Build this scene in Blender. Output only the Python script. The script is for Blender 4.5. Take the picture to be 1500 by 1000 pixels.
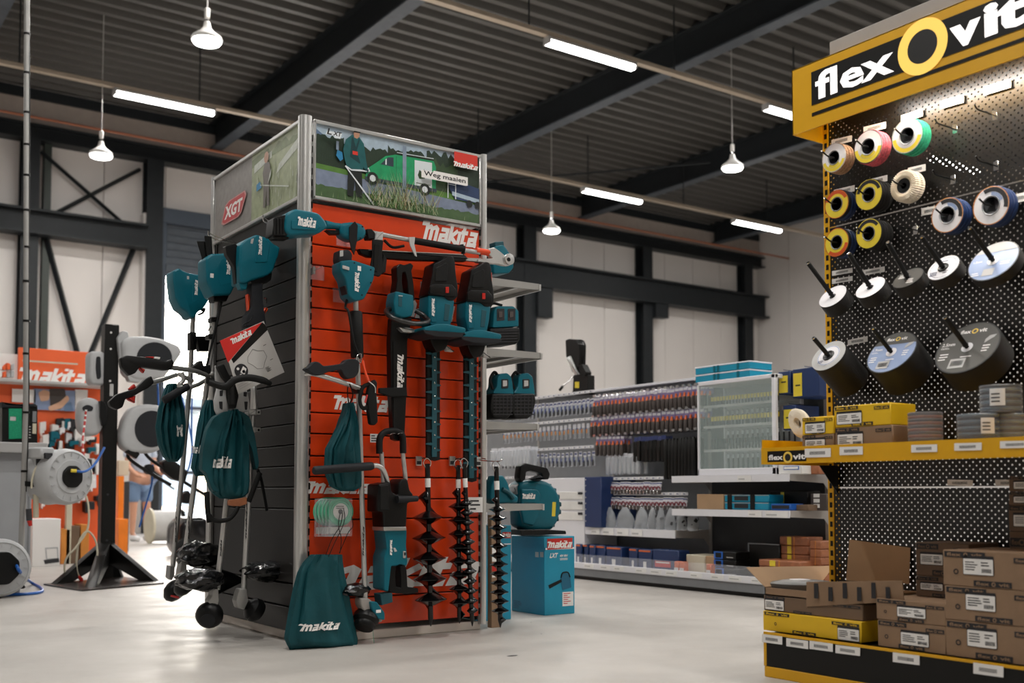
import bpy, bmesh, math, random
from mathutils import Matrix, Vector
random.seed(7)
PI = math.pi
sc = bpy.context.scene
COL = sc.collection
for o in list(bpy.data.objects): bpy.data.objects.remove(o)

# ---------------------------------------------------------------- camera
FPX, CXP, CYP, CAMH = 1575.0, 750.0, 639.5, 0.72
AZ, PIT = math.radians(54.85), math.radians(3.0)
Fv = Vector((math.cos(AZ)*math.cos(PIT), math.sin(AZ)*math.cos(PIT), math.sin(PIT)))
Rv = Vector((math.sin(AZ), -math.cos(AZ), 0))
Uv = Rv.cross(Fv)
cam = bpy.data.cameras.new('camera'); camo = bpy.data.objects.new('camera', cam); COL.objects.link(camo)
camo.matrix_world = Matrix(((Rv.x, Uv.x, -Fv.x, 0), (Rv.y, Uv.y, -Fv.y, 0), (Rv.z, Uv.z, -Fv.z, CAMH), (0, 0, 0, 1)))
cam.sensor_width = 36; cam.lens = FPX*36/1500; cam.shift_y = (CYP-500)/1500
cam.clip_end = 300; cam.clip_start = .05
cam.dof.use_dof = True; cam.dof.focus_distance = 5.3; cam.dof.aperture_fstop = 2.3
sc.camera = camo
# ---------------------------------------------------------------- view
vs = sc.view_settings
vs.view_transform = 'Standard'; vs.look = 'None'; vs.gamma = 1; vs.use_curve_mapping = False
vs.exposure = 0.55
# ---------------------------------------------------------------- world (overcast daylight outside)
w = bpy.data.worlds.new('world'); sc.world = w; w.use_nodes = True
nt = w.node_tree; bg = nt.nodes['Background']
sky = nt.nodes.new('ShaderNodeTexSky')
try:
    sky.sky_type = 'NISHITA'; sky.sun_disc = False; sky.sun_elevation = math.radians(35); sky.air_density = 1; sky.dust_density = 4
except Exception: pass
hs = nt.nodes.new('ShaderNodeHueSaturation'); hs.inputs['Saturation'].default_value = .8
nt.links.new(sky.outputs[0], hs.inputs['Color']); nt.links.new(hs.outputs[0], bg.inputs[0])
bg.inputs[1].default_value = 1.35

def ray(x, y): return Fv + Rv*((x-CXP)/FPX) + Uv*((CYP-y)/FPX)
def PZ(x, y, z=0.0): d = ray(x, y); return Vector((0, 0, CAMH)) + d*((z-CAMH)/d.z)
def PX(x, y, X): d = ray(x, y); return Vector((0, 0, CAMH)) + d*(X/d.x)
def PY(x, y, Y): d = ray(x, y); return Vector((0, 0, CAMH)) + d*(Y/d.y)
# hall proportions: distances measured from the camera, scaled once
K = 1.25
def hz(z): return CAMH + (z-CAMH)*K

# ---------------------------------------------------------------- lamps of the hall (power only; bodies are built further down)
STRIP_W, BAY_W = 46.0, 50.0
def lamp_light(name, loc, sx, sy, power, parent, col=(1, .97, .93)):
    l = bpy.data.lights.new(name, 'AREA'); l.shape = 'RECTANGLE'; l.size = sx; l.size_y = sy; l.energy = power; l.color = col
    o = bpy.data.objects.new(name, l); COL.objects.link(o); o.location = loc; o.parent = parent
    return o

# ---------------------------------------------------------------- materials
def hexc(h, k=1.0):
    h = h.lstrip('#'); v = [int(h[i:i+2], 16)/255 for i in (0, 2, 4)]
    return tuple(k*(c/12.92 if c <= .04045 else ((c+.055)/1.055)**2.4) for c in v)
MATS = {}
def mat(name, col, rough=.5, metal=0.0, noise=.06, scale=8, bump=0.0, bscale=60, trans=0.0, emit=None, es=0.0, alpha=1.0, stretch=None, coat=0):
    m = bpy.data.materials.new(name); m.use_nodes = True; n = m.node_tree; b = n.nodes['Principled BSDF']
    if isinstance(col, str): col = hexc(col)
    tc = n.nodes.new('ShaderNodeTexCoord'); src = tc.outputs['Object']
    if stretch:
        mp = n.nodes.new('ShaderNodeMapping'); mp.inputs['Scale'].default_value = stretch; n.links.new(src, mp.inputs[0]); src = mp.outputs[0]
    if noise > 0:
        nz = n.nodes.new('ShaderNodeTexNoise'); nz.inputs['Scale'].default_value = scale; nz.inputs['Detail'].default_value = 4
        n.links.new(src, nz.inputs['Vector'])
        rp = n.nodes.new('ShaderNodeValToRGB'); e = rp.color_ramp.elements
        e[0].position = .3; e[1].position = .7
        e[0].color = tuple(c*(1-noise) for c in col)+(1,); e[1].color = tuple(min(1, c*(1+noise)) for c in col)+(1,)
        n.links.new(nz.outputs['Fac'], rp.inputs[0]); n.links.new(rp.outputs[0], b.inputs['Base Color'])
    else: b.inputs['Base Color'].default_value = tuple(col)+(1,)
    b.inputs['Roughness'].default_value = rough; b.inputs['Metallic'].default_value = metal
    if trans: b.inputs['Transmission Weight'].default_value = trans; b.inputs['IOR'].default_value = 1.3
    if alpha < 1: b.inputs['Alpha'].default_value = alpha
    if coat: b.inputs['Coat Weight'].default_value = coat
    if emit is not None:
        b.inputs['Emission Color'].default_value = tuple(emit)+(1,); b.inputs['Emission Strength'].default_value = es
    if bump:
        nb = n.nodes.new('ShaderNodeTexNoise'); nb.inputs['Scale'].default_value = bscale; nb.inputs['Detail'].default_value = 5
        n.links.new(src, nb.inputs['Vector']); bp = n.nodes.new('ShaderNodeBump'); bp.inputs['Strength'].default_value = bump; bp.inputs['Distance'].default_value = .01
        n.links.new(nb.outputs['Fac'], bp.inputs['Height']); n.links.new(bp.outputs[0], b.inputs['Normal'])
    MATS[name] = m
    return m
mat('teal', '#0b6374', .38, bump=.05, bscale=300)
mat('teal_dark', '#0a4a55', .55)
mat('teal_cloth', '#0d474e', .6, bump=.5, bscale=22, noise=.12)
mat('black_plastic', '#101112', .4, noise=.15)
mat('black_rubber', '#131414', .6, noise=.2, bump=.1, bscale=150)
mat('grey_rubber', '#212327', .6, noise=.1)
mat('black_gloss', '#0c0c0d', .14, noise=.1)
mat('black_bag', '#0b0c0e', .12, bump=.8, bscale=28, coat=.5)
mat('dark_grey', '#3a3b3d', .5)
mat('red_trigger', '#c22014', .4)
mat('orange', '#ea4a1c', .4)
mat('white_paint', '#e4e2de', .4)
mat('paper', '#e9e7e4', .6)
mat('label_grey', '#b9b8b6', .6)
mat('ink', '#1c1c20', .6, noise=0)
mat('letter_white', '#f2efec', .5, noise=0)
mat('alu', '#c9c9c7', .32, metal=.75, noise=.04)
mat('alu_dull', '#a5a4a1', .42, metal=.6, noise=.05)
mat('chrome', '#d8d8d8', .15, metal=1, noise=.02)
mat('steel_dark', '#4a4a4a', .35, metal=.8)
mat('slat_red', '#dc4010', .3, noise=.05)
mat('tower_red', '#c4200c', .35, noise=.04)
mat('slat_dark', '#211f1e', .42, noise=.08)
mat('groove_dark', '#0c0a09', .7)
mat('groove_red', '#2a0603', .6)
mat('yellow', '#d9a200', .38, noise=.03)
mat('yellow_box', '#e3b815', .5, noise=.04)
mat('gond_black', '#141311', .4, noise=.1)
mat('cardboard', '#8b7057', .75, noise=.07, scale=20, bump=.05)
mat('cardboard_dark', '#6d5744', .75, noise=.07)
mat('cardboard_in', '#b3926f', .75, noise=.05)
mat('copper_box', '#9a5f3e', .45, noise=.2, scale=25)
mat('blue_box', '#0a8fb0', .4, noise=.03)
mat('blue_navy', '#17305e', .45)
mat('blue_bright', '#1d5fb8', .4)
mat('white_panel', '#d9d5d2', .55, noise=.02, scale=2)
mat('shelf_white', '#e3e2e6', .4, noise=.02)
mat('shelf_grey', '#9f9a95', .45)
mat('grey_case', '#b6b7b8', .45)
mat('grey_case_mid', '#7d7f82', .5)
mat('hose_cream', '#cdc5ae', .5)
mat('hose_blue', '#1c5fb4', .35)
mat('hose_red', '#c63a3a', .4)
mat('steel_frame', '#202427', .5, noise=.1)
mat('steel_under', '#4a5057', .5, noise=.1)
mat('green_reel', '#3fae86', .4)
mat('green_pad', '#1e9c72', .85, bump=.8, bscale=250, noise=.3, scale=120)
mat('pink_pad', '#d95f6b', .85, bump=.8, bscale=250, noise=.3, scale=120)
mat('tan_pad', '#b28a68', .85, bump=.8, bscale=250, noise=.3, scale=120)
mat('cotton', '#e7dcc8', .85, bump=.3, bscale=60)
mat('disc_yellow', '#e8cf3a', .45)
mat('disc_white', '#e9e7ea', .35)
mat('disc_blue', '#8fa0c2', .35, noise=.1)
mat('disc_grey', '#55534f', .4)
mat('disc_edge', '#1e1c1b', .7, noise=.2)
mat('disc_orange', '#d2551e', .45)
mat('ply', '#b98b58', .6, noise=.12, stretch=(1, 1, .1), scale=30)
mat('pack_white', '#d5d6dc', .35)
mat('pack_blue', '#3c4a80', .4)
mat('pack_purple', '#8c7fae', .4)
mat('pack_orange', '#d8672a', .4)
mat('grip_grey', '#4b4340', .55)
mat('skin', '#c99478', .55)
mat('denim', '#6f88a8', .8)
mat('shirt', '#b9c4d4', .8)
mat('hair', '#3a2a1e', .7)
mat('shoe', '#dedede', .6)
mat('glass', '#cfe0dd', .05, noise=0, alpha=.22)
mat('clear_bag', '#dfe3e8', .1, alpha=.35, noise=0, bump=.6, bscale=40)
mat('clear_plastic', '#e8eaf0', .12, noise=0, alpha=.14)
mat('wood_orange', '#cf8434', .5)
mat('cherry', '#f0861c', .4)
mat('floor_mark', '#2b2b2b', .7)
mat('tube_glow', '#ffffff', .4, noise=0, emit=(1, .98, .96), es=9)
mat('bay_glow', '#ffffff', .4, noise=0, emit=(1, .98, .95), es=12)
for k in ('black_plastic', 'black_rubber', 'grey_rubber', 'slat_dark', 'gond_black', 'teal_cloth', 'teal', 'steel_frame', 'steel_under', 'dark_grey', 'black_bag'):
    MATS[k].node_tree.nodes['Principled BSDF'].inputs['Specular IOR Level'].default_value = .28
for k in ('black_plastic', 'black_rubber', 'gond_black'):
    for q in MATS[k].node_tree.nodes['Color Ramp'].color_ramp.elements: q.color = tuple(c*.6 for c in q.color[:3])+(1,)
def perforated(name, col, pitch, rad, rough=.35):
    m = mat(name, col, rough, noise=.05); n = m.node_tree; b = n.nodes['Principled BSDF']; out = n.nodes['Material Output']
    tc = n.nodes.new('ShaderNodeTexCoord'); sp = n.nodes.new('ShaderNodeSeparateXYZ'); n.links.new(tc.outputs['Object'], sp.inputs[0])
    def mth(op, a, bb=None):
        q = n.nodes.new('ShaderNodeMath'); q.operation = op
        for i, v in enumerate((a, bb)):
            if v is None: continue
            if isinstance(v, (int, float)): q.inputs[i].default_value = v
            else: n.links.new(v, q.inputs[i])
        return q.outputs[0]
    def grid(ox, oz):
        hx = mth('SUBTRACT', mth('FLOORED_MODULO', mth('ADD', sp.outputs[0], ox), pitch), pitch/2)
        hzz = mth('SUBTRACT', mth('FLOORED_MODULO', mth('ADD', sp.outputs[2], oz), pitch), pitch/2)
        return mth('LESS_THAN', mth('ADD', mth('MULTIPLY', hx, hx), mth('MULTIPLY', hzz, hzz)), rad*rad)
    a = mth('MAXIMUM', grid(10, 10), grid(10+pitch/2, 10+pitch/2))
    tr = n.nodes.new('ShaderNodeBsdfTransparent'); mx = n.nodes.new('ShaderNodeMixShader')
    n.links.new(a, mx.inputs[0]); n.links.new(b.outputs[0], mx.inputs[1]); n.links.new(tr.outputs[0], mx.inputs[2]); n.links.new(mx.outputs[0], out.inputs[0])
    return m
perforated('pegboard', '#161412', .0275, .0035, .3)
perforated('pegboard_grey', '#4a4b4c', .05, .004, .5)

# ---------------------------------------------------------------- geometry collector
def catmull(pts, n=6, closed=False):
    P = [Vector(p) for p in pts]; out = []; N = len(P)
    if N < 3: return P
    rng = range(N) if closed else range(N-1)
    for i in rng:
        p0 = P[(i-1) % N] if (closed or i > 0) else P[0]*2-P[1]
        p1 = P[i]; p2 = P[(i+1) % N]
        p3 = P[(i+2) % N] if (closed or i+2 < N) else P[-1]*2-P[-2]
        for k in range(n):
            t = k/n
            out.append(.5*((2*p1)+(p2-p0)*t+(2*p0-5*p1+4*p2-p3)*t*t+(3*p1-p0-3*p2+p3)*t**3))
    if not closed: out.append(P[-1])
    return out
def rpoly(pts, r, n=4):
    """round the corners of a closed 2-D outline; r may be a list"""
    out = []; N = len(pts)
    for i, p in enumerate(pts):
        p = Vector(p[:2]); a = Vector(pts[i-1][:2])-p; b = Vector(pts[(i+1) % N][:2])-p
        rr = r[i] if isinstance(r, (list, tuple)) else r
        rr = min(rr, a.length*.45, b.length*.45)
        if rr <= 1e-6: out.append((p.x, p.y)); continue
        A = p+a.normalized()*rr; B = p+b.normalized()*rr
        for k in range(n+1):
            t = k/n; q = A*(1-t)**2+p*2*t*(1-t)+B*t*t
            out.append((q.x, q.y))
    return out
def area2(p): return sum(p[i-1][0]*p[i][1]-p[i][0]*p[i-1][1] for i in range(len(p)))/2
def inset(p, d):
    out = []; N = len(p); s = 1 if area2(p) > 0 else -1
    for i in range(N):
        a = Vector(p[i-1]); b = Vector(p[i]); c = Vector(p[(i+1) % N])
        e1 = (b-a); e2 = (c-b)
        if e1.length < 1e-9 or e2.length < 1e-9: out.append((b.x, b.y)); continue
        e1.normalize(); e2.normalize()
        n1 = Vector((-e1.y, e1.x))*s; n2 = Vector((-e2.y, e2.x))*s
        nn = n1+n2
        if nn.length < 1e-6: nn = n1
        nn.normalize(); k = d/max(.5, nn.dot(n1))
        q = b+nn*k; out.append((q.x, q.y))
    return out
def safe_bev(p, d):
    """largest bevel up to d that keeps every edge of the outline running its own way"""
    N = len(p)
    for _ in range(14):
        q = inset(p, d); bad = False
        for i in range(N):
            a = Vector(p[i])-Vector(p[i-1]); b = Vector(q[i])-Vector(q[i-1])
            if a.length > .0015 and a.dot(b) < -1e-9: bad = True; break
        if not bad and area2(q)*area2(p) > 0: return d
        d *= .78
    return d
TXT = {}
def text_geo(s, off=0.0):
    if (s, off) in TXT: return TXT[(s, off)]
    c = bpy.data.curves.new('t', 'FONT'); c.body = s; c.size = 1.0; c.offset = off; c.resolution_u = 2
    o = bpy.data.objects.new('t', c); COL.objects.link(o)
    dg = bpy.context.evaluated_depsgraph_get(); me = o.evaluated_get(dg).to_mesh()
    v = [tuple(q.co[:2]) for q in me.vertices]; f = [tuple(p.vertices) for p in me.polygons]
    o.evaluated_get(dg).to_mesh_clear(); bpy.data.objects.remove(o); bpy.data.curves.remove(c)
    x0 = min(q[0] for q in v); x1 = max(q[0] for q in v); y0 = min(q[1] for q in v); y1 = max(q[1] for q in v)
    TXT[(s, off)] = (v, f, (x0, x1, y0, y1)); return TXT[(s, off)]
GL = {'m': ([[(-.22, .93), (.2, .93), (.2, 0)], [(.2, .68), (.45, .8), (.58, .7), (.58, 0)], [(.58, .68), (.84, .8), (.97, .7), (.97, 0)]], 1.2),
      'a': ([[(.08, .74), (.56, .74), (.56, 0)], [(.56, .42), (.12, .38), (.1, .08), (.56, .1)], [(.56, .07), (.72, .07)]], .82),
      'k': ([[(.02, 1.12), (.02, 0)], [(.52, .8), (.08, .4), (.58, 0)]], .68),
      'i': ([[(.02, .78), (.02, 0)], [(.02, .98), (.02, 1.14)]], .22),
      't': ([[(.1, 1.1), (.1, .08), (.42, .08)], [(-.1, .74), (.42, .74)]], .52)}
def logo_geo(sw=.25, sh=.3):
    v = []; f = []; x = 0; lay = 0
    for ch in 'makita':
        strokes, adv = GL[ch]
        for st in strokes:
            lay += 1
            pts = [Vector(q) for q in st]; L = []; Rr = []
            for i, p in enumerate(pts):
                d1 = (pts[i]-pts[i-1]).normalized() if i > 0 else (pts[1]-pts[0]).normalized()
                d2 = (pts[i+1]-pts[i]).normalized() if i < len(pts)-1 else d1
                n1 = Vector((-d1.y, d1.x)); n2 = Vector((-d2.y, d2.x)); nn = (n1+n2)
                nn = nn.normalized() if nn.length > 1e-5 else n1
                k = (sw/2)/max(.55, nn.dot(n1)); L.append(p+nn*k); Rr.append(p-nn*k)
            b = len(v)
            for q in L+Rr: v.append((x+q.x+q.y*sh, q.y, lay*.00012))
            m = len(pts)
            for i in range(m-1): f.append((b+i+m, b+i+m+1, b+i+1, b+i))
        x += adv
    x0 = min(q[0] for q in v); x1 = max(q[0] for q in v); y0 = min(q[1] for q in v); y1 = max(q[1] for q in v)
    return v, f, (x0, x1, y0, y1)
LOGO = logo_geo()

def frame(o, ux, uy, uz=None):
    """matrix with origin o and axes ux (right), uy (up), uz (out towards the viewer)"""
    ux = Vector(ux).normalized(); uy = Vector(uy).normalized(); uz = Vector(uz).normalized() if uz else ux.cross(uy)
    return Matrix(((ux.x, uy.x, uz.x, o[0]), (ux.y, uy.y, uz.y, o[1]), (ux.z, uy.z, uz.z, o[2]), (0, 0, 0, 1)))
class MB:
    def __init__(s, M=None):
        s.v = []; s.f = []; s.m = []; s.mats = []; s.M = M.copy() if M else Matrix()
    def add(s, vs, fs, m, M=None):
        T = s.M @ M if M is not None else s.M
        b = len(s.v)
        for q in vs: s.v.append(T @ Vector(q))
        if m not in s.mats: s.mats.append(m)
        k = s.mats.index(m)
        for q in fs: s.f.append(tuple(b+i for i in q)); s.m.append(k)
        return s
    def box(s, c, d, m, rot=None, bev=0.0):
        hx, hy, hz_ = d[0]/2, d[1]/2, d[2]/2; h = (hx, hy, hz_)
        M = Matrix.Translation(c)
        if rot is not None:
            from mathutils import Euler
            M = M @ (Euler(rot).to_matrix().to_4x4() if not isinstance(rot, Matrix) else rot)
        if bev <= 0 or min(h) < bev*1.05:
            vs = [(x, y, z) for x in (-hx, hx) for y in (-hy, hy) for z in (-hz_, hz_)]
            fs = [(0, 1, 3, 2), (4, 6, 7, 5), (0, 4, 5, 1), (2, 3, 7, 6), (0, 2, 6, 4), (1, 5, 7, 3)]
            return s.add(vs, fs, m, M)
        vs = []; idx = {}
        for a in range(3):
            for sg in (-1, 1):
                for s1 in (-1, 1):
                    for s2 in (-1, 1):
                        p = [0, 0, 0]; p[a] = sg*h[a]; b_, c_ = [q for q in range(3) if q != a]
                        p[b_] = s1*(h[b_]-bev); p[c_] = s2*(h[c_]-bev)
                        sv = [0, 0, 0]; sv[a] = sg; sv[b_] = s1; sv[c_] = s2
                        idx[(a, tuple(sv))] = len(vs); vs.append(tuple(p))
        fs = []
        def fix(face, ctr):
            A, B, C_ = [Vector(vs[i]) for i in face[:3]]
            if (B-A).cross(C_-A).dot(Vector(ctr)) < 0: face = face[::-1]
            fs.append(tuple(face))
        for a in range(3):
            b_, c_ = [q for q in range(3) if q != a]
            for sg in (-1, 1):
                fc = []
                for s1, s2 in ((-1, -1), (1, -1), (1, 1), (-1, 1)):
                    sv = [0]*3; sv[a] = sg; sv[b_] = s1; sv[c_] = s2; fc.append(idx[(a, tuple(sv))])
                n_ = [0]*3; n_[a] = sg; fix(fc, n_)
            # edges between face b and face c, running along axis a
            for s1 in (-1, 1):
                for s2 in (-1, 1):
                    def g(ax, sa):
                        sv = [0]*3; sv[a] = sa; sv[b_] = s1; sv[c_] = s2; return idx[(ax, tuple(sv))]
                    n_ = [0]*3; n_[b_] = s1; n_[c_] = s2
                    fix([g(b_, -1), g(b_, 1), g(c_, 1), g(c_, -1)], n_)
        for sx in (-1, 1):
            for sy in (-1, 1):
                for sz in (-1, 1):
                    fix([idx[(0, (sx, sy, sz))], idx[(1, (sx, sy, sz))], idx[(2, (sx, sy, sz))]], (sx, sy, sz))
        return s.add(vs, fs, m, M)
    def prism(s, pts, d0, d1, m, M=None, bev=0.0, bm=None):
        """outline in local x,y; extruded along local z from d0 to d1; bevelled rim"""
        if area2(pts) < 0: pts = pts[::-1]
        N = len(pts); rings = []
        if bev > .0015: bev = safe_bev(pts, bev)
        if bev > .0045:
            bev = min(bev, abs(d1-d0)*.48); q = [(1-math.cos(a), 1-math.sin(a)) for a in (PI/2, PI/3, PI/6, 0)]
            i = [inset(pts, bev*k) if k > 1e-4 else pts for k, _ in q]; dd = bev if d1 > d0 else -bev
            rings = [(i[k], d0+dd*q[k][1]) for k in range(4)]+[(i[k], d1-dd*q[k][1]) for k in (3, 2, 1, 0)]
        elif bev > 0:
            ins = inset(pts, bev); rings = [(ins, d0), (pts, d0+bev), (pts, d1-bev), (ins, d1)]
        else: rings = [(pts, d0), (pts, d1)]
        vs = [(x, y, z) for r, z in rings for x, y in r]; fs = []
        for k in range(len(rings)-1):
            for i in range(N):
                j = (i+1) % N; fs.append((k*N+i, k*N+j, (k+1)*N+j, (k+1)*N+i))
        fs.append(tuple(range(N-1, -1, -1))); t = (len(rings)-1)*N; fs.append(tuple(range(t, t+N)))
        return s.add(vs, fs, m, M)
    def lathe(s, prof, m, M=None, seg=20, mats=None):
        """profile of (r, h): revolved about local z"""
        vs = []; fs = []; N = len(prof)
        for r, h in prof:
            for i in range(seg):
                a = 2*PI*i/seg; vs.append((r*math.cos(a), r*math.sin(a), h))
        fm = []
        for k in range(N-1):
            for i in range(seg):
                j = (i+1) % seg; fs.append((k*seg+i, k*seg+j, (k+1)*seg+j, (k+1)*seg+i)); fm.append(k)
        if mats is None:
            if prof[0][0] > 1e-5: fs.append(tuple(range(seg-1, -1, -1)))
            if prof[-1][0] > 1e-5: fs.append(tuple((N-1)*seg+i for i in range(seg)))
            return s.add(vs, fs, m, M)
        b = len(s.f); s.add(vs, fs, m, M)
        for k in set(mats):
            if k not in s.mats: s.mats.append(k)
        for q, k in enumerate(fm): s.m[b+q] = s.mats.index(mats[k])
        return s
    def tube(s, pts, r, m, seg=10, sm=0, closed=False, caps=True, flat=1.0, up=None):
        P = catmull(pts, sm, closed) if sm else [Vector(p) for p in pts]
        N = len(P)
        if isinstance(r, (list, tuple)):
            L = len(r)-1; rs = [r[min(L, int(i/(N-1)*L))]+(r[min(L, int(i/(N-1)*L)+1)]-r[min(L, int(i/(N-1)*L))])*((i/(N-1)*L) % 1) for i in range(N)]
        else: rs = [r]*N
        T = []
        for i in range(N):
            a = P[i-1] if (i > 0 or closed) else P[i]; b = P[(i+1) % N] if (i < N-1 or closed) else P[i]
            d = b-a; T.append(d.normalized() if d.length > 1e-9 else Vector((0, 0, 1)))
        u = Vector(up) if up else (Vector((0, 0, 1)) if abs(T[0].z) < .9 else Vector((1, 0, 0)))
        vs = []
        for i in range(N):
            u = (u-T[i]*u.dot(T[i])); u = u.normalized() if u.length > 1e-6 else T[i].orthogonal().normalized(); w_ = T[i].cross(u)
            for k in range(seg):
                a = 2*PI*k/seg; vs.append(P[i]+(u*math.cos(a)+w_*math.sin(a)*flat)*rs[i])
        fs = []
        for i in range(N if closed else N-1):
            j = (i+1) % N
            for k in range(seg):
                l = (k+1) % seg; fs.append((i*seg+k, i*seg+l, j*seg+l, j*seg+k))
        if caps and not closed: fs.append(tuple(range(seg-1, -1, -1))); fs.append(tuple((N-1)*seg+k for k in range(seg)))
        return s.add(vs, fs, m)
    def loft(s, rings, m, M=None, caps=True, closed=True):
        N = len(rings[0]); vs = [q for r in rings for q in r]; fs = []
        for k in range(len(rings)-1):
            for i in range(N if closed else N-1):
                j = (i+1) % N; fs.append((k*N+i, k*N+j, (k+1)*N+j, (k+1)*N+i))
        if caps: fs.append(tuple(range(N-1, -1, -1))); t = (len(rings)-1)*N; fs.append(tuple(range(t, t+N)))
        return s.add(vs, fs, m, M)
    def quad(s, a, b, c, d, m): return s.add([a, b, c, d], [(0, 1, 2, 3)], m)
    def poly(s, pts, m, M=None, z=0): return s.add([(p[0], p[1], z) for p in pts], [tuple(range(len(pts)))], m, M)
    def flat_geo(s, g, m, M, x, y, w_, h_, z=0, shear=0):
        v, f, (x0, x1, y0, y1) = g
        kx = w_/(x1-x0); ky = h_/(y1-y0)
        return s.add([(x+(q[0]-x0)*kx+shear*(q[1]-y0)*ky, y+(q[1]-y0)*ky, z+(q[2] if len(q) > 2 else 0)) for q in v], f, m, M)
    def logo(s, M, x, y, w_, h_, m='letter_white', z=.0006): return s.flat_geo(LOGO, m, M, x, y, w_, h_, z)
    def text(s, t, M, x, y, w_, h_, m='ink', z=.0006, off=.02, shear=0):
        if w_ is None:
            g = text_geo(t, off); b = g[2]; w_ = h_*(b[1]-b[0])/(b[3]-b[2])
        return s.flat_geo(text_geo(t, off), m, M, x, y, w_, h_, z, shear)
    def lines(s, M, x, y, w_, h_, n=3, m='ink', z=.0006, seed=0):
        """rows of small unreadable print"""
        rr = random.Random(seed+n)
        for i in range(n):
            hh = h_/n; yy = y+h_-hh*(i+.75); ww = w_*rr.uniform(.55, 1)
            s.add([(x, yy, z), (x+ww, yy, z), (x+ww, yy+hh*.4, z), (x, yy+hh*.4, z)], [(0, 1, 2, 3)], m, M)
        return s
    def barcode(s, M, x, y, w_, h_, m='ink', z=.0008, seed=1):
        rr = random.Random(seed); q = x
        while q < x+w_:
            t = w_*rr.choice((.012, .02, .03)); s.add([(q, y, z), (q+t, y, z), (q+t, y+h_, z), (q, y+h_, z)], [(0, 1, 2, 3)], m, M); q += t+w_*rr.choice((.015, .025))
        return s
INV = {}
def emit_mesh(name, mb, inv, smooth=40):
    me = bpy.data.meshes.new(name)
    me.from_pydata([tuple(inv @ q) if inv is not None else tuple(q) for q in mb.v], [], mb.f)
    for k in mb.mats: me.materials.append(MATS[k])
    me.polygons.foreach_set('material_index', mb.m)
    me.polygons.foreach_set('use_smooth', [True]*len(mb.f)); me.update()
    try: me.set_sharp_from_angle(angle=math.radians(smooth))
    except Exception: pass
    return me
def thing(name, label, cat, loc=(0, 0, 0), rz=0.0, group=None):
    o = bpy.data.objects.new(name, None); COL.objects.link(o); o.empty_display_size = .05
    o.location = loc; o.rotation_euler = (0, 0, rz); o['label'] = label; o['category'] = cat
    if group: o['group'] = group
    INV[o.name] = (Matrix.Translation(loc) @ Matrix.Rotation(rz, 4, 'Z')).inverted()
    return o
def root_of(o):
    while o.parent: o = o.parent
    return o
def part(name, mb, parent, label=None, smooth=40, kind=None):
    """one mesh, authored in world coordinates, under its thing (or under a part of it)"""
    o = bpy.data.objects.new(name, emit_mesh(name, mb, INV[root_of(parent).name], smooth)); COL.objects.link(o); o.parent = parent
    if label: o['label'] = label
    if kind: o['kind'] = kind
    return o
def single(name, mb, label, cat, loc, rz=0.0, group=None, smooth=40):
    inv = (Matrix.Translation(loc) @ Matrix.Rotation(rz, 4, 'Z')).inverted()
    o = bpy.data.objects.new(name, emit_mesh(name, mb, inv, smooth)); COL.objects.link(o)
    o.location = loc; o.rotation_euler = (0, 0, rz); o['label'] = label; o['category'] = cat
    if group: o['group'] = group
    INV[o.name] = inv
    return o
def struct(name, mb, smooth=40, label=None):
    o = bpy.data.objects.new(name, emit_mesh(name, mb, None, smooth)); COL.objects.link(o); o['kind'] = 'structure'
    if label: o['label'] = label
    INV[o.name] = Matrix()
    return o
def dup(src, loc=None, rz=None, label=None, group=None):
    r = src.copy(); COL.objects.link(r)
    if loc is not None: r.location = loc
    if rz is not None: r.rotation_euler = (0, 0, rz)
    if label: r['label'] = label
    if group: r['group'] = group
    for c in list(src.children):
        d = c.copy(); COL.objects.link(d); d.parent = r
        for g in list(c.children):
            e = g.copy(); COL.objects.link(e); e.parent = d
    return r
def circ(r, n=24, cx=0, cy=0, a0=0): return [(cx+r*math.cos(2*PI*i/n+a0), cy+r*math.sin(2*PI*i/n+a0)) for i in range(n)]
def rect(x0, y0, x1, y1): return [(x0, y0), (x1, y0), (x1, y1), (x0, y1)]
def rrect(x0, y0, x1, y1, r, n=4): return rpoly(rect(x0, y0, x1, y1), r, n)

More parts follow.
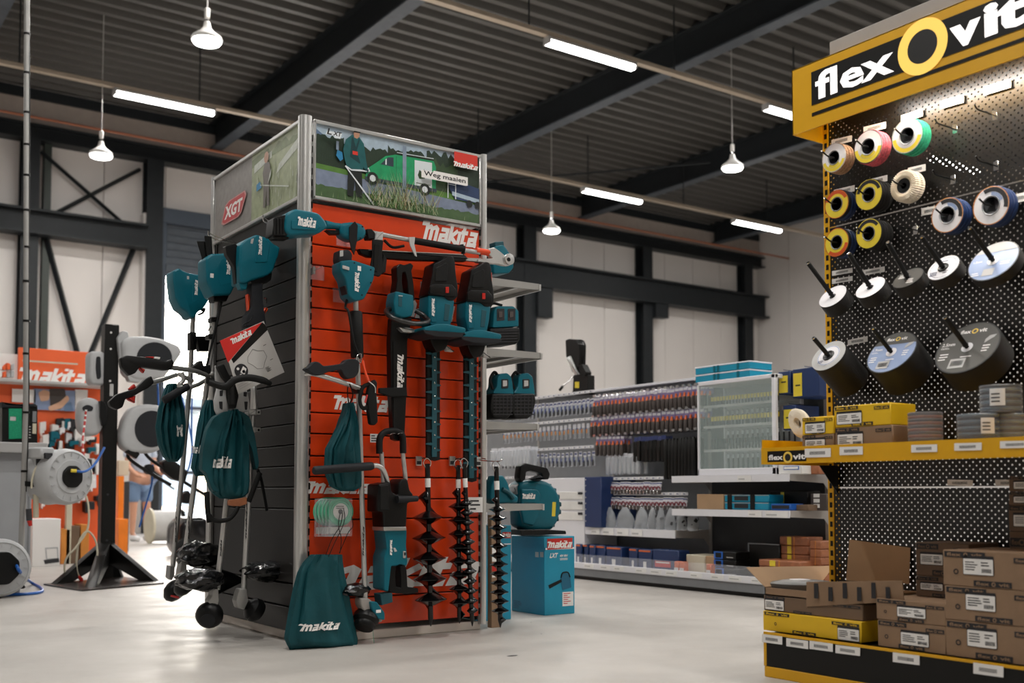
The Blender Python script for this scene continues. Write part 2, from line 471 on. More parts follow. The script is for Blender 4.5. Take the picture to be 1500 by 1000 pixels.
class Face:
    """a plane of the place: 'Y' planes face the camera side (-Y), 'X' planes face -X"""
    def __init__(s, kind, c): s.kind = kind; s.c = c
    def pt(s, x, y, off=0.0): return PY(x, y, s.c-off) if s.kind == 'Y' else PX(x, y, s.c-off)
    def uv(s, x, y, off=0.0): p = s.pt(x, y, off); return (p.x if s.kind == 'Y' else -p.y, p.z)
    def M(s, off=0.0): return frame((0, s.c-off, 0), (1, 0, 0), (0, 0, 1)) if s.kind == 'Y' else frame((s.c-off, 0, 0), (0, -1, 0), (0, 0, 1))
    def P(s, mb, px, off, th, m, r=0.0, bev=0.0):
        o = [s.uv(x, y, off+th) for x, y in px]
        if r: o = rpoly(o, r)
        mb.prism(o, off, off+th, m, s.M(0), bev); return mb
    def R(s, mb, x0, y0, x1, y1, off, th, m, r=0.0, bev=0.0):
        a = s.uv(x0, y0, off+th); b = s.uv(x1, y1, off+th); u0, u1 = sorted((a[0], b[0])); v0, v1 = sorted((a[1], b[1]))
        o = rect(u0, v0, u1, v1); mb.prism(rpoly(o, r) if r else o, off, off+th, m, s.M(0), bev); return mb
    def T(s, mb, pts, r, m, sm=0, seg=10, **k): mb.tube([s.pt(*q) for q in pts], r, m, seg, sm, **k); return mb
    def logo(s, mb, x0, y0, x1, y1, off, m='letter_white'):
        a = s.uv(x0, y1, off); b = s.uv(x1, y0, off); mb.logo(s.M(off), a[0], a[1], b[0]-a[0], b[1]-a[1], m, .0008)
    def vlogo(s, mb, x0, y0, x1, y1, off, m='letter_white', up=True, word=None):
        a = s.uv(x0, y1, off); b = s.uv(x1, y0, off); w_ = b[0]-a[0]; h_ = b[1]-a[1]
        R_ = Matrix.Translation((a[0]+(w_ if up else 0), a[1]+(0 if up else h_), .0008)) @ Matrix.Rotation(PI/2 if up else -PI/2, 4, 'Z')
        if word: mb.text(word, s.M(off) @ R_, 0, 0, h_, w_, m, 0)
        else: mb.logo(s.M(off) @ R_, 0, 0, h_, w_, m, 0)
    def card(s, mb, px, off, m, th=.0012):
        o = [s.uv(x, y, off) for x, y in px]; mb.prism(o, off, off+th, m, s.M(0))
    def disc(s, mb, x, y, off, prof, m, seg=24, mats=None):
        """profile (r, depth) revolved about the axis that points out of the plane"""
        u = s.uv(x, y, off); mb.lathe(prof, m, s.M(off) @ Matrix.Translation((u[0], u[1], 0)), seg, mats)
def cloth_bag(name, F, lev, off, th, label, cat='bag', m='teal_cloth', seed=1, group=None, logo=None, folds=7, parent=None, flat_bottom=False):
    """a drawstring bag: levels of (y, x_left, x_right) in picture rows from the gathered neck to the hem, full thickness th"""
    rr = random.Random(seed); n = 48; ys = [l[0] for l in lev]; rings = []
    ph = [rr.uniform(0, 6.28) for _ in range(4)]; fine = []
    for i in range(len(lev)-1):
        for k in range(5 if i < len(lev)-2 else 6):
            t = k/5; a, b = lev[i], lev[i+1]
            fine.append(tuple(a[j]+(b[j]-a[j])*t for j in range(3)))
    for i, (y, xl, xr) in enumerate(fine):
        g = i/(len(fine)-1); A = F.pt(xl, y, off); B = F.pt(xr, y, off); c = (A+B)/2; hw = (B-A).length/2
        bulge = math.sin(PI*min(1, .12+g*.8))**.6 if not flat_bottom else (.25+.75*g if g < .9 else .9-(g-.9)*4)
        if g > .93: bulge *= max(.25, (1-g)/.07)
        ht = th/2*bulge; wr = .26*(1-g)+.09; rg = []
        ax = (B-A).normalized(); ou = Vector((0, -1, 0)) if F.kind == 'Y' else Vector((-1, 0, 0))
        for j in range(n):
            a = 2*PI*j/n; f = 1+wr*math.sin(folds*2*a+ph[0]+g*2)+wr*.6*math.sin(folds*3.3//1*a+ph[1]-g*3)
            f2 = 1+.13*math.sin(a*2+ph[2]+g*8)+.08*math.sin(a*5-ph[3]+g*13)
            ca, sa = math.cos(a), math.sin(a)
            ex = math.copysign(abs(ca)**.8, ca); ey = math.copysign(abs(sa)**.8, sa)
            rg.append(tuple(c+ax*hw*ex*(1+(f-1)*.3)+ou*ht*ey*f*f2+Vector((0, 0, rr.uniform(-1, 1)*.0012))))
        rings.append(rg)
    mb = MB(); mb.loft(rings, m)
    if logo:
        x0, y0, x1, y1 = logo; mm = MB(); Mf = F.M(off+th/2+.002); a = F.uv(x0, y1, off+th/2); b = F.uv(x1, y0, off+th/2)
        g = LOGO; v, f, (gx0, gx1, gy0, gy1) = g; kx = (b[0]-a[0])/(gx1-gx0); ky = (b[1]-a[1])/(gy1-gy0)
    base = F.pt((lev[-1][1]+lev[-1][2])/2, lev[-1][0], off)
    if parent: o = part(name, mb, parent, label)
    else:
        t = thing(name, label, cat, base, 0, group); o = part('pouch', mb, t, smooth=80)
    if logo:
        mm = MB(); ou = Vector((0, -1, 0)) if F.kind == 'Y' else Vector((-1, 0, 0))
        # the print follows the cloth: project every corner on to the front of the bag
        fl = [(sum((Vector(q) for q in rg), Vector())/n, rg) for rg in rings]
        def hit(p):
            best = min(range(len(fl)), key=lambda i: abs(fl[i][0].z-p.z)); rg = fl[best][1]
            d = [(((Vector(q)-p)-ou*((Vector(q)-p).dot(ou))).length, Vector(q).dot(ou)) for q in rg]
            d.sort(); dd = max(v_ for _, v_ in d[:3]); return p+ou*(dd-p.dot(ou)+.003)
        vs = []
        for q in v: vs.append(hit(Mf @ Vector((a[0]+(q[0]-gx0)*kx, a[1]+(q[1]-gy0)*ky, 0))))
        mm.add(vs, f, 'letter_white'); part('lettering', mm, o if parent else t, 'white lettering')
    return o if parent else t
def crumple(mb, F, x0, y0, x1, y1, off, th, m, seed=1, amp=.25):
    """a crumpled plastic bag: a lumpy closed skin"""
    rr = random.Random(seed); A = F.pt(x0, y1, off); B = F.pt(x1, y0, off); c = (A+B)/2; ax = Vector((B.x-A.x, B.y-A.y, 0)); hw = ax.length/2; ax.normalize(); hh = (B.z-A.z)/2
    ou = Vector((0, -1, 0)) if F.kind == 'Y' else Vector((-1, 0, 0)); ph = [rr.uniform(0, 6) for _ in range(8)]; rings = []
    for i in range(1, 14):
        t = PI*i/14; rg = []
        for j in range(28):
            a = 2*PI*j/28; k = 1+amp*(math.sin(3*a+ph[0]+2*t)*.35+math.sin(5*a-ph[1]+4*t)*.3+math.sin(9*a+ph[2]-5*t)*.22+rr.uniform(-.22, .22))
            rg.append(tuple(c+ax*hw*math.cos(t)*-1*(1+.1*math.sin(a*4+ph[3]))+(Vector((0, 0, 1))*hh*math.sin(a)+ou*th/2*math.cos(a))*math.sin(t)**.6*k))
        rings.append(rg)
    mb.loft(rings, m)
def helix(mb, top, bot, r0, r1, pitch, m, seg=20, th=.004):
    """an auger: thin screw blade about a vertical shaft"""
    top = Vector(top); bot = Vector(bot); d = bot-top; L = d.length; d.normalize(); u = Vector((-.5, -.85, 0)); u = (u-d*u.dot(d)).normalized(); w_ = d.cross(u); n = int(L/pitch*seg); vs = []; fs = []
    for i in range(n+1):
        t = i/n; a = 2*PI*i/seg; e = u*math.cos(a)+w_*math.sin(a); fr = i % seg/seg; g = 0 if fr < .3 else 1 if fr > .7 else (lambda k_: k_*k_*(3-2*k_))((fr-.3)/.4); c = top+d*min(L, pitch*(i//seg+g)); k = min(1, .5+i/seg*.5) if i < seg else 1
        ro = (r1 if t < .93 else r1*(1-(t-.93)*7))*k; ro = max(ro, r0*1.05)
        q = min(pitch*.34, .034); vs += [c+e*r0-d*q, c+e*ro-d*.0015, c+e*ro+d*.0015, c+e*r0+d*q]
    for i in range(n):
        b = 4*i
        for k in range(3): fs.append((b+k, b+k+1, b+k+5, b+k+4))
    mb.add(vs, fs, m)
# ================================================================ THE HALL
WY = 20.0                     # long wall with the steel frame
WX = PY(1100, 450, WY).x + .25   # wall that closes the hall on the far side
XL, YF = -9.0, -8.0
ZB = hz(6.0); ZT = hz(6.34)   # roof beams
ZTR = hz(5.5)                 # lighting trays
def Wp(x, y, off=0.0):        # a point of the long wall
    return PY(x, y, WY-off)
m = mat('concrete', '#b7b2ac', .42, noise=.09, scale=1.6, bump=.03, bscale=12)
n_ = m.node_tree; b_ = n_.nodes['Principled BSDF']
tc = n_.nodes.new('ShaderNodeTexCoord'); mp = n_.nodes.new('ShaderNodeMapping'); mp.inputs['Scale'].default_value = (1.3, 1.3, 1.3)
mp.inputs['Rotation'].default_value = (0, 0, .7)
nz = n_.nodes.new('ShaderNodeTexNoise'); nz.inputs['Scale'].default_value = 3.2; nz.inputs['Detail'].default_value = 8; nz.inputs['Roughness'].default_value = .6
n_.links.new(tc.outputs['Object'], mp.inputs[0]); n_.links.new(mp.outputs[0], nz.inputs['Vector'])
rr = n_.nodes.new('ShaderNodeMapRange'); rr.inputs[1].default_value = .3; rr.inputs[2].default_value = .7; rr.inputs[3].default_value = .38; rr.inputs[4].default_value = .58
n_.links.new(nz.outputs['Fac'], rr.inputs[0]); n_.links.new(rr.outputs[0], b_.inputs['Roughness'])
mb = MB(); mb.box(((WX+XL)/2, (WY+YF)/2+6, -.1), (WX-XL, WY-YF+12, .2), 'concrete'); struct('floor', mb)
mat('deck', '#4c4a47', .5, noise=.05)
mb = MB(); y = YF; p = .33; prof = []
while y < WY:
    prof += [(y, ZT+.03), (y+.10, ZT+.03), (y+.135, ZT+.13), (y+.295, ZT+.13)]; y += p
vs = []; fs = []
for i, (a, b) in enumerate(prof): vs += [(XL, a, b), (WX, a, b)]
for i in range(len(prof)-1): fs.append((2*i, 2*i+1, 2*i+3, 2*i+2))
mb.add(vs, fs, 'deck'); mb.box(((XL+WX)/2, (YF+WY)/2, ZT+.3), (WX-XL, WY-YF, .1), 'steel_frame')
struct('ceiling', mb)
# walls
mat('sandwich_panel', '#d8d3cf', .5, noise=.015, scale=1.5)
def panel_wall(name, a, b, z0, z1, step=1.0):
    """vertical wall panels with a fine joint between them"""
    mb = MB(); a = Vector(a); b = Vector(b); L = (b-a).length; d = (b-a)/L; n = Vector((-d.y, d.x, 0)); k = 0
    M = Matrix(((d.x, n.x, 0, a.x), (d.y, n.y, 0, a.y), (0, 0, 1, 0), (0, 0, 0, 1)))
    mb.M = M
    while k < L-.01:
        e = min(step, L-k); mb.box((k+e/2, -.05, (z0+z1)/2), (e-.012, .1, z1-z0), 'sandwich_panel', bev=.004); k += step
    mb.box((L/2, .03, (z0+z1)/2), (L, .05, z1-z0), 'steel_under')
    mb.M = Matrix()
    return struct(name, mb)
dxl = Wp(240, 500).x; dxr = dxl+3.6; dzt = Wp(245, 330).z; 
panel_wall('wall_back', (XL, WY, 0), (dxl-.05, WY, 0), 0, ZT+.3)
panel_wall('wall_back_right', (dxr, WY, 0), (WX, WY, 0), 0, ZT+.3)
panel_wall('wall_back_over_door', (dxl-.05, WY, 0), (dxr, WY, 0), dzt, ZT+.3)
panel_wall('wall_right', (WX, WY, 0), (WX, YF, 0), 0, ZT+.3, 1.2)
panel_wall('wall_left', (XL, YF, 0), (XL, WY, 0), 0, ZT+.3, 1.2)
panel_wall('wall_front', (WX, YF, 0), (XL, YF, 0), 0, ZT+.3, 1.2)
# roof beams (I sections across the hall)
def ibeam(mb, p0, p1, w_, h_, m='steel_frame', tf=.03, tw=.02, side=None, mu=None):
    p0 = Vector(p0); p1 = Vector(p1); d = (p1-p0); L = d.length; d.normalize()
    up = Vector((0, 0, 1)) if abs(d.z) < .9 else Vector((0, 1, 0))
    if side: up = Vector(side)
    s_ = d.cross(up).normalized(); up = s_.cross(d)
    mb2 = MB(Matrix(((s_.x, d.x, up.x, p0.x), (s_.y, d.y, up.y, p0.y), (s_.z, d.z, up.z, p0.z), (0, 0, 0, 1))))
    for q in (-1, 1): mb2.box((0, L/2, q*(h_/2-tf/2)), (w_, L, tf), (mu or m) if q < 0 else m)
    mb2.box((0, L/2, 0), (tw, L, h_-2*tf), m)
    b = len(mb.v); mb.v += mb2.v
    for f_, k in zip(mb2.f, mb2.m):
        nm = mb2.mats[k]
        if nm not in mb.mats: mb.mats.append(nm)
        mb.f.append(tuple(b+i for i in f_)); mb.m.append(mb.mats.index(nm))
bx0 = PZ(605, 0, ZB).x; bx1 = PZ(1205, 0, ZB).x; sp = bx1-bx0
BX = [bx0-3*sp, bx0-2*sp, bx0-sp, bx0, bx1, bx1+sp, min(bx1+2*sp, WX-.2)]
for x in BX:
    mb = MB(); ibeam(mb, (x, YF, (ZB+ZT)/2+.0), (x, WY-.05, (ZB+ZT)/2), .22, ZT-ZB+.1, mu='steel_under'); struct('trim_roof_beam', mb)
# eave member and brown strip at the head of the long wall
e0 = Wp(932, 350).z; e1 = Wp(932, 366).z
mb = MB(); ibeam(mb, (XL, WY-.25, (e0+e1)/2), (WX, WY-.25, (e0+e1)/2), .3, e0-e1); struct('trim_eave_beam', mb)
mb = MB(); mb.box(((XL+WX)/2, WY-.12, ZT-.09), (WX-XL, .16, .18), 'steel_frame'); struct('trim_wall_head', mb)
mat('insul', '#a59a92', .8, noise=.05)
mb = MB(); mb.box(((XL+WX)/2, WY-.11, (e0+ZT-.18)/2), (WX-XL, .1, ZT-.18-e0), 'insul'); struct('trim_insulation', mb)
# crane-rail beam along the wall
cz0 = Wp(932, 447).z; cz1 = Wp(932, 413).z
for nm, (a, b) in {'trim_wall_beam': (XL, Wp(205, 330).x), 'trim_wall_beam_right': (Wp(700, 400).x, Wp(1103, 450).x)}.items():
    q0, q1 = (Wp(100, 351, .4).z, Wp(100, 315, .4).z) if nm == 'trim_wall_beam' else (cz0, cz1)
    mb = MB(); ibeam(mb, (a, WY-.42, (q0+q1)/2), (b, WY-.42, (q0+q1)/2), .34, q1-q0, 'steel_frame', .04); struct(nm, mb)
# columns
mat('steel_green', '#2c352f', .5)
cols = [(35, .28, .3), (62, .12, .14), (216, .3, .3), (761, .34, .34), (933, .3, .32), (1081, .3, .3)]
for px, w_, d_ in cols:
    x = Wp(px, 420).x; mb = MB(); ibeam(mb, (x, WY-.2-d_/2+.1, 0 if px not in (216,) else 0), (x, WY-.2-d_/2+.1, e1), w_, d_, 'steel_frame' if px != 62 else 'steel_green', .03, side=(0, 1, 0)); struct('trim_column', mb)
for px in (785, 955, 1104):   # brackets under the wall beam
    a = Wp(px-12, 450); b = Wp(px, 470); mb = MB(); mb.box(((a.x+b.x)/2, WY-.42, (cz0+b.z)/2), (.42, .25, cz0-b.z), 'steel_frame', bev=.01); struct('trim_bracket', mb)
# bracing
def brace(a, b, nm='trim_brace', w_=.12):
    A = Wp(*a, .25); B = Wp(*b, .25); mb = MB(); mb.tube([A, B], w_/2, 'steel_frame', 4, flat=.6, up=(0, 1, 0)); struct(nm, mb)
brace((60, 222), (178, 325)); brace((205, 248), (80, 313)); brace((68, 350), (125, 560), w_=.17); brace((198, 358), (130, 525), w_=.17)
for a, b in (((730, 458), (745, 445)), ((852, 458), (870, 452)), ((1012, 460), (1020, 452))):
    pass
# overhead door: reveal, frame, rolled shutter, bright yard behind
mb = MB(); ra = Wp(203, 320).x
mb.box(((ra+dxl-.1)/2, WY-.35, dzt/2+.1), (.04, .6, dzt+.2), 'sandwich_panel', bev=.005)
mb = MB(); mb.box(((ra+dxl-.2)/2, WY-.16, dzt/2+.05), (dxl-.2-ra, .3, dzt+.1), 'sandwich_panel', bev=.01); struct('trim_door_reveal', mb)
mat('door_steel', '#39434f', .45, noise=.06)
mb = MB()
jx0 = PY(228.5, 500, WY-.34).x; jx1 = PY(242, 500, WY-.34).x
mb.box(((jx0+jx1)/2, WY-.24, dzt/2), (jx1-jx0, .2, dzt), 'door_steel', bev=.01); mb.box((dxr+.1, WY-.24, dzt/2), (.24, .2, dzt), 'door_steel', bev=.01)
mb.box(((jx0+dxr+.2)/2, WY-.24, dzt+.1), (dxr+.2-jx0, .22, .28), 'door_steel', bev=.01)
zo = Wp(245, 403).z
d1 = struct('door_1', mb)
mb = MB()
for i in range(9):
    z = zo+.14*i+.07
    if z < dzt: mb.prism(rrect(-.06, -.072, .06, .072, .02), 0, dxr-jx1+.02, 'steel_under', frame((jx1-.01, WY-.3+.02*i, z), (0, 1, 0), (0, 0, 1), (1, 0, 0)))
o = part('rolled_shutter', mb, d1)
mat('window_light', '#ffffff', .5, noise=0)
mb = MB(); mb.box(((jx1+dxr)/2, WY-.28, zo-.02), (dxr-jx1, .06, .1), 'door_steel'); part('shutter_rail', mb, d1)
for k in (1.25, 2.45):
    mb = MB(); mb.box((dxl+k, WY-.2, zo/2), (.07, .06, zo), 'door_steel'); part('mullion', mb, d1)
for z in (1.1, 2.3):
    mb = MB(); mb.box(((dxl+dxr)/2, WY-.2, z), (dxr-dxl, .05, .06), 'door_steel'); part('transom', mb, d1)
mb = MB(); mb.box(((dxl+dxr)/2, WY-.2, zo/2), (dxr-dxl, .012, zo), 'glass'); part('pane', mb, d1)
# yard outside
mb = MB(); mb.box((8, 45, -.3), (90, 40, .1), 'label_grey'); struct('ground_yard', mb)
mb = MB(); mb.box((15, 60, 2.5), (9, 6, 5), 'grey_case'); mb.box((15, 57, 5.3), (9.4, 6.4, .5), 'grey_case_mid'); mb.prism([(-4.5, 0), (4.5, 0), (0, 2)], 0, 6, 'denim', frame((15, 63, 5.5), (1, 0, 0), (0, 0, 1), (0, -1, 0)))
for i in range(3): mb.box((12.5+2.2*i, 56.97, 3), (1, .06, 1.2), 'blue_navy')
struct('horizon_building', mb)
# the doorway guides the sky light in (a portal gives off nothing itself)
l = bpy.data.lights.new('door_portal', 'AREA'); l.shape = 'RECTANGLE'; l.size = dxr-dxl; l.size_y = zo; l.cycles.is_portal = True
lo = bpy.data.objects.new('door_portal', l); COL.objects.link(lo); lo.location = ((dxl+dxr)/2, WY+.12, zo/2); lo.rotation_euler = (-PI/2, 0, 0)
# red pipe below the eaves with hangers
mat('pipe_red', '#9a5a3c', .5)
pz = PY(0, 162, WY-1.2).z
mb = MB(); mb.tube([(XL, WY-1.2, pz), (WX, WY-1.2, pz)], .022, 'pipe_red', 8); struct('trim_sprinkler_pipe', mb)
# lighting trays
TY = [PZ(407, 184, ZTR).y, PZ(863, 78, ZTR).y]; ty2 = TY[0]; ty1 = TY[1]; dy = ty2-ty1
sx0 = PZ(161, 140, ZTR).x; sx1 = PZ(308, 170, ZTR).x; SL = sx1-sx0
px_ = PZ(845, 280, ZTR).x; pxx = PZ(1070, 324, ZTR).x
def strip_light(x, y, label, first=[None]):
    if first[0] is None:
        t = thing('strip_light', label, 'ceiling light', (x, y, ZTR), 0, 'strip lights on the lighting trays')
        mb = MB(Matrix.Translation((x, y, ZTR))); mb.prism(rpoly([(-.07, .0), (.07, .0), (.05, .05), (-.05, .05)], .01), .0, SL, 'white_paint', frame((0, 0, 0), (0, 1, 0), (0, 0, 1), (1, 0, 0)))
        part('housing', mb, t)
        mb = MB(Matrix.Translation((x, y, ZTR))); mb.prism(rpoly([(-.075, 0), (.075, 0), (.055, -.055), (-.055, -.055)], .02), .02, SL-.02, 'tube_glow', frame((0, 0, 0), (0, 1, 0), (0, 0, 1), (1, 0, 0)))
        part('diffuser', mb, t)
        for e in (0, SL-.03): mb = MB(Matrix.Translation((x, y, ZTR))); mb.box((e+.015, 0, -.0), (.035, .15, .1), 'grey_case', bev=.01); part('end_cap', mb, t)
        lamp_light('strip_glow', (SL/2, 0, -.07), SL, .12, STRIP_W, t)
        first[0] = t; return t
    return dup(first[0], (x, y, ZTR), None, label)
row_xs = lambda x0, step, a, b: [x0+step*i for i in range(-6, 9) if a < x0+step*i < b]
st2 = (pxx-px_)
xs2 = [px_+st2*i for i in range(-6, 3)]
for r, y in enumerate((ty2, ty1, ty1-dy, ty1-2*dy)):
    x0 = px_ if r == 0 else PZ(802, 58, ZTR).x
    for i in range(-4, 4):
        x = x0+st2*i if not (r == 0 and i < -1) else sx0+st2*(i+2)
        if (XL+.5 if r == 0 else -2.5) < x < WX-SL-.2:
            if r == 0: lb = {-2: 'bright strip light on the far lighting tray, beside the left roof beam', 0: 'bright strip light on the far tray between two hanging bell lamps', 1: 'bright strip light at the far right end of the tray, near the wall corner'}.get(i, 'strip light on the far tray, hidden behind the tower')
            elif r == 1: lb = {0: 'large bright strip light on the near tray, right of the ceiling centre', 1: 'bright strip light whose end is cut off by the yellow header'}.get(i, 'strip light on the near tray outside the picture')
            else: lb = 'strip light on a lighting tray behind the camera'
            strip_light(x, y, lb)
mat('tray_metal', '#b8aa98', .4, metal=.3)
for y in (ty2, ty1):
    mb = MB(); mb.prism([(-.05, .055), (.05, .055), (.05, .11), (-.05, .11)], XL+.1, WX-.2, 'tray_metal', frame((0, y, ZTR), (0, 1, 0), (0, 0, 1), (1, 0, 0)))
    o = single('lighting_tray', mb, 'long pale lighting tray nearest the %s' % ('long wall' if y == ty2 else 'camera, crossing above the display tower'), 'light tray', (0, y, ZTR+.07), 0, 'lighting trays')
    for i in range(11):
        x = XL+1.5+2.6*i
        if x < WX: mb = MB(); mb.tube([(x, y, ZTR+.11), (x, y, ZT+.05)], .012, 'steel_frame', 6); part('hanger', mb, o)
# bell lamps
def bay(px, py, z, label, first=[None]):
    c = PZ(px, py, z) if not isinstance(px, Vector) else px
    if first[0] is None:
        t = thing('bell_lamp', label, 'hanging lamp', c, 0, 'bell-shaped hanging lamps')
        mb = MB(Matrix.Translation(c)); mb.lathe([(.02, .22), (.035, .21), (.045, .15), (.075, .11), (.1, .09), (.16, .045), (.17, .02), (.165, .0)], 'white_paint', seg=28); part('shade', mb, t)
        mb = MB(Matrix.Translation(c)); mb.lathe([(.16, .012), (.145, -.025), (.075, -.045), (0.0, -.05)], 'bay_glow', seg=28); part('diffuser', mb, t)
        mb = MB(Matrix.Translation(c)); mb.box((0, 0, .31), (.055, .05, .12), 'white_paint', bev=.01); mb.tube([(0, 0, .21), (0, 0, .26)], .012, 'chrome', 8); part('driver_box', mb, t)
        mb = MB(Matrix.Translation(c)); mb.tube([(0, 0, .38), (0, 0, ZT+.125-c.z)], .007, 'label_grey', 6); part('cable', mb, t)
        l = bpy.data.lights.new('bell_glow', 'AREA'); l.shape = 'DISK'; l.size = .36; l.energy = BAY_W; l.color = (1, .97, .92)
        o = bpy.data.objects.new('bell_glow', l); COL.objects.link(o); o.location = (0, 0, -.07); o.parent = t
        first[0] = t; return t
    t = dup(first[0], c, None, label)
    for ch in t.children:
        if ch.name.startswith('cable'):
            mb = MB(Matrix.Translation((0, 0, 0))); mb.tube([(0, 0, .38), (0, 0, ZT+.125-c.z)], .007, 'label_grey', 6); ch.data = emit_mesh('cable', mb, None)
    return t
BZ = hz(4.7)
bay(303, 60, hz(4.7), 'large glowing bell lamp near the upper left corner of the picture')
bay(148, 228, hz(4.7), 'glowing bell lamp in front of the steel cross bracing')
bay(1073, 246, hz(4.7), 'glowing bell lamp left of the yellow header sign')
bay(808, 338, hz(4.7), 'small glowing bell lamp farthest off, right of the display tower')
for x, y in ((-3.2, 5.0), (1.5, 3.0), (7.4, 3.5), (3, -3), (10, -3), (15, 2.2)):  # unseen lamps added to light the hall; the leftmost brightens the tower's side
    bay(Vector((x, y, hz(4.7))), 0, 0, 'bell lamp hanging outside the picture')
# the dark cross cable under the deck and small hooks along the eave
mb = MB(); a = PZ(690, 268, ZB-.1); b = PZ(1040, 238, ZB-.1); mb.tube([a, b], .02, 'steel_frame', 6); struct('trim_roof_tie', mb)
# marks on the floor
mb = MB(); c = PZ(751, 960, .001); mb.poly([(c.x+p[0], c.y+p[1]) for p in [(.028*math.cos(a)*(1+.2*math.sin(3*a)), .012*math.sin(a)) for a in [2*PI*i/14 for i in range(14)]]], 'floor_mark', z=.001)
for q in ((793, 928), (778, 911), (700, 1010)): c = PZ(*q, .001); mb.poly([(c.x+p[0], c.y+p[1]) for p in circ(.006, 8)], 'floor_mark', z=.001)
struct('floor_stain', mb)

# ================================================================ THE DISPLAY TOWER
TC = PZ(437, 946); TX, TY0 = TC.x, TC.y           # its floor corner
TX1 = 3.178; TY1 = 6.03; TH = 2.535
def TR(px, py, off=0.0): return PY(px, py, TY0-off)       # a point in front of the red face
def TL(px, py, off=0.0): return PX(px, py, TX-off)        # a point in front of the dark face
MR = frame((TX, TY0, 0), (1, 0, 0), (0, 0, 1))            # red face: x right, y up, z out
MLf = frame((TX, TY1, 0), (0, -1, 0), (0, 0, 1))          # dark face: x right, y up, z out
tower = thing('display_tower', 'tall square display tower with red front, dark side and picture panels on top', 'display stand', (TX, TY0, 0))
PW = .05
def slats(name, M, W, z0, z1, zs, m, gm, lips=True):
    mb = MB(M); mb.box((W/2, (z0+z1)/2, -.029), (W+.02, z1-z0, .02), gm)
    ed = [z0]+sorted(zs)+[z1]
    for a, b in zip(ed[:-1], ed[1:]):
        if b-a > .012: mb.prism([(W*0, 0), (W, 0), (W, b-a-.007), (0, b-a-.007)], -.02, 0, m, Matrix.Translation((0, a+.0035, 0)), bev=.003)
    return mb
gz = [TR(447, y).z for y in (354.5, 385, 417, 448, 479, 510, 540.5, 571.5, 603, 634, 667, 697.5, 731, 761.5, 851, 880)]
x0f = PW; Wf = TX1-TX-PW*1.2
mb = slats('slat', frame((TX+x0f, TY0+.012, 0), (1, 0, 0), (0, 0, 1)), Wf-PW*.4, .07, TR(447, 293).z, gz, 'slat_red', 'groove_red')
F_ = frame((TX, TY0+.012, 0), (1, 0, 0), (0, 0, 1))
def lg(a, b, mm='letter_white'):     # a logo on the red face between two picture corners
    A = TR(*a) ; B = TR(*b); mb.logo(Matrix.Translation((-x0f, 0, 0)), A.x-TX, A.z, B.x-A.x, B.z-A.z, mm, .0012)
lg((620, 352), (702, 334)) ; mb.v = mb.v
lg((588, 464), (668, 441)); lg((490, 601), (572, 581)); lg((450, 724), (545, 704)); lg((447, 872), (708, 812))
part('red_slat_panel', mb, tower, 'red slatted panel with white lettering')
# dark side
zsL = [TL(425, y).z for y in (379, 407, 437, 467, 497, 528, 559, 590, 620, 651, 682, 713, 745, 855, 890)]
mb = slats('slat', frame((TX+.012, TY1-PW, 0), (0, -1, 0), (0, 0, 1)), TY1-TY0-2*PW, .05, TL(421, 300).z, zsL, 'slat_dark', 'groove_dark')
part('dark_slat_panel', mb, tower, 'dark grey slatted side panel')
mb = MB(); mb.box((TX+.02, TY1-.045, 1.1), (.025, .05, 2.1), 'slat_dark'); part('side_filler', mb, tower)
# the two other sides, plain
mb = MB(); mb.box((TX1-.02, (TY0+TY1)/2, 1.1), (.02, TY1-TY0-.1, 2.1), 'slat_dark'); part('rear_slat_panel', mb, tower)
mb = MB(); mb.box(((TX+TX1)/2, TY1-.02, 1.1), (TX1-TX-.1, .02, 2.1), 'slat_dark'); part('rear_slat_panel', mb, tower)
# posts: rounded aluminium profiles with slots
def post_(cx, cy, a, b):
    mb = MB(); mb.prism(rrect(-a/2, -b/2, a/2, b/2, min(a, b)*.42, 5), .03, TH+.01, 'alu', frame((cx, cy, 0), (1, 0, 0), (0, 1, 0)))
    part('corner_post', mb, tower)
post_(TX+.012, TY0+.012, .062, .062); post_(TX1-.01, TY0+.015, .035, .05); post_(TX+.01, TY1-.015, .04, .05); post_(TX1-.01, TY1-.015, .04, .05)
mb = MB(); mb.box((TX+.0505, TY0+.014, 1.25), (.007, .006, 2.4), 'alu_dull')
for k in range(44):
    z = .1+k*.0545; mb.box((TX+.0505, TY0+.008, z), (.006, .012, .032), 'gond_black')
part('slot_strip', mb, tower)
mb = MB(); mb.box((TX1-.031, TY0+.014, 1.25), (.006, .006, 2.4), 'alu_dull')
for k in range(44):
    z = .1+k*.0545; mb.box((TX1-.031, TY0+.008, z), (.005, .012, .032), 'gond_black')
part('slot_strip', mb, tower)
# plinth
mat('plinth', '#d9cfc6', .5)
mb = MB(); mb.box(((TX+TX1)/2+.02, (TY0+TY1)/2, .022), (TX1-TX-.06, TY1-TY0-.05, .044), 'plinth', bev=.004); part('plinth', mb, tower, 'pale plinth')
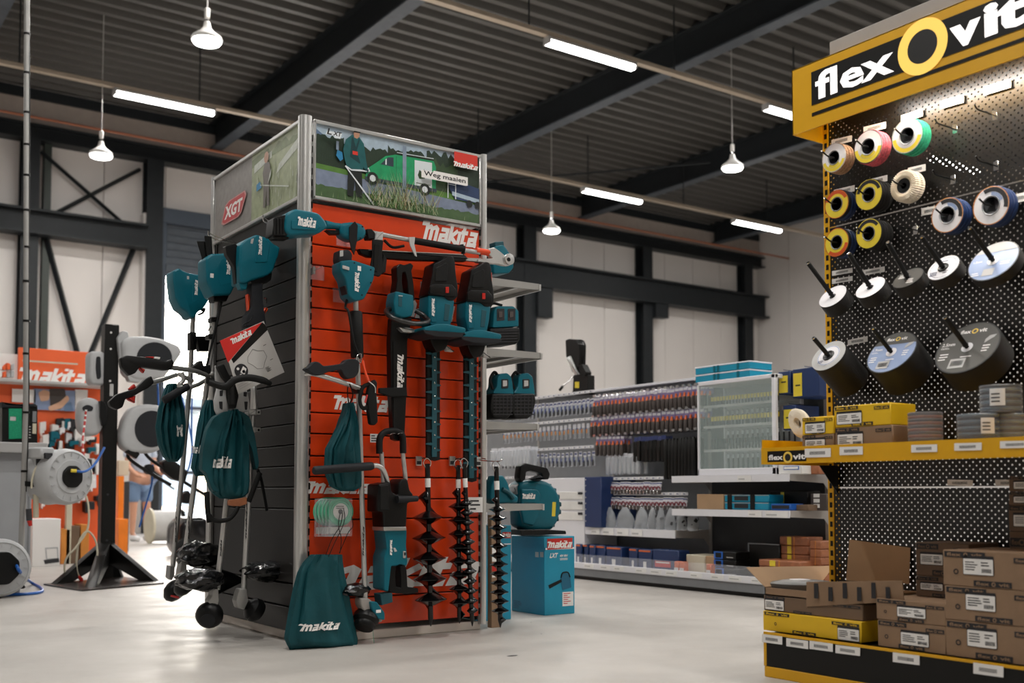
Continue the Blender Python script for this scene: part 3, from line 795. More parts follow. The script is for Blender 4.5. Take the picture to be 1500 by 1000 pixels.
# header front: frame and picture
zt = TH; zb = TR(446, 289).z
def hdr(M, W, mirror=False):
    mb = MB(M)
    for (cx, cy, w_, h_) in ((W/2, zt-.008, W, .02), (W/2, zb+.008, W, .018), (.007, (zt+zb)/2, .014, zt-zb), (W-.007, (zt+zb)/2, .014, zt-zb)): mb.box((cx, cy, .004), (w_, h_, .03), 'alu', bev=.004)
    return mb
M1 = frame((TX+.05, TY0+.01, 0), (1, 0, 0), (0, 0, 1)); W1 = TX1-TX-.08
part('header_frame', hdr(M1, W1), tower)
M2 = frame((TX+.01, TY1-.03, 0), (0, -1, 0), (0, 0, 1)); W2 = TY1-TY0-.06
part('header_frame', hdr(M2, W2), tower)
for nm, c in dict(p_sky='#a9bccb', p_hill='#5c7390', p_tree='#27382a', p_tree2='#3a4f33', p_grass='#3f6a34', p_lawn='#57813a', p_road='#7f8ba2', p_field='#4a6440', p_van='#1f9a63', p_vand='#156b46', p_white='#dfe6ea', p_glass='#33424c', p_pants='#1b2120', p_jack='#1c5c5f', p_jackd='#123c40', p_skin='#b98c72', p_reed='#9fb08a', p_reed2='#c9c3a0', p_red='#d7372a', p_blue='#2f84b4', p_navy='#2a3d63', p_tan='#8f7f5b', p_pole='#8494a8',
                  q_grey='#8b8783', q_grass='#9fa886', q_gr2='#7c8a63', q_lt='#c3c9be', q_fig='#6c6660', q_red='#c4464a', q_pink='#c88b88').items(): mat(nm, c, .35, noise=.12 if nm not in ('p_white', 'p_red') else 0, scale=30)
A = {}
mb = MB(); rr = random.Random(3); H_ = zt-zb-.03; z_ = zb+.017; W_ = W1-.03
Mp = M1 @ Matrix.Translation((.015, z_, .006)) ; LZ = [0]
def S(u, v): return (u*W_, v*H_)
def pg(pts, m): LZ[0] += .00006; mb.poly([S(*p) for p in pts], m, Mp, LZ[0])
def jag(u0, u1, v0, a, n, m, base=0):
    top = [(u0+(u1-u0)*i/n, v0+a*rr.uniform(-1, 1)) for i in range(n+1)]
    for i in range(n): pg([(top[i][0], base), (top[i+1][0], base), top[i+1], top[i]], m)
pg([(0, 0), (1, 0), (1, 1), (0, 1)], 'p_sky'); pg([(0, .6), (0, .93), (.05, .85), (.14, .78), (.3, .74), (.3, .6)], 'p_hill')
jag(0, .16, .86, .03, 12, 'p_tree', .4); jag(.14, .52, .8, .04, 26, 'p_tree', .4); jag(.42, .7, .86, .05, 18, 'p_tree', .4); jag(.66, 1, .93, .05, 22, 'p_tree', .3); jag(.7, .86, .8, .06, 10, 'p_tree2', .3)
pg([(0, 0), (1, 0), (1, .36), (0, .45)], 'p_lawn'); pg([(0, .1), (1, .05), (1, .27), (0, .38)], 'p_road')
jag(0, .4, .16, .015, 30, 'p_field'); jag(.3, 1, .14, .02, 40, 'p_field')
# van
pg([(.28, .36), (.29, .5), (.34, .6), (.4, .73), (.46, .78), (.7, .8), (.715, .72), (.715, .36)], 'p_van')
pg([(.58, .37), (.58, .76), (.69, .77), (.69, .37)], 'p_white'); pg([(.37, .6), (.415, .72), (.45, .735), (.45, .6)], 'p_glass'); pg([(.4, .61), (.4, .68), (.408, .7), (.408, .61)], 'p_white')
pg([(.465, .4), (.465, .76), (.468, .76), (.468, .4)], 'p_vand'); pg([(.28, .34), (.28, .39), (.72, .4), (.72, .35)], 'p_glass'); pg([(.28, .44), (.28, .49), (.3, .52), (.31, .47)], 'p_white')
for cu, cv in ((.325, .38), (.645, .36)):
    LZ[0] += .0001; mb.poly([(p[0]+cu*W_, p[1]+cv*H_) for p in circ(.032, 16)], 'p_pants', Mp, LZ[0]); LZ[0] += .0001; mb.poly([(p[0]+cu*W_, p[1]+cv*H_) for p in circ(.017, 16)], 'p_white', Mp, LZ[0])
pg([(.6, .55), (.61, .63), (.63, .6), (.64, .66), (.645, .52), (.61, .5)], 'p_tree2'); pg([(.59, .43), (.68, .43), (.68, .44), (.59, .44)], 'p_tree2'); pg([(.47, .81), (.7, .83), (.7, .84), (.47, .82)], 'p_white')
pg([(.505, .3), (.505, .93), (.528, .93), (.528, .3)], 'p_pole')
# trailer and rails
pg([(.8, .45), (.8, .57), (.88, .57), (1, .52), (1, .3), (.84, .3)], 'p_navy'); pg([(.82, .35), (1, .3), (1, .36), (.82, .41)], 'p_sky')
for u in (.79, .84): pg([(u, .3), (u, .62), (u+.006, .62), (u+.006, .3)], 'p_white')
for v in (.6, .5): pg([(.79, v), (.79, v+.012), (.846, v+.012), (.846, v)], 'p_white')
for cu in (.935, .99):
    LZ[0] += .0001; mb.poly([(min(W_, p[0]+cu*W_), p[1]+.27*H_) for p in circ(.02, 14)], 'p_pants', Mp, LZ[0])
# the mower in a teal jacket
pg([(.175, .08), (.18, .5), (.26, .5), (.265, .08), (.225, .07), (.22, .35), (.21, .07)], 'p_pants')
pg([(.15, .7), (.165, .85), (.2, .93), (.24, .93), (.27, .84), (.285, .6), (.26, .45), (.175, .46), (.16, .56)], 'p_jack')
pg([(.19, .62), (.2, .9), (.207, .9), (.25, .56), (.245, .55)], 'p_jackd'); pg([(.24, .9), (.247, .88), (.215, .6), (.205, .62)], 'p_jackd'); pg([(.205, .66), (.205, .71), (.235, .71), (.235, .66)], 'p_red')
pg([(.27, .84), (.285, .6), (.295, .5), (.275, .48), (.262, .6)], 'p_jack'); pg([(.275, .5), (.3, .49), (.295, .43), (.28, .44)], 'p_jackd')
pg([(.213, .9), (.21, .985), (.228, 1.0), (.246, .98), (.243, .92), (.23, .89)], 'p_skin'); pg([(.208, .97), (.215, 1.0), (.25, 1.0), (.25, .975)], 'p_pants')
pg([(.11, .6), (.118, .68), (.145, .66), (.15, .57), (.135, .53)], 'p_blue'); pg([(.11, .68), (.11, .8), (.125, .8), (.125, .68)], 'p_pole')
pg([(.16, .47), (.165, .49), (.2, .45), (.25, .47), (.29, .465), (.29, .455), (.2, .43)], 'p_white'); pg([(.163, .47), (.17, .475), (.335, .02), (.328, .0)], 'p_white')
# tall grass
for i in range(210):
    u = rr.uniform(.3, .72); v = max(0, rr.uniform(-.02, .16)); L = rr.uniform(.15, .5)*(1-abs(u-.5)*1.6); dx = rr.uniform(-.09, .07)
    pg([(u, v), (u+.004, v), (min(.99, u+dx+.002), v+L)], rr.choice(['p_reed', 'p_reed', 'p_field', 'p_tan', 'p_reed2', 'p_lawn']))
for i in range(80):
    u = rr.uniform(.0, .985); v = 0; L = rr.uniform(.06, .2); dx = rr.uniform(-.015, .012)
    pg([(u, v), (u+.003, v), (max(0, u+dx), v+L)], rr.choice(['p_reed', 'p_lawn', 'p_field', 'p_grass']))
# badges
pg([(.04, .845), (.05, .9), (.135, .9), (.125, .82), (.09, .82), (.09, .845)], 'p_white'); mb.text('L', Mp, .048*W_, .85*H_, .026*W_, .085*H_, 'ink', LZ[0]+.0002, .03, .25); mb.text('XT', Mp, .082*W_, .85*H_, .045*W_, .06*H_, 'ink', LZ[0]+.0002, .03, .25)
LZ[0] += .0004; pg([(.82, .78), (.82, .99), (.975, .99), (.975, .78)], 'p_red'); mb.logo(Mp, .815*W_, .765*H_, .165*W_, .085*H_, 'letter_white', LZ[0]+.0003)
LZ[0] += .0005; pg([(.61, .51), (.61, .62), (.685, .62), (.686, .64), (.91, .64), (.91, .52), (.9, .51)], 'letter_white')
mb.text('Weg maaien', Mp, .625*W_, .525*H_, .27*W_, .09*H_, 'ink', LZ[0]+.0003, .018)
part('picture_panel', mb, tower, 'landscape picture of a man mowing beside a green van, with the words Weg maaien')
# header side picture
mb = MB(); Mp = M2 @ Matrix.Translation((.015, z_, .006)); W_ = W2-.03; LZ[0] = 0; rr = random.Random(5)
pg([(0, 0), (1, 0), (1, 1), (0, 1)], 'q_grey'); pg([(.47, 0), (1, 0), (1, 1), (.47, 1)], 'q_grass')
jag(.47, 1, .9, .06, 14, 'q_gr2', .8); pg([(.5, .7), (.7, .78), (.7, .88), (.5, .82)], 'q_lt'); pg([(.75, .5), (1, .7), (1, .84), (.78, .62)], 'q_lt')
for i in range(90):
    u = rr.uniform(.475, .99); v = rr.uniform(0, .6); pg([(u, v), (u+.005, v), (min(.995, u+rr.uniform(-.004, .01)), v+rr.uniform(.05, .22))], rr.choice(['q_gr2', 'q_lt', 'q_grass']))
pg([(.62, .1), (.62, .5), (.61, .62), (.63, .74), (.66, .76), (.69, .7), (.7, .55), (.68, .45), (.69, .1), (.66, .1), (.655, .4), (.645, .1)], 'q_fig')
LZ[0] += .0001; mb.poly([(p[0]+.65*W_, p[1]+.82*H_) for p in circ(.03, 12)], 'p_skin', Mp, LZ[0])
pg([(.67, .42), (.7, .5), (.71, .62), (.69, .55)], 'q_lt'); pg([(.54, .4), (.54, .5), (.58, .52), (.6, .42)], 'p_blue'); pg([(.58, .46), (.585, .47), (.9, .22), (.895, .2)], 'q_lt')
pg([(.1, .22), (.15, .48), (.2, .52), (.4, .53), (.42, .46), (.36, .22), (.32, .18), (.13, .18)], 'q_pink'); pg([(.115, .24), (.16, .46), (.2, .5), (.39, .51), (.405, .45), (.35, .24), (.31, .2), (.14, .2)], 'q_red')
mb.text('XGT', Mp, .14*W_, .25*H_, .22*W_, .2*H_, 'letter_white', LZ[0]+.0003, .04, .25)
part('picture_panel', mb, tower, 'faded side picture with red lettered badge')
mb = MB(); mb.box(((TX+TX1)/2, (TY0+TY1)/2, TH-.3), (TX1-TX-.08, TY1-TY0-.08, .02), 'slat_dark'); part('top_board', mb, tower)
# band between side picture and slats is part of the slat panel; shelves on the hidden side reach out to the right
def shelf(py0, py1, pxe):
    a = TR(716, py0); b = TR(716, py1); e = PY(pxe, (py0+py1)/2+6, TY0+.05)
    z1 = a.z-.0; z0 = z1-.045; mb = MB()
    x0 = TX1+.005; x1 = e.x
    prof = [(x0, z0+.0), (x1-.02, z0+.012), (x1, z1-.034), (x1-.012, z1), (x0, z1)]
    for y in (TY0+.06, TY1-.12):
        mb.prism(prof, -.006, .006, 'alu_dull', frame((0, y, 0), (1, 0, 0), (0, 0, 1)))
    mb.box(((x0+x1)/2, (TY0+TY1)/2-.03, z1-.012), (x1-x0, TY1-TY0-.2, .012), 'shelf_grey')
    mb.box((x1-.008, (TY0+TY1)/2-.03, z1-.02), (.012, TY1-TY0-.16, .035), 'alu')
    for f in (.3, .65): mb.box((x0+(x1-x0)*f, (TY0+TY1)/2-.03, z1-.026), (.02, TY1-TY0-.2, .014), 'alu')
    part('shelf', mb, tower); return z1, x0, x1
SH = [shelf(402, 414, 793), shelf(507, 519, 795), shelf(616, 628, 790), shelf(738, 752, 798)]
# ================================================================ TOOLS ON THE RED FACE
FR = Face('Y', TY0)
def hook(px, py, L=.1, label=None): pass
# ---- pole hedge trimmer across the top
t = thing('pole_hedge_trimmer', 'long folded pole hedge trimmer with teal motor, hung sideways across the red panel top', 'hedge trimmer', FR.pt(570, 350, .1))
mb = MB(); FR.P(mb, [(416, 336), (419, 312), (433, 305), (467, 311), (478, 324), (481, 333), (467, 342), (446, 343), (424, 346)], .06, .11, 'teal', .02, .028)
FR.P(mb, [(427, 322), (464, 326), (470, 332), (463, 337), (427, 335)], .168, .006, 'teal', .006, .002)
FR.logo(mb, 436, 320, 463, 331, .1745)
part('motor_housing', mb, t)
mb = MB(); FR.P(mb, [(399, 344), (402, 318), (419, 314), (422, 345)], .07, .09, 'black_plastic', .008, .01)
for k in range(4): FR.P(mb, [(401+k*4.5, 320), (403+k*4.5, 319), (403+k*4.5, 343), (401+k*4.5, 343)], .155, .01, 'black_rubber', 0, .002)
FR.P(mb, [(400, 345), (425, 345), (423, 350), (402, 349)], .08, .06, 'black_plastic', .004, .004)
part('battery_mount', mb, t)
mb = MB(); FR.T(mb, [(476, 329, .11), (490, 331, .11), (508, 334, .11)], [.022, .016, .02], 'teal', 6, 12); part('rear_grip', mb, t)
mb = MB(); FR.P(mb, [(478, 336), (498, 337), (499, 343), (486, 343)], .09, .035, 'black_plastic', .004, .005); part('trigger', mb, t, 'black trigger')
mb = MB(); FR.P(mb, [(500, 326), (520, 324), (533, 328), (538, 338), (536, 348), (528, 352), (514, 352), (500, 344)], .07, .075, 'teal', .02, .022)
for q in ((531, 332), (535, 345), (528, 349)): FR.disc(mb, *q, .144, [(.004, 0), (.004, .002), (0, .002)], 'black_plastic', 8)
part('front_housing', mb, t)
mb = MB(); FR.P(mb, [(537, 335), (545, 335), (550, 341), (550, 350), (540, 350)], .08, .05, 'black_rubber', .006, .006); part('shaft_clamp', mb, t)
mb = MB(); FR.T(mb, [(540, 340, .105), (604, 352, .105), (676, 366, .105), (702, 370, .105)], .0125, 'alu'); part('pole', mb, t)
mb = MB(); FR.T(mb, [(602, 351.5, .105), (604, 352, .105), (676, 364.5, .105), (679, 365, .105)], [.014, .0175, .0175, .02], 'black_rubber', 0, 12); FR.T(mb, [(676, 358, .105), (679, 372, .105)], .011, 'black_plastic'); part('foam_grip', mb, t)
mb = MB(); FR.T(mb, [(697, 367, .105), (716, 370, .105)], .017, 'orange', 0, 12); part('coupling', mb, t, 'orange coupling')
mb = MB(); FR.P(mb, [(716, 364), (724, 362), (733, 368), (741, 375), (747, 373), (752, 381), (747, 389), (738, 388), (730, 386), (700, 384), (700, 379), (722, 378), (717, 373)], .085, .035, 'alu', .006, .006)
FR.disc(mb, 745, 380, .12, [(.03, 0), (.03, .012), (.016, .014)], 'alu', 24); FR.disc(mb, 745, 380, .133, [(.011, 0), (.011, .003), (0, .003)], 'black_plastic', 14)
part('gear_head', mb, t)
mb = MB(); FR.P(mb, [(681, 377), (705, 378), (705, 384), (682, 382)], .09, .02, 'alu', .003, .003); part('cutter_bar', mb, t)
mb = MB(); FR.P(mb, [(526, 364), (545, 365), (680, 372), (687, 379), (682, 383), (600, 381), (540, 376), (529, 371)], .075, .035, 'black_plastic', .004, .005)
FR.P(mb, [(540, 365.4), (678, 372), (678, 373), (540, 366.4)], .109, .003, 'alu', 0, 0)
part('blade_cover', mb, t)
def strap(pts, w_=.017, m='black_rubber', F=FR, nm='strap', tt=None, fl=.18):
    mb = MB(); F.T(mb, pts, w_, m, 6, 8, flat=fl, up=None); return part(nm, mb, tt or t)
mb = MB(); FR.P(mb, [(512, 332), (520, 324), (524, 330), (523, 352), (519, 373), (515, 366), (512, 350)], .148, .006, 'black_rubber', .002); part('strap', mb, t)
mb = MB(); FR.P(mb, [(546, 350), (562, 352), (560, 370), (562, 398), (556, 405), (544, 402), (543, 390), (546, 372)], .13, .012, 'black_rubber', .005, .003); FR.P(mb, [(549, 357), (557, 358), (553, 398), (547, 396)], .142, .004, 'black_plastic', .003, .001)
FR.P(mb, [(552, 340), (562, 339), (561, 352), (550, 351)], .12, .02, 'label_grey', .003, .003); part('strap', mb, t)
mb = MB(); FR.P(mb, [(562, 372), (567, 380), (565, 398), (558, 402), (558, 396)], .12, .01, 'black_rubber', .003, .002); part('strap', mb, t)
mb = MB(); FR.P(mb, [(599, 347), (608, 347), (607, 358), (611, 376), (608, 374), (601, 359)], .123, .006, 'label_grey', .002); FR.T(mb, [(563, 352, .1), (575, 362, .09), (592, 360, .1)], .007, 'black_rubber', 4); part('strap', mb, t)
# ---- line trimmer
t = thing('line_trimmer', 'line trimmer hanging upright at the left of the red panel, teal motor head on top', 'line trimmer', FR.pt(537, 927, .1))
mb = MB(); FR.P(mb, [(499, 382), (516, 380), (550, 391), (548, 409), (534, 438), (520, 441), (511, 433), (507, 410), (499, 396)], .07, .1, 'teal', .012, .022)
FR.P(mb, [(524, 389), (529, 390), (529, 397), (524, 396)], .169, .002, 'letter_white', .001); 
FR.vlogo(mb, 519, 399, 527, 427, .171, up=False)
for q in ((519, 385), (543, 395), (530, 432), (543, 414)): FR.disc(mb, *q, .1695, [(.004, 0), (.004, .002), (0, .002)], 'black_plastic', 8)
part('motor_housing', mb, t)
mb = MB(); FR.P(mb, [(497, 366), (512, 365), (517, 372), (516, 386), (499, 388), (496, 380)], .08, .07, 'grey_rubber', .01, .012); FR.P(mb, [(498, 367), (503, 366), (503, 375), (498, 376)], .15, .003, 'label_grey', .002, .001); part('battery_mount', mb, t)
mb = MB(); FR.P(mb, [(502, 388), (512, 391), (512, 396), (502, 393)], .171, .006, 'label_grey', .003, .002); part('badge', mb, t); mb = MB(); FR.P(mb, [(505, 418), (512, 416), (515, 432), (508, 430)], .1, .06, 'grey_rubber', .005, .01); part('latch', mb, t)
mb = MB(); FR.T(mb, [(521, 438, .12), (523, 520, .12), (527, 620, .12), (531, 760, .12), (535, 878, .12)], .0128, 'alu', 0, 12); part('shaft', mb, t)
mb = MB(); FR.vlogo(mb, 530.5, 770, 533.5, 815, .134, 'ink', up=True); 
part('shaft_decal', mb, t)
mb = MB(); FR.T(mb, [(521.5, 456, .12), (521.5, 458, .12), (523.2, 522, .12), (523.3, 524, .12)], [.026, .031, .031, .027], 'black_rubber', 0, 14); part('foam_grip', mb, t)
mb = MB(); FR.T(mb, [(446, 548, .14), (458, 547, .16), (470, 550, .17), (500, 559, .17), (528, 569, .15)], .0125, 'alu', 5, 12); part('handlebar', mb, t)
mb = MB(); FR.P(mb, [(447, 540), (455, 535), (460, 529), (468, 530), (474, 536), (490, 534), (503, 532), (508, 526), (520, 525), (527, 529), (526, 545), (520, 553), (510, 555), (504, 550), (500, 541), (480, 545), (468, 550), (459, 548)], .15, .045, 'grey_rubber', .01, .016); part('trigger_grip', mb, t)
mb = MB(); FR.P(mb, [(522, 564), (532, 564), (533, 576), (524, 576)], .1, .06, 'black_plastic', .004, .005); part('bar_clamp', mb, t)
mb = MB(); FR.T(mb, [(521, 530, .17), (528, 531, .17), (529, 519, .17), (524, 520, .17), (523, 530, .17)], .0035, 'chrome', 4, 6); part('hanging_ring', mb, t)
mb = MB(); FR.T(mb, [(509, 436, .12), (506, 450, .12), (511, 458, .14), (518, 500, .15), (528, 525, .15)], .006, 'black_rubber', 6, 8); part('cable', mb, t)
mb = MB(); FR.P(mb, [(529, 876), (541, 876), (553, 888), (562, 903), (560, 911), (550, 912), (538, 902), (529, 886)], .08, .07, 'shelf_grey', .01, .02); part('gear_case', mb, t)
mb = MB(); FR.P(mb, [(543, 881), (552, 881), (564, 897), (564, 908), (554, 906), (545, 893)], .13, .04, 'teal', .008, .012); FR.R(mb, 551, 893, 558, 897, .169, .002, 'letter_white'); part('gear_cover', mb, t)
mb = MB(); c = FR.pt(535, 911, .12); a = Vector((-.45, -.35, -.82)).normalized(); M_ = frame(c-a*.03, a.orthogonal(), a.cross(a.orthogonal()), a)
mb.lathe([(.02, -.03), (.05, -.025), (.062, -.005), (.064, .02), (.05, .035), (.052, .05), (.045, .062), (0, .064)], 'black_plastic', M_, 28)
for k in range(10): q = 2*PI*k/10; mb.box((.061*math.cos(q), .061*math.sin(q), .008), (.008, .008, .03), 'black_rubber', Matrix.Rotation(q, 4, 'Z')) if False else None
part('line_spool', mb, t)
mb = MB(); FR.T(mb, [(546, 920, .12), (547, 932, .12), (548, 942, .12)], .0012, 'green_reel', 3, 5); part('cutting_line', mb, t, 'green cutting line')
mb = MB(); crumple(mb, FR, 501, 853, 540, 875, .1, .09, 'black_bag', 4); part('wrapped_guard', mb, t, 'guard wrapped in black plastic')
# ---- harness clip hanging on it
t = thing('harness_clip', 'black harness pad with an orange strap hanging beside the line trimmer shaft', 'harness', FR.pt(545, 620, .2))
mb = MB(); FR.T(mb, [(531, 528, .19), (535, 545, .2), (540, 558, .21)], .006, 'orange', 3, 8); part('strap', mb, t, 'orange strap')
mb = MB(); FR.P(mb, [(541, 565), (549, 555), (553, 560), (552, 575), (554, 618), (549, 623), (543, 621), (540, 600), (539, 575)], .18, .03, 'black_rubber', .008, .008); part('pad', mb, t)
mb = MB(); FR.T(mb, [(541, 562, .2), (531, 568, .2), (527, 585, .2), (531, 597, .2), (541, 596, .2)], .01, 'black_rubber', 6, 8, flat=.6); part('strap', mb, t)
mb = MB(); FR.T(mb, [(540, 558, .21), (549, 566, .22), (550, 575, .21)], .0022, 'white_paint', 4, 6); FR.T(mb, [(538, 578, .22), (535, 590, .22)], .004, 'hose_red', 0, 6); part('cord', mb, t)
# ---- bag on the handlebar
b1 = cloth_bag('drawstring_bag', FR, [(590, 508, 514), (604, 505, 517), (625, 497, 521), (657, 480, 525), (690, 478, 527), (712, 485, 527), (719, 498, 519)], .12, .11, 'teal drawstring bag hung from the handlebar over the red panel', seed=2)
mb = MB(); FR.T(mb, [(511, 592, .12), (509, 575, .14), (510, 562, .17)], .003, 'black_rubber', 4, 6); FR.T(mb, [(512, 592, .12), (517, 578, .15), (512, 562, .18)], .003, 'black_rubber', 4, 6); part('cord', mb, b1)
# ---- chain saw with a long bar cover
t = thing('long_reach_saw', 'hedge trimmer with grey loop guard and a long black blade cover, lettered down its length', 'hedge trimmer', FR.pt(583, 644, .08))
mb = MB(); FR.P(mb, [(581, 391), (586, 386), (592, 388), (602, 385), (606, 389), (603, 396), (606, 415), (608, 440), (599, 440), (597, 412), (594, 398), (590, 399), (589, 412), (592, 432), (579, 432), (582, 410)], .07, .06, 'black_plastic', .006, .014); part('rear_handle', mb, t)
mb = MB(); FR.P(mb, [(580, 426), (606, 432), (607, 450), (604, 463), (590, 465), (579, 460), (577, 442)], .06, .09, 'teal', .01, .02); FR.P(mb, [(584, 434), (589, 434), (589, 449), (584, 448)], .149, .003, 'teal_dark', .002); FR.R(mb, 584, 432, 590, 434, .15, .002, 'label_grey'); part('motor_housing', mb, t)
mb = MB(); FR.T(mb, [(575, 452, .1), (566, 455, .13), (571, 463, .19), (588, 470, .22), (610, 474, .21), (627, 471, .17), (622, 463, .12), (609, 455, .09)], .0125, 'steel_dark', 6, 12); part('front_guard', mb, t)
mb = MB(); FR.P(mb, [(585, 479), (600, 480), (613, 484), (610, 487), (592, 486)], .1, .04, 'alu', .004, .005); part('guard_plate', mb, t)
mb = MB(); FR.P(mb, [(574, 465), (604, 465), (600, 486), (597, 500), (596, 572), (593, 640), (586, 646), (577, 643), (573, 572), (572, 500)], .06, .045, 'black_plastic', .008, .01)
FR.P(mb, [(576, 500), (580, 500), (580, 640), (577, 636)], .105, .004, 'black_rubber'); FR.vlogo(mb, 581, 519, 592, 570, .1065, up=False); FR.P(mb, [(556, 568), (596, 567), (597, 580), (574, 581), (556, 575)], .1, .02, 'black_rubber', .004, .004)
part('blade_cover', mb, t)
# ---- two hedge trimmers side by side
def hedge(dx, dy, s, label, ylow):
    X = lambda L: [(636+dx+(x-636)*s, y+dy) for x, y in L]
    t = thing('hedge_trimmer', label, 'hedge trimmer', FR.pt(636+dx, ylow, .08), 0, 'cordless hedge trimmers hanging on the red panel')
    mb = MB(); FR.P(mb, X([(636, 386), (645, 382), (658, 374), (664, 375), (667, 384), (668, 400), (671, 420), (671, 434), (665, 440), (657, 440), (650, 434), (627, 432), (630, 418), (634, 400)]), .06, .1, 'black_plastic', .012, .02)
    FR.P(mb, X([(639, 392), (654, 384), (657, 388), (655, 412), (637, 412)]), .158, .006, 'black_rubber', .006, .003)
    FR.P(mb, X([(630, 419), (636, 415), (662, 416), (669, 424), (668, 434), (655, 434), (630, 430)]), .155, .014, 'black_plastic', .006, .005)
    part('rear_handle', mb, t)
    mb = MB(); FR.P(mb, X([(653, 420), (658, 420), (658, 429), (653, 429)]), .168, .005, 'red_trigger', .002, .002); part('lock_button', mb, t, 'red button')
    mb = MB(); FR.P(mb, X([(665, 389), (668, 390), (668.5, 412), (665, 411)]), .1, .05, 'orange', .002, .003); part('trigger', mb, t, 'orange trigger')
    mb = MB(); FR.P(mb, X([(628, 432), (650, 434), (666, 440), (664, 458), (660, 477), (631, 476), (627, 455)]), .06, .095, 'teal', .008, .02)
    FR.P(mb, X([(629, 438), (640, 440), (640, 472), (632, 472), (629, 455)]), .153, .005, 'teal', .004, .003); FR.vlogo(mb, *X([(632, 437)])[0], *X([(637, 463)])[0], .1588, up=False)
    FR.P(mb, X([(652, 444), (660, 446), (657, 470), (650, 470)]), .153, .004, 'teal_dark', .004, .002)
    part('motor_housing', mb, t)
    a = FR.pt(*X([(623, 480)])[0], .2); 
    mb = MB(); o = FR.P(mb, X([(622, 479), (640, 474), (655, 474), (682, 480), (683, 485), (680, 488), (622, 484)]), .04, .2, 'teal', .01, .008); part('hand_guard', mb, t)
    mb = MB(); FR.P(mb, X([(620, 483), (682, 487), (683, 490), (677, 494), (640, 493), (622, 488)]), .05, .19, 'grey_rubber', .008, .008); part('guard_rim', mb, t)
    mb = MB(); FR.P(mb, X([(629, 492), (659, 493), (656, 505), (652, 512), (640, 516), (634, 506)]), .05, .09, 'black_plastic', .01, .02); FR.P(mb, X([(653, 506), (658, 507), (666, 515), (655, 514)]), .09, .03, 'label_grey', .003, .004); part('gear_case', mb, t)
    y0 = 505+dy; cx = 636+dx
    mb = MB(); FR.P(mb, [(cx-10.5*s, y0), (cx+9*s, y0), (cx+9*s, ylow-2), (cx+2*s, ylow), (cx-10.5*s, ylow-3)], .06, .018, 'black_rubber', .002, .003); part('blade_cover', mb, t)
    mb = MB(); FR.P(mb, [(cx-3*s, y0), (cx+4*s, y0), (cx+4*s, ylow-6), (cx-3*s, ylow-6)], .079, .007, 'teal_dark', .001)
    y = y0+12
    while y < ylow-14:
        FR.P(mb, [(cx-3*s, y-2.2), (cx-12*s, y-1), (cx-12*s, y+.6), (cx-3*s, y+2.2)], .079, .006, 'teal_dark'); FR.P(mb, [(cx+4*s, y+7), (cx+10*s, y+8.5), (cx+10*s, y+10), (cx+4*s, y+11)], .079, .006, 'teal_dark')
        FR.disc(mb, cx+.4, y+6, .086, [(.0045, 0), (.0045, .003), (0, .004)], 'chrome', 8); y += 19
    part('blade', mb, t, 'teal toothed blade'); return t
hedge(0, 0, 1, 'teal and black hedge trimmer hanging blade down, nearer the middle of the red panel', 675)
hedge(54.5, 9, .95, 'teal and black hedge trimmer hanging blade down at the right edge of the red panel', 706)
# ---- earth auger drive
E = lambda L: [(530+x*.28, 620+y*.28) for x, y in L]
t = thing('earth_auger_drill', 'teal and black earth auger drill with padded hoop handle, low on the red panel', 'power drill', FR.pt(585, 890, .1))
def e3(x, y, o): return (530+x*.28, 620+y*.28, o)
mb = MB(); FR.T(mb, [e3(92, 158, .12), e3(94, 80, .12), e3(118, 48, .12), e3(150, 40, .12), e3(185, 42, .12), e3(212, 68, .12), e3(216, 156, .12)], .0165, 'black_rubber', 6, 12)
for q in ((160, 52), (200, 50)): FR.T(mb, [e3(q[0]-12, q[1]+6, .138), e3(q[0], q[1], .14), e3(q[0]+14, q[1], .138)], .002, 'chrome', 4, 6)
part('hoop_grip', mb, t)
mb = MB(); FR.T(mb, [e3(102, 150, .12), e3(113, 308, .12)], .0115, 'alu', 0, 12); part('hoop_tube', mb, t); mb = MB(); FR.T(mb, [e3(213, 150, .12), e3(229, 295, .12)], .0115, 'alu', 0, 12); part('hoop_tube', mb, t)
mb = MB(); FR.T(mb, [(545, 682.5, .2), (553, 682, .2), (561, 688, .19), (566, 700, .17), (568, 712, .15)], .0125, 'alu', 6, 12); part('side_bar', mb, t)
mb = MB(); FR.T(mb, [(459, 689, .22), (461, 689, .22), (543, 682.5, .2), (546, 682, .2)], [.015, .02, .02, .017], 'grey_rubber', 0, 14); part('side_grip', mb, t)
mb = MB(); FR.P(mb, E([(88, 318), (150, 305), (158, 360), (190, 375), (196, 310), (215, 288), (240, 290), (252, 350), (270, 370), (270, 405), (240, 418), (234, 540), (116, 545), (112, 462), (86, 462)]), .07, .12, 'black_plastic', .01, .02)
FR.T(mb, [e3(185, 397, .2), e3(290, 393, .2)], [.018, .014], 'grey_rubber', 0, 12); FR.P(mb, E([(96, 325), (140, 320), (146, 455), (96, 455)]), .185, .012, 'black_rubber', .006, .005); part('gear_housing', mb, t)
mb = MB(); FR.P(mb, E([(115, 542), (234, 540), (236, 560), (118, 562)]), .07, .125, 'alu', .003, .004); part('collar', mb, t)
mb = MB(); FR.P(mb, E([(122, 558), (236, 556), (233, 640), (240, 720), (236, 745), (205, 735), (180, 745), (155, 745), (140, 880), (118, 870), (118, 700), (132, 660)]), .06, .12, 'teal', .008, .02)
FR.vlogo(mb, *E([(146, 608)])[0], *E([(160, 690)])[0], .182, up=False); FR.P(mb, E([(218, 668), (232, 668), (232, 705), (218, 705)]), .178, .008, 'label_grey', .003, .003); FR.P(mb, E([(222, 674), (230, 674), (230, 690), (222, 690)]), .186, .002, 'ink')
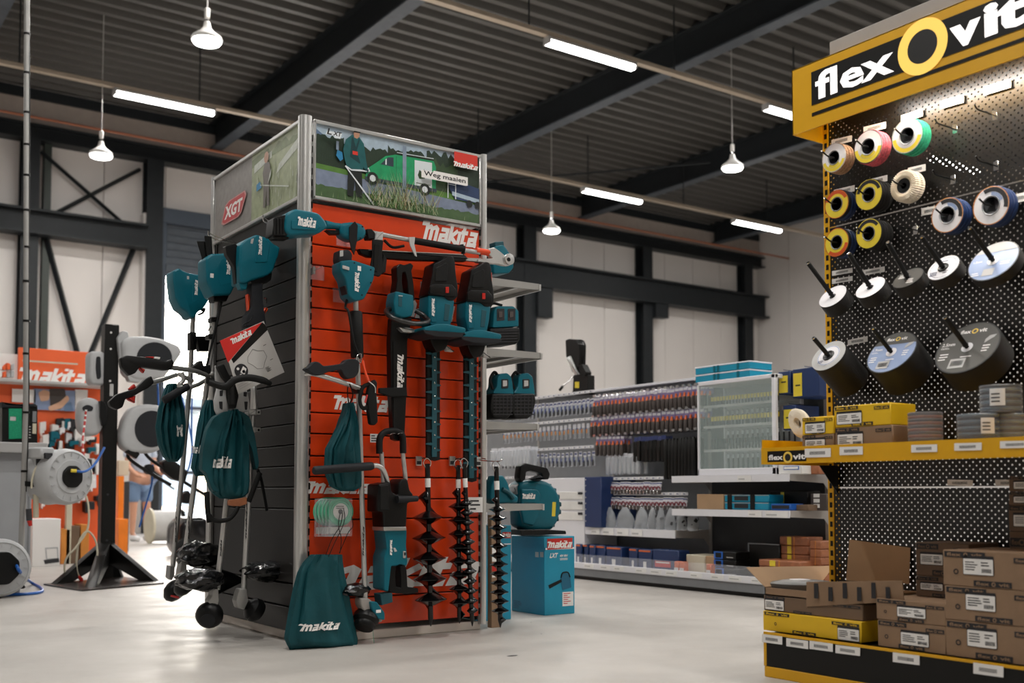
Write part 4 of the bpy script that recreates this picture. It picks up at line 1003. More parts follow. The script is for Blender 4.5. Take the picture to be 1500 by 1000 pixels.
FR.P(mb, E([(165, 650), (175, 650), (185, 668), (172, 672)]), .179, .003, 'label_grey', .002); part('motor_housing', mb, t)
mb = MB(); FR.P(mb, E([(152, 745), (182, 740), (176, 790), (180, 855), (205, 860), (206, 800), (200, 742), (226, 738), (236, 770), (240, 855), (296, 862), (298, 885), (240, 892), (180, 890), (146, 880), (140, 830)]), .08, .07, 'black_plastic', .006, .014); part('d_handle', mb, t)
mb = MB(); FR.P(mb, E([(98, 892), (160, 885), (163, 935), (105, 952)]), .08, .07, 'teal_dark', .004, .008); part('battery_mount', mb, t)
# ---- earth auger bits on hooks
def auger(name, label, top, bot, ytop, yend, rs, rb, pitch, off, hook_y):
    t = thing(name, label, 'auger bit', FR.pt(*bot, off), 0, 'earth auger bits hanging on the tower')
    A = FR.pt(*top, off); B = FR.pt(*bot, off)
    mb = MB(); mb.tube([A, A+(B-A)*.02, A+(B-A)*.955, B], [rs*.9, rs, rs, .002], 'black_gloss', 12); part('shaft', mb, t)
    k0 = (ytop-top[1])/(bot[1]-top[1]); k1 = (yend-top[1])/(bot[1]-top[1])
    mb = MB(); helix(mb, A+(B-A)*k0, A+(B-A)*k1, rs*.8, rb, pitch, 'black_gloss'); part('screw_blade', mb, t, smooth=60)
    mb = MB(); c = A+(B-A)*.09; mb.tube([c, c+(B-A)*.055], rs*1.08, 'paper', 12); part('sticker', mb, t, 'white sticker')
    mb = MB(); x, y = top; FR.T(mb, [(x-2, y+8, off), (x-6, y-2, off), (x-1, y-8, off), (x+5, y-2, off), (x+2, y+8, off)], .003, 'chrome', 5, 6); part('wire_loop', mb, t)
    return t
auger('auger_bit', 'wide black auger bit hanging on the red panel right of the drill', (626, 679), (631, 917), 728, 895, .0135, .084, .102, .11, 672)
auger('auger_bit', 'black auger bit with medium screw, left one of the close pair on the red panel', (671, 681), (673, 913), 722, 900, .012, .052, .07, .08, 672)
auger('auger_bit', 'slim black auger bit, right one of the close pair on the red panel', (680, 679), (692, 917), 722, 902, .0115, .036, .05, .12, 672)
auger('auger_bit', 'slim black auger bit hanging in front of the brown carton at the tower corner', (727, 683), (733, 919), 732, 908, .0125, .047, .0475, .17, 672)
# hooks with price tags
def tag_hook(x, y, w_, h_, n, label, nm='price_tag'):
    mb = MB(); FR.R(mb, x, y, x+w_, y+h_, .012, .002, 'paper'); a = FR.uv(x, y+h_, .015); b = FR.uv(x+w_, y, .015)
    mb.lines(FR.M(.0148), a[0]+(b[0]-a[0])*.12, a[1]+(b[1]-a[1])*.1, (b[0]-a[0])*.75, (b[1]-a[1])*.8, n, 'ink', 0, int(x)); return single(nm, mb, label, 'price tag', FR.pt(x+w_/2, y+h_, .01))
tag_hook(616, 412, 16, 23, 5, 'white card tag behind the long blade cover and the middle hedge trimmer')
tag_hook(542.5, 635, 11, 13, 3, 'small pale tag left of the hoop handle')
o = tag_hook(686, 728, 21, 22, 3, 'white price card with a leaf mark near the lower right of the red panel')
for (x, y, lb) in ((610, 668, 'steel slat hook holding the wide auger bit'), (659, 668, 'steel slat hook holding the close pair of auger bits'), (697, 669, 'steel slat hook beside the end of the right hedge trimmer blade')):
    mb = MB(); FR.R(mb, x, y, x+8, y+14, -.002, .012, 'alu', .002, .001); FR.R(mb, x+1, y+7, x+7, y+12, .01, .002, 'ink'); FR.T(mb, [(x+5, y+3, .01), (x+9, y+2, .07), (x+14, y+3, .12)], .0028, 'chrome', 3, 6); single('slat_hook', mb, lb, 'hook', FR.pt(x+4, y+14, 0), 0, 'slat hooks on the red panel')
mb = MB(); FR.T(mb, [(700, 673, .01), (715, 675, .12), (733, 675, .2), (735, 671, .2)], .003, 'chrome', 4, 6); single('slat_hook', mb, 'long wire hook reaching past the tower edge to the slim auger bit', 'hook', FR.pt(700, 676, 0), 0, 'slat hooks on the red panel')
for (x, y) in ((447, 387), (488, 421), (493, 339)):
    mb = MB(); FR.R(mb, x, y, x+28, y+24, .001, .001, 'clear_plastic', 0); FR.R(mb, x+12, y+3, x+15, y+14, .0, .012, 'alu', .001, .001); FR.T(mb, [(x+13, y+9, .01), (x+20, y+6, .05), (x+25, y+3, .09)], .0025, 'chrome', 3, 6)
    lb = {447: 'steel hook with a clear plate below the teal motor, nearest the corner post', 488: 'steel hook with a clear plate behind the line trimmer cable', 493: 'steel hook with a clear plate just under the long pole trimmer grip'}[x]
    single('slat_hook', mb, lb, 'hook', FR.pt(x+13, y+24, 0), 0, 'slat hooks on the red panel')
# ---- cutting line packs
for k in range(5):
    x = 478+k*5.2; o_ = .025+.014*k; front = k == 4
    t = thing('cutting_line_pack', 'green cutting line coil with white centre label, front pack on its hook' if front else 'green cutting line coil packed behind the others, %s' % ['rearmost', 'fourth from the front', 'third from the front', 'just behind the labelled one'][k], 'cutting line', FR.pt(x, 783, o_), 0, 'packs of cutting line on a hook')
    mb = MB(); cx_, cz_ = FR.uv(x, 749, o_)
    c = FR.pt(x, 749, o_); mb.tube([c+Vector((.058*math.cos(a), 0, .058*math.sin(a))) for a in [2*PI*i/28 for i in range(28)]], .011, 'green_reel', 8, closed=True, flat=.5)
    mb.tube([c+Vector((.046*math.cos(a), 0, .046*math.sin(a))) for a in [2*PI*i/28 for i in range(28)]], .008, 'green_reel', 8, closed=True, flat=.5); part('coil', mb, t, smooth=60)
    mb = MB(); FR.disc(mb, x, 749, o_-.002, [(.04, 0), (.04, .004), (0, .004)], 'paper', 24)
    if front: FR.disc(mb, x, 749, o_+.003, [(.012, 0), (.012, .001), (0, .001)], 'ink', 12); mb.lines(FR.M(o_+.0028), cx_-.025, cz_+.012, .05, .018, 2, 'ink', 0, 3)
    part('centre_label', mb, t)
    mb = MB(); FR.R(mb, x-17, 730, x+17, 785, o_+.006, .0012, 'clear_plastic', .004); FR.R(mb, x-15, 772, x+14, 781, o_+.0075, .0008, 'label_grey'); part('blister', mb, t)
# ---- the big bag at the foot
b2 = cloth_bag('drawstring_bag', FR, [(812, 456, 500), (822, 448, 499), (838, 440, 500), (869, 432, 506), (905, 425, 514), (935, 419, 521), (951, 424, 520)], .09, .12, 'large teal drawstring bag standing on the floor against the red front', seed=5, logo=(441, 909, 500, 926), flat_bottom=True, folds=5)
mb = MB()
for pts in ([(497, 810, .1), (510, 780, .12), (517, 768, .1), (510, 735, .06)], [(474, 822, .1), (486, 790, .12), (500, 765, .1), (502, 730, .06)], [(478, 822, .1), (490, 795, .13), (505, 760, .1), (498, 728, .06)], [(498, 810, .12), (500, 790, .13), (496, 765, .1), (504, 730, .06)]): FR.T(mb, pts, .002, 'black_rubber', 5, 5)
part('cord', mb, b2)
# ================================================================ TOOLS ON THE DARK SIDE
def trimmer_head(mb, F, px, off, th, r=.015, bev=.03): F.P(mb, px, off, th, 'teal', r, bev)
FA, FB, FC = Face('Y', 5.12), Face('Y', 5.42), Face('Y', 5.78)
def pole(t, F, pts, r=.0125, decal=None):
    mb = MB(); F.T(mb, pts, r, 'alu', 0, 12)
    part('shaft', mb, t)
    if decal:
        mb = MB(); F.vlogo(mb, *decal, pts[0][2]+r*.2+.012, 'ink', up=True); part('shaft_decal', mb, t)
# ---- A: nearest, head with black neck
t = thing('line_trimmer', 'line trimmer nearest the tower corner on the dark side, neck behind the instruction card', 'line trimmer', FA.pt(365, 905, .0), 0, 'line trimmers on the dark side')
mb = MB(); FA.P(mb, [(352, 358), (360, 350), (376, 343), (393, 348), (400, 356), (411, 362), (409, 372), (400, 398), (391, 404), (368, 411), (360, 416), (352, 414), (351, 380)], -.04, .13, 'teal', .012, .03)
FA.P(mb, [(376, 352), (389, 350), (396, 358), (392, 384), (374, 385)], .088, .005, 'teal', .008, .003); FA.vlogo(mb, 378, 346, 384, 373, .0945); FA.P(mb, [(368, 350), (372, 349), (370, 357), (367, 356)], .088, .003, 'label_grey', .001)
FA.P(mb, [(350, 414), (364, 413), (361, 424), (353, 423)], .03, .05, 'teal', .004, .01)
part('motor_housing', mb, t)
mb = MB(); FA.P(mb, [(366, 411), (394, 400), (399, 398), (397, 410), (390, 415), (370, 416)], -.03, .1, 'black_plastic', .006, .01)
FA.P(mb, [(368, 414), (385, 414), (385, 440), (388, 458), (390, 476), (360, 478), (362, 462), (370, 450)], .0, .07, 'grey_rubber', .01, .02); part('neck', mb, t)
mb = MB(); FA.P(mb, [(363, 430), (368, 432), (369, 452), (365, 458)], .0, .04, 'orange', .003, .005); part('trigger', mb, t, 'orange trigger'); mb = MB(); FA.P(mb, [(384, 455), (391, 449), (393, 454), (386, 462)], .0, .04, 'orange', .003, .005); part('lock_lever', mb, t, 'orange lever')
mb = MB(); FA.T(mb, [(387, 436, .05), (391, 437, .05), (390, 444, .05)], .004, 'chrome', 3, 6); part('buckle', mb, t)
pole(t, FA, [(374, 470, .03), (372, 560, .03), (366, 700, .03), (357, 862, .03)], .0135, (359, 735, 362, 790))
mb = MB(); 
for y in (605, 631): FA.P(mb, [(364, y-6), (376, y-6), (376, y+3), (364, y+3)], .005, .055, 'alu', .003, .004); FA.P(mb, [(374, y-5), (382, y-5), (382, y+2), (374, y+2)], .03, .008, 'alu', .003, .002); FA.disc(mb, 379, y-1.5, .04, [(.006, 0), (.004, .003), (.004, -.002)], 'black_plastic', 10)
part('bar_clamp', mb, t)
mb = MB(); FA.T(mb, [(371, 566, .04), (372, 575, .05), (373, 600, .04)], .016, 'alu', 3, 8); part('bracket', mb, t)
mb = MB(); FA.P(mb, [(350, 866), (352, 862), (362, 862), (364, 880), (358, 893), (349, 890), (346, 880)], .0, .06, 'alu_dull', .006, .016); part('gear_case', mb, t)
mb = MB(); c = FA.pt(370, 891, .03); a = Vector((.75, .1, -.45)).normalized(); mb.lathe([(.018, -.035), (.03, -.03), (.055, -.01), (.06, .02), (.05, .04), (0, .045)], 'black_plastic', frame(c, a.orthogonal(), a.cross(a.orthogonal()), a), 24); mb.disc = None; part('line_spool', mb, t)
mb = MB(); FA.T(mb, [(372, 896, .05), (366, 902, .06), (362, 909, .06)], .0015, 'chrome', 3, 5); part('cutting_line', mb, t)
# ---- B
t = thing('line_trimmer', 'line trimmer with rounded teal head, middle one of three on the dark side', 'line trimmer', FB.pt(262, 885, 0), 0, 'line trimmers on the dark side')
mb = MB(); FB.P(mb, [(302, 378), (310, 371), (325, 371), (335, 369), (346, 380), (350, 400), (345, 418), (338, 432), (313, 433), (303, 412)], -.05, .14, 'teal', .012, .035)
FB.P(mb, [(322, 380), (338, 374), (345, 388), (342, 414), (322, 420), (318, 400)], .085, .006, 'teal', .01, .004); FB.vlogo(mb, 331, 376, 338, 402, .0925); FB.R(mb, 308, 400, 313, 407, .088, .003, 'letter_white', .001)
part('motor_housing', mb, t)
mb = MB(); FB.P(mb, [(312, 432), (336, 432), (332, 441), (313, 441)], -.01, .08, 'black_plastic', .004, .01); part('battery_mount', mb, t)
pole(t, FB, [(318, 440, .03), (307, 530, .03), (286, 699, .03), (269, 825, .03)], .0135, (275, 755, 278, 790))
mb = MB(); FB.T(mb, [(325, 440, .05), (316, 480, .06), (304, 530, .06), (300, 548, .06)], .006, 'black_rubber', 5, 8)
for q in ((314, 467), (310, 492)): FB.P(mb, [(q[0]-4, q[1]-3), (q[0]+5, q[1]-3), (q[0]+5, q[1]+4), (q[0]-4, q[1]+4)], .0, .06, 'black_plastic', .003, .004)
part('cable', mb, t)
mb = MB(); FB.T(mb, [(305, 484, .06), (309, 478, .05), (312, 486, .05)], .004, 'chrome', 3, 6); part('hanging_ring', mb, t)
mb = MB(); FB.T(mb, [(250, 538, .3), (284, 543, .2), (302, 549, .1), (310, 547, .1), (312, 556, .08)], .0125, 'alu', 5, 12); part('handlebar', mb, t)
mb = MB(); FB.P(mb, [(176, 524), (186, 520), (214, 523), (244, 529), (252, 525), (256, 532), (250, 541), (242, 542), (226, 540), (205, 537), (199, 546), (190, 550), (185, 545), (178, 537)], .28, .045, 'black_plastic', .008, .016); part('trigger_grip', mb, t)
mb = MB(); FB.P(mb, [(204, 537), (213, 541), (211, 546), (206, 542)], .29, .03, 'red_trigger', .002, .004); FB.P(mb, [(214, 522), (226, 522), (225, 525), (214, 524)], .29, .03, 'red_trigger', .001, .003); FB.P(mb, [(227, 522), (235, 523), (234, 526), (226, 525)], .29, .035, 'letter_white', .001, .001); part('trigger', mb, t, 'red trigger')
mb = MB(); FB.T(mb, [(303, 557, .1), (320, 560, .1), (340, 562, .09)], [.017, .018, .018], 'black_rubber', 4, 12); part('bar_grip', mb, t)
mb = MB(); FB.P(mb, [(284, 536), (292, 528), (297, 528), (300, 540), (292, 546), (285, 543)], .08, .05, 'black_plastic', .006, .01); FB.P(mb, [(296, 536), (308, 534), (310, 547), (298, 548)], .02, .09, 'black_plastic', .005, .008); part('bar_clamp', mb, t)
mb = MB(); FB.P(mb, [(266, 822), (273, 822), (274, 836), (270, 846), (262, 844)], .0, .06, 'alu_dull', .004, .014); part('gear_case', mb, t)
mb = MB(); c = FB.pt(272, 856, .03); a = Vector((.55, -.3, -.7)).normalized(); mb.lathe([(.02, -.045), (.045, -.035), (.066, -.01), (.066, .012), (.055, .03), (.03, .04), (0, .04)], 'black_plastic', frame(c, a.orthogonal(), a.cross(a.orthogonal()), a), 24); part('line_spool', mb, t)
# ---- C
t = thing('line_trimmer', 'line trimmer farthest left, teal head in front of the bright doorway', 'line trimmer', FC.pt(250, 868, 0), 0, 'line trimmers on the dark side')
mb = MB(); FC.P(mb, [(254, 396), (263, 392), (268, 396), (276, 399), (296, 403), (306, 408), (309, 420), (306, 440), (298, 452), (290, 457), (285, 466), (278, 464), (275, 458), (264, 450), (257, 435), (254, 412)], -.05, .13, 'teal', .01, .03)
FC.P(mb, [(283, 408), (296, 410), (293, 440), (281, 444)], .076, .005, 'teal', .006, .003); FC.vlogo(mb, 284.5, 410, 290, 432, .082); FC.R(mb, 274, 404, 277, 409, .078, .003, 'label_grey', .001)
part('motor_housing', mb, t)
mb = MB(); FC.T(mb, [(295, 455, .0), (300, 452, .0), (297, 458, .0), (290, 461, .0)], .006, 'black_rubber', 4, 6); part('strap_eye', mb, t)
pole(t, FC, [(283, 462, .02), (278, 560, .02), (266, 700, .02), (253, 830, .02)], .0135, (256, 755, 259, 795))
mb = MB(); FC.P(mb, [(279, 486), (288, 486), (288, 512), (279, 512)], -.01, .06, 'black_plastic', .003, .006); FC.P(mb, [(287, 492), (312, 492), (309, 514), (292, 514)], .0, .05, 'black_plastic', .006, .012); part('shoulder_mount', mb, t)
mb = MB(); FC.T(mb, [(222, 560, .35), (240, 555, .3), (258, 549, .2)], .0125, 'alu', 4, 12); FC.T(mb, [(266, 545, .2), (269, 556, .2), (262, 565, .2), (276, 567, .2), (290, 563, .15), (302, 556, .1)], .012, 'alu', 5, 12); FC.T(mb, [(262, 548, .15), (282, 558, .1)], .012, 'alu_dull', 0, 10); part('handlebar', mb, t)
mb = MB(); FC.P(mb, [(160, 588), (172, 577), (200, 568), (214, 554), (222, 550), (226, 560), (218, 568), (208, 573), (196, 580), (184, 584), (180, 596), (172, 600), (162, 595)], .34, .045, 'black_plastic', .008, .016); part('trigger_grip', mb, t)
mb = MB(); FC.P(mb, [(186, 583), (199, 579), (198, 590), (189, 586)], .35, .03, 'red_trigger', .002, .004); FC.P(mb, [(189, 569), (197, 562), (200, 567), (191, 572)], .35, .03, 'red_trigger', .002, .004); part('trigger', mb, t, 'red trigger')
mb = MB(); FC.T(mb, [(239, 587, .2), (241, 586, .2), (274, 566, .2), (276, 565, .2)], [.015, .021, .021, .017], 'grey_rubber', 0, 14); part('bar_grip', mb, t)
mb = MB(); FC.P(mb, [(249, 828), (256, 828), (256, 842), (252, 850), (247, 846)], .0, .06, 'alu_dull', .004, .012); part('gear_case', mb, t)
mb = MB(); c = FC.pt(257, 864, .03); a = Vector((.5, -.4, -.7)).normalized(); mb.lathe([(.02, -.05), (.045, -.04), (.07, -.01), (.07, .012), (.055, .035), (.03, .045), (0, .045)], 'black_plastic', frame(c, a.orthogonal(), a.cross(a.orthogonal()), a), 24)
mb2 = mb; part('line_spool', mb, t)
mb = MB(); FC.T(mb, [(250, 872, .08), (262, 875, .09)], .006, 'hose_red', 3, 6); part('spool_mark', mb, t, 'dull red mark')
for q in ([(282, 873, .05), (285, 880, .05), (286, 890, .05)], [(302, 873, .05), (296, 882, .05), (293, 892, .05)]):
    pass
# ---- D: attachment with the round spool
FD = Face('Y', 5.2)
t = thing('trimmer_attachment', 'trimmer shaft attachment with a round black spool, second pole from the tower corner', 'trimmer attachment', FD.pt(307, 918, .1))
pole(t, FD, [(336, 700, .1), (331, 741, .1), (318, 860, .1)], .0135, (322, 790, 325, 815))
mb = MB(); FD.P(mb, [(312, 858), (320, 858), (321, 880), (317, 893), (309, 893), (306, 880), (311, 872)], .07, .06, 'alu_dull', .005, .015); part('gear_case', mb, t)
mb = MB(); c = FD.pt(307, 900, .1); a = Vector((-.4, -.75, -.4)).normalized(); M_ = frame(c, a.orthogonal(), a.cross(a.orthogonal()), a)
mb.lathe([(.02, -.05), (.05, -.04), (.064, -.012), (.066, .012), (.055, .035), (.03, .05), (0, .052)], 'black_plastic', M_, 28); mb.lathe([(.034, .049), (.034, .054), (.028, .054)], 'grey_rubber', M_, 20); part('line_spool', mb, t)
mb = MB(); FD.P(mb, [(312, 855), (324, 855), (323, 864), (312, 864)], .06, .07, 'alu', .003, .005); part('shaft_clamp', mb, t)
# ---- guards wrapped in black bags
for nm, F, (x0, y0, x1, y1), off, th, lb, sd in (('wrapped_guard', FB, (262, 793, 322, 832), .05, .2, 'guard wrapped in black plastic, upper one beside the trimmer heads', 3), ('wrapped_guard', FD, (260, 832, 324, 866), .08, .2, 'guard wrapped in black plastic, lower one behind the round spool', 8), ('wrapped_guard', FA, (355, 820, 432, 852), .02, .18, 'guard wrapped in black plastic by the tower corner post', 11)):
    mb = MB(); crumple(mb, F, x0, y0, x1, y1, off, th, 'black_bag', sd, .3); single(nm, mb, lb, 'trimmer guard', F.pt((x0+x1)/2, y1, off), 0, 'wrapped trimmer guards')
mb = MB(); F = FB; F.P(mb, [(300, 826), (340, 838), (362, 850), (345, 858), (318, 872), (296, 862), (284, 846)], .1, .02, 'black_gloss', .02, .006); single('trimmer_guard', mb, 'glossy black trimmer guard between the second and third poles', 'trimmer guard', F.pt(320, 870, .1))
# ---- bags and harnesses
cloth_bag('drawstring_bag', FC, [(562, 246, 256), (580, 240, 262), (600, 233, 267), (625, 229, 269), (650, 233, 268), (668, 240, 265), (676, 246, 260)], .12, .12, 'dark teal drawstring bag farthest left, hung against the bright doorway', seed=9, logo=(258, 622, 268, 640))
cloth_bag('drawstring_bag', FB, [(586, 302, 308), (602, 296, 313), (625, 291, 314), (660, 285, 310), (685, 281, 308), (697, 286, 303)], .06, .1, 'dark teal drawstring bag hung behind the second pole on the dark side', seed=11, logo=(284, 652, 304, 664))
cloth_bag('drawstring_bag', FD, [(600, 336, 345), (615, 327, 352), (645, 315, 359), (680, 307, 362), (705, 306, 363), (722, 312, 361), (730, 322, 352)], .14, .14, 'front teal drawstring bag with white lettering on the dark side', seed=13, logo=(311, 668, 340, 686))
t = thing('backpack_harness', 'teal and white backpack harness hanging behind the front drawstring bag', 'harness', FA.pt(335, 760, .1))
mb = MB(); FA.P(mb, [(296, 688), (297, 660), (304, 628), (314, 610), (330, 602), (352, 601), (366, 610), (374, 640), (380, 680), (376, 690), (370, 660), (362, 640), (356, 720), (312, 720), (302, 692)], .05, .05, 'teal_cloth', .02, .018); part('pad', mb, t)
mb = MB(); FA.P(mb, [(316, 534), (324, 548), (332, 558), (334, 588), (334, 604), (320, 610), (315, 600), (314, 586), (318, 570), (316, 552)], .06, .02, 'grey_case', .006, .006)
for q in ([(322, 572), (327, 571), (326, 580), (322, 580)], [(321, 588), (326, 588), (326, 600), (322, 598)]): FA.P(mb, q, .079, .003, 'ink', .003)
part('frame_plate', mb, t, 'pale grey frame plate')
mb = MB(); FA.P(mb, [(350, 572), (362, 570), (366, 590), (366, 602), (352, 604), (345, 598)], .06, .02, 'grey_case', .006, .006)
for q in ([(357, 574), (362, 574), (361, 581), (357, 580)], [(358, 588), (363, 588), (362, 600), (359, 600)]): FA.P(mb, q, .079, .003, 'ink', .003)
part('frame_plate', mb, t, 'pale grey frame plate')
mb = MB(); FA.P(mb, [(318, 536), (328, 532), (334, 545), (340, 556), (348, 560), (350, 580), (346, 598), (338, 598), (334, 580), (334, 562), (326, 552)], .08, .03, 'black_rubber', .008, .008); part('strap_bundle', mb, t, 'black strap bundle')
for q in ([(377, 688, .1), (382, 700, .08), (388, 730, .07), (391, 748, .07)], [(381, 692, .1), (373, 712, .1), (364, 735, .09)], [(303, 720, .1), (304, 745, .1), (307, 765, .1)]):
    mb = MB(); FA.T(mb, q, .013, 'black_rubber', 4, 8, flat=.3); part('strap', mb, t)
mb = MB(); FA.T(mb, [(304, 752, .12), (315, 762, .12), (335, 760, .12), (347, 746, .12), (349, 732, .1)], .011, 'black_rubber', 5, 8, flat=.5); part('hip_strap', mb, t)
mb = MB(); FA.P(mb, [(335, 732), (362, 728), (362, 738), (350, 742), (335, 740)], .1, .02, 'copper_box', .004, .005); part('handle', mb, t, 'dull orange handle')
# ---- D handle in front
mb = MB(); FD.T(mb, [(306, 560, .3), (330, 566, .33), (345, 556, .34), (365, 553, .34), (385, 557, .34), (396, 562, .33)], [.015, .017, .017, .017, .017, .012], 'black_rubber', 6, 12); FD.T(mb, [(338, 562, .33), (340, 592, .33)], .016, 'black_rubber', 0, 10)
single('loop_handle', mb, 'curved black loop handle in front of the instruction card', 'handle bar', FD.pt(345, 590, .22))
# ---- instruction card
t = thing('instruction_card', 'large white and red folded instruction card tied to the nearest trimmer, printed makita'.replace(' printed makita', ' with white lettering'), 'card', FD.pt(370, 576, .3))
mat('card_white', '#c9c7c4', .5, noise=.03); mat('card_red', '#d5251d', .45, noise=.03)
mb = MB(); cp = [(322, 499), (386, 470), (416.5, 545), (392, 557), (378, 562), (348, 576), (340, 548), (335, 530)]
FD.card(mb, [(322, 499), (386, 470), (416.5, 545), (349, 577), (335, 530)], .3, 'card_white', .002)
FD.card(mb, [(322, 499), (384, 472), (334, 531)], .3024, 'card_red', .0004); FD.card(mb, [(384, 472), (388, 475), (392, 483), (342, 532), (339, 526)], .3024, 'gond_black', .0003)
o_ = .3035; a = FD.uv(341, 505, o_); b = FD.uv(368, 491, o_); ang = math.atan2(b[1]-a[1], b[0]-a[0])
R_ = Matrix.Translation((a[0], a[1], 0)) @ Matrix.Rotation(ang, 4, 'Z'); mb.logo(FD.M(o_) @ R_, 0, 0, .115, .032, 'letter_white', 0)
R2 = Matrix.Translation((*FD.uv(352, 571, o_), 0)) @ Matrix.Rotation(ang, 4, 'Z'); mb.lines(FD.M(o_) @ R2, 0, 0, .09, .03, 3, 'label_grey', 0, 4)
def ringd(cx, cy, r, m, z=o_, n=24): c = FD.uv(cx, cy, z); mb.add([(c[0]+k*math.cos(2*PI*i/n), c[1]+k*math.sin(2*PI*i/n), z) for k in (r, r*.965) for i in range(n)], [(i, (i+1) % n, n+(i+1) % n, n+i) for i in range(n)], m, FD.M(0))
c = FD.uv(353.5, 543, o_); mb.poly([(c[0]+p[0], c[1]+p[1]) for p in circ(.034, 24)], 'ink', FD.M(0), o_)
for q in ((348.5, 540, .007), (357, 544, .008), (353, 549, .006)): u = FD.uv(q[0], q[1], o_); mb.poly([(u[0]+p[0], u[1]+p[1]) for p in circ(q[2], 10)], 'letter_white', FD.M(0), o_+.0004)
mb.poly([FD.uv(x, y, o_) for x, y in ((356, 536), (361, 540), (358, 549), (352, 545))], 'letter_white', FD.M(0), o_+.0004)
mp_ = [(363, 523), (370, 511), (378, 514), (386, 513), (391, 522), (388, 530), (386, 539), (377, 540), (371, 535), (363, 531)]
mb.tube([FD.pt(x, y, o_) for x, y in mp_], .0007, 'ink', 4, closed=True)
u = FD.uv(392, 545, o_); mb.lines(FD.M(o_) @ Matrix.Translation((u[0], u[1], 0)) @ Matrix.Rotation(ang, 4, 'Z'), 0, 0, .03, .025, 5, 'dark_grey', 0, 2)
for q in ((386, 507), (396, 528)): u = FD.uv(q[0], q[1], o_); mb.lines(FD.M(o_) @ Matrix.Translation((u[0], u[1], 0)) @ Matrix.Rotation(ang, 4, 'Z'), 0, 0, .025, .006, 1, 'dark_grey', 0, 2)
part('sheet', mb, t)
mb = MB(); FD.T(mb, [(355, 487, .3), (356, 476, .28), (366, 470, .25), (370, 462, .2)], .003, 'black_rubber', 4, 6); part('tie', mb, t)
# ---- hooks and brackets sticking out at the top of the dark side
FL = Face('X', TX)
for q, lb in (([(346, 358), (318, 349), (306, 344)], 'long wire hook pointing left from the top of the dark side'), ([(413, 329), (395, 326), (386, 322)], 'short wire hook just left of the pole trimmer motor')):
    mb = MB(); a = PX(q[0][0], q[0][1], TX); b = PY(q[1][0], q[1][1], a.y); c = PY(q[2][0], q[2][1], a.y-.0)
    for dz in (-.008, .008): mb.tube([a+Vector((0, 0, dz)), b+Vector((0, 0, dz)), c+Vector((0, 0, dz+.004)), c+Vector((-.004, 0, .022))], .003, 'chrome', 6, 4)
    single('wire_hook', mb, lb, 'hook', a, 0, 'wire hooks on the dark side')
mb = MB(); F = FB; F.P(mb, [(289, 353), (300, 353), (304, 372), (304, 402), (297, 402), (296, 376)], .0, .01, 'black_rubber', .002, .002); F.P(mb, [(300, 345), (310, 346), (312, 372), (303, 373)], .02, .01, 'black_rubber', .002, .002); single('hook_bracket', mb, 'dark flat bracket standing behind the middle trimmer head', 'bracket', F.pt(300, 402, 0))
mb = MB(); FA.P(mb, [(330, 360), (345, 356), (350, 362), (349, 385), (352, 412), (346, 416), (343, 390), (332, 372)], .0, .04, 'black_plastic', .008, .01); single('battery_terminal', mb, 'black battery terminal block between two trimmer heads', 'battery holder', FA.pt(345, 416, 0))
# ================================================================ THINGS RIGHT OF THE TOWER
FS = Face('Y', TY0+.1)
t = thing('garden_tool_motor', 'teal power head lying on the topmost side shelf behind the silver gear head', 'power tool', FS.pt(738, 401, 0))
mb = MB(); FS.P(mb, [(722, 372), (727, 360), (738, 358), (744, 366), (752, 378), (753, 392), (746, 400), (724, 401)], -.14, .12, 'teal', .012, .025); FS.P(mb, [(725, 354), (738, 353), (739, 361), (726, 362)], -.1, .06, 'teal_dark', .006, .01); part('motor_housing', mb, t)
mb = MB(); FS.T(mb, [(744, 396, -.03), (750, 396, -.03), (753, 388, -.03)], .006, 'black_plastic', 3, 8); part('strap_eye', mb, t)
t = thing('battery_backpack', 'teal and black double battery adapter on the second side shelf', 'battery pack', FS.pt(740, 506, 0))
mb = MB(); FS.P(mb, [(724, 455), (728, 448), (752, 448), (760, 455), (760, 478), (722, 480)], -.12, .12, 'teal', .01, .014)
for x in (728, 744): FS.P(mb, [(x, 452), (x+11, 452), (x+11, 469), (x, 470)], -.002, .004, 'ink', .006); FS.P(mb, [(x+3, 456), (x+8, 456), (x+8, 464), (x+3, 465)], .001, .004, 'grip_grey', .002)
part('adapter_face', mb, t)
mb = MB(); FS.P(mb, [(717, 481), (761, 479), (762, 496), (757, 504), (721, 506)], -.14, .15, 'black_plastic', .012, .012)
for k in range(5): FS.P(mb, [(724, 484+k*4), (758, 483+k*4), (758, 484.5+k*4), (724, 485.5+k*4)], .009, .004, 'ink')
part('body', mb, t)
mb = MB(); FS.T(mb, [(717, 450, -.02), (722, 444, -.02), (735, 447, -.02)], .008, 'black_rubber', 4, 8); part('strap', mb, t)
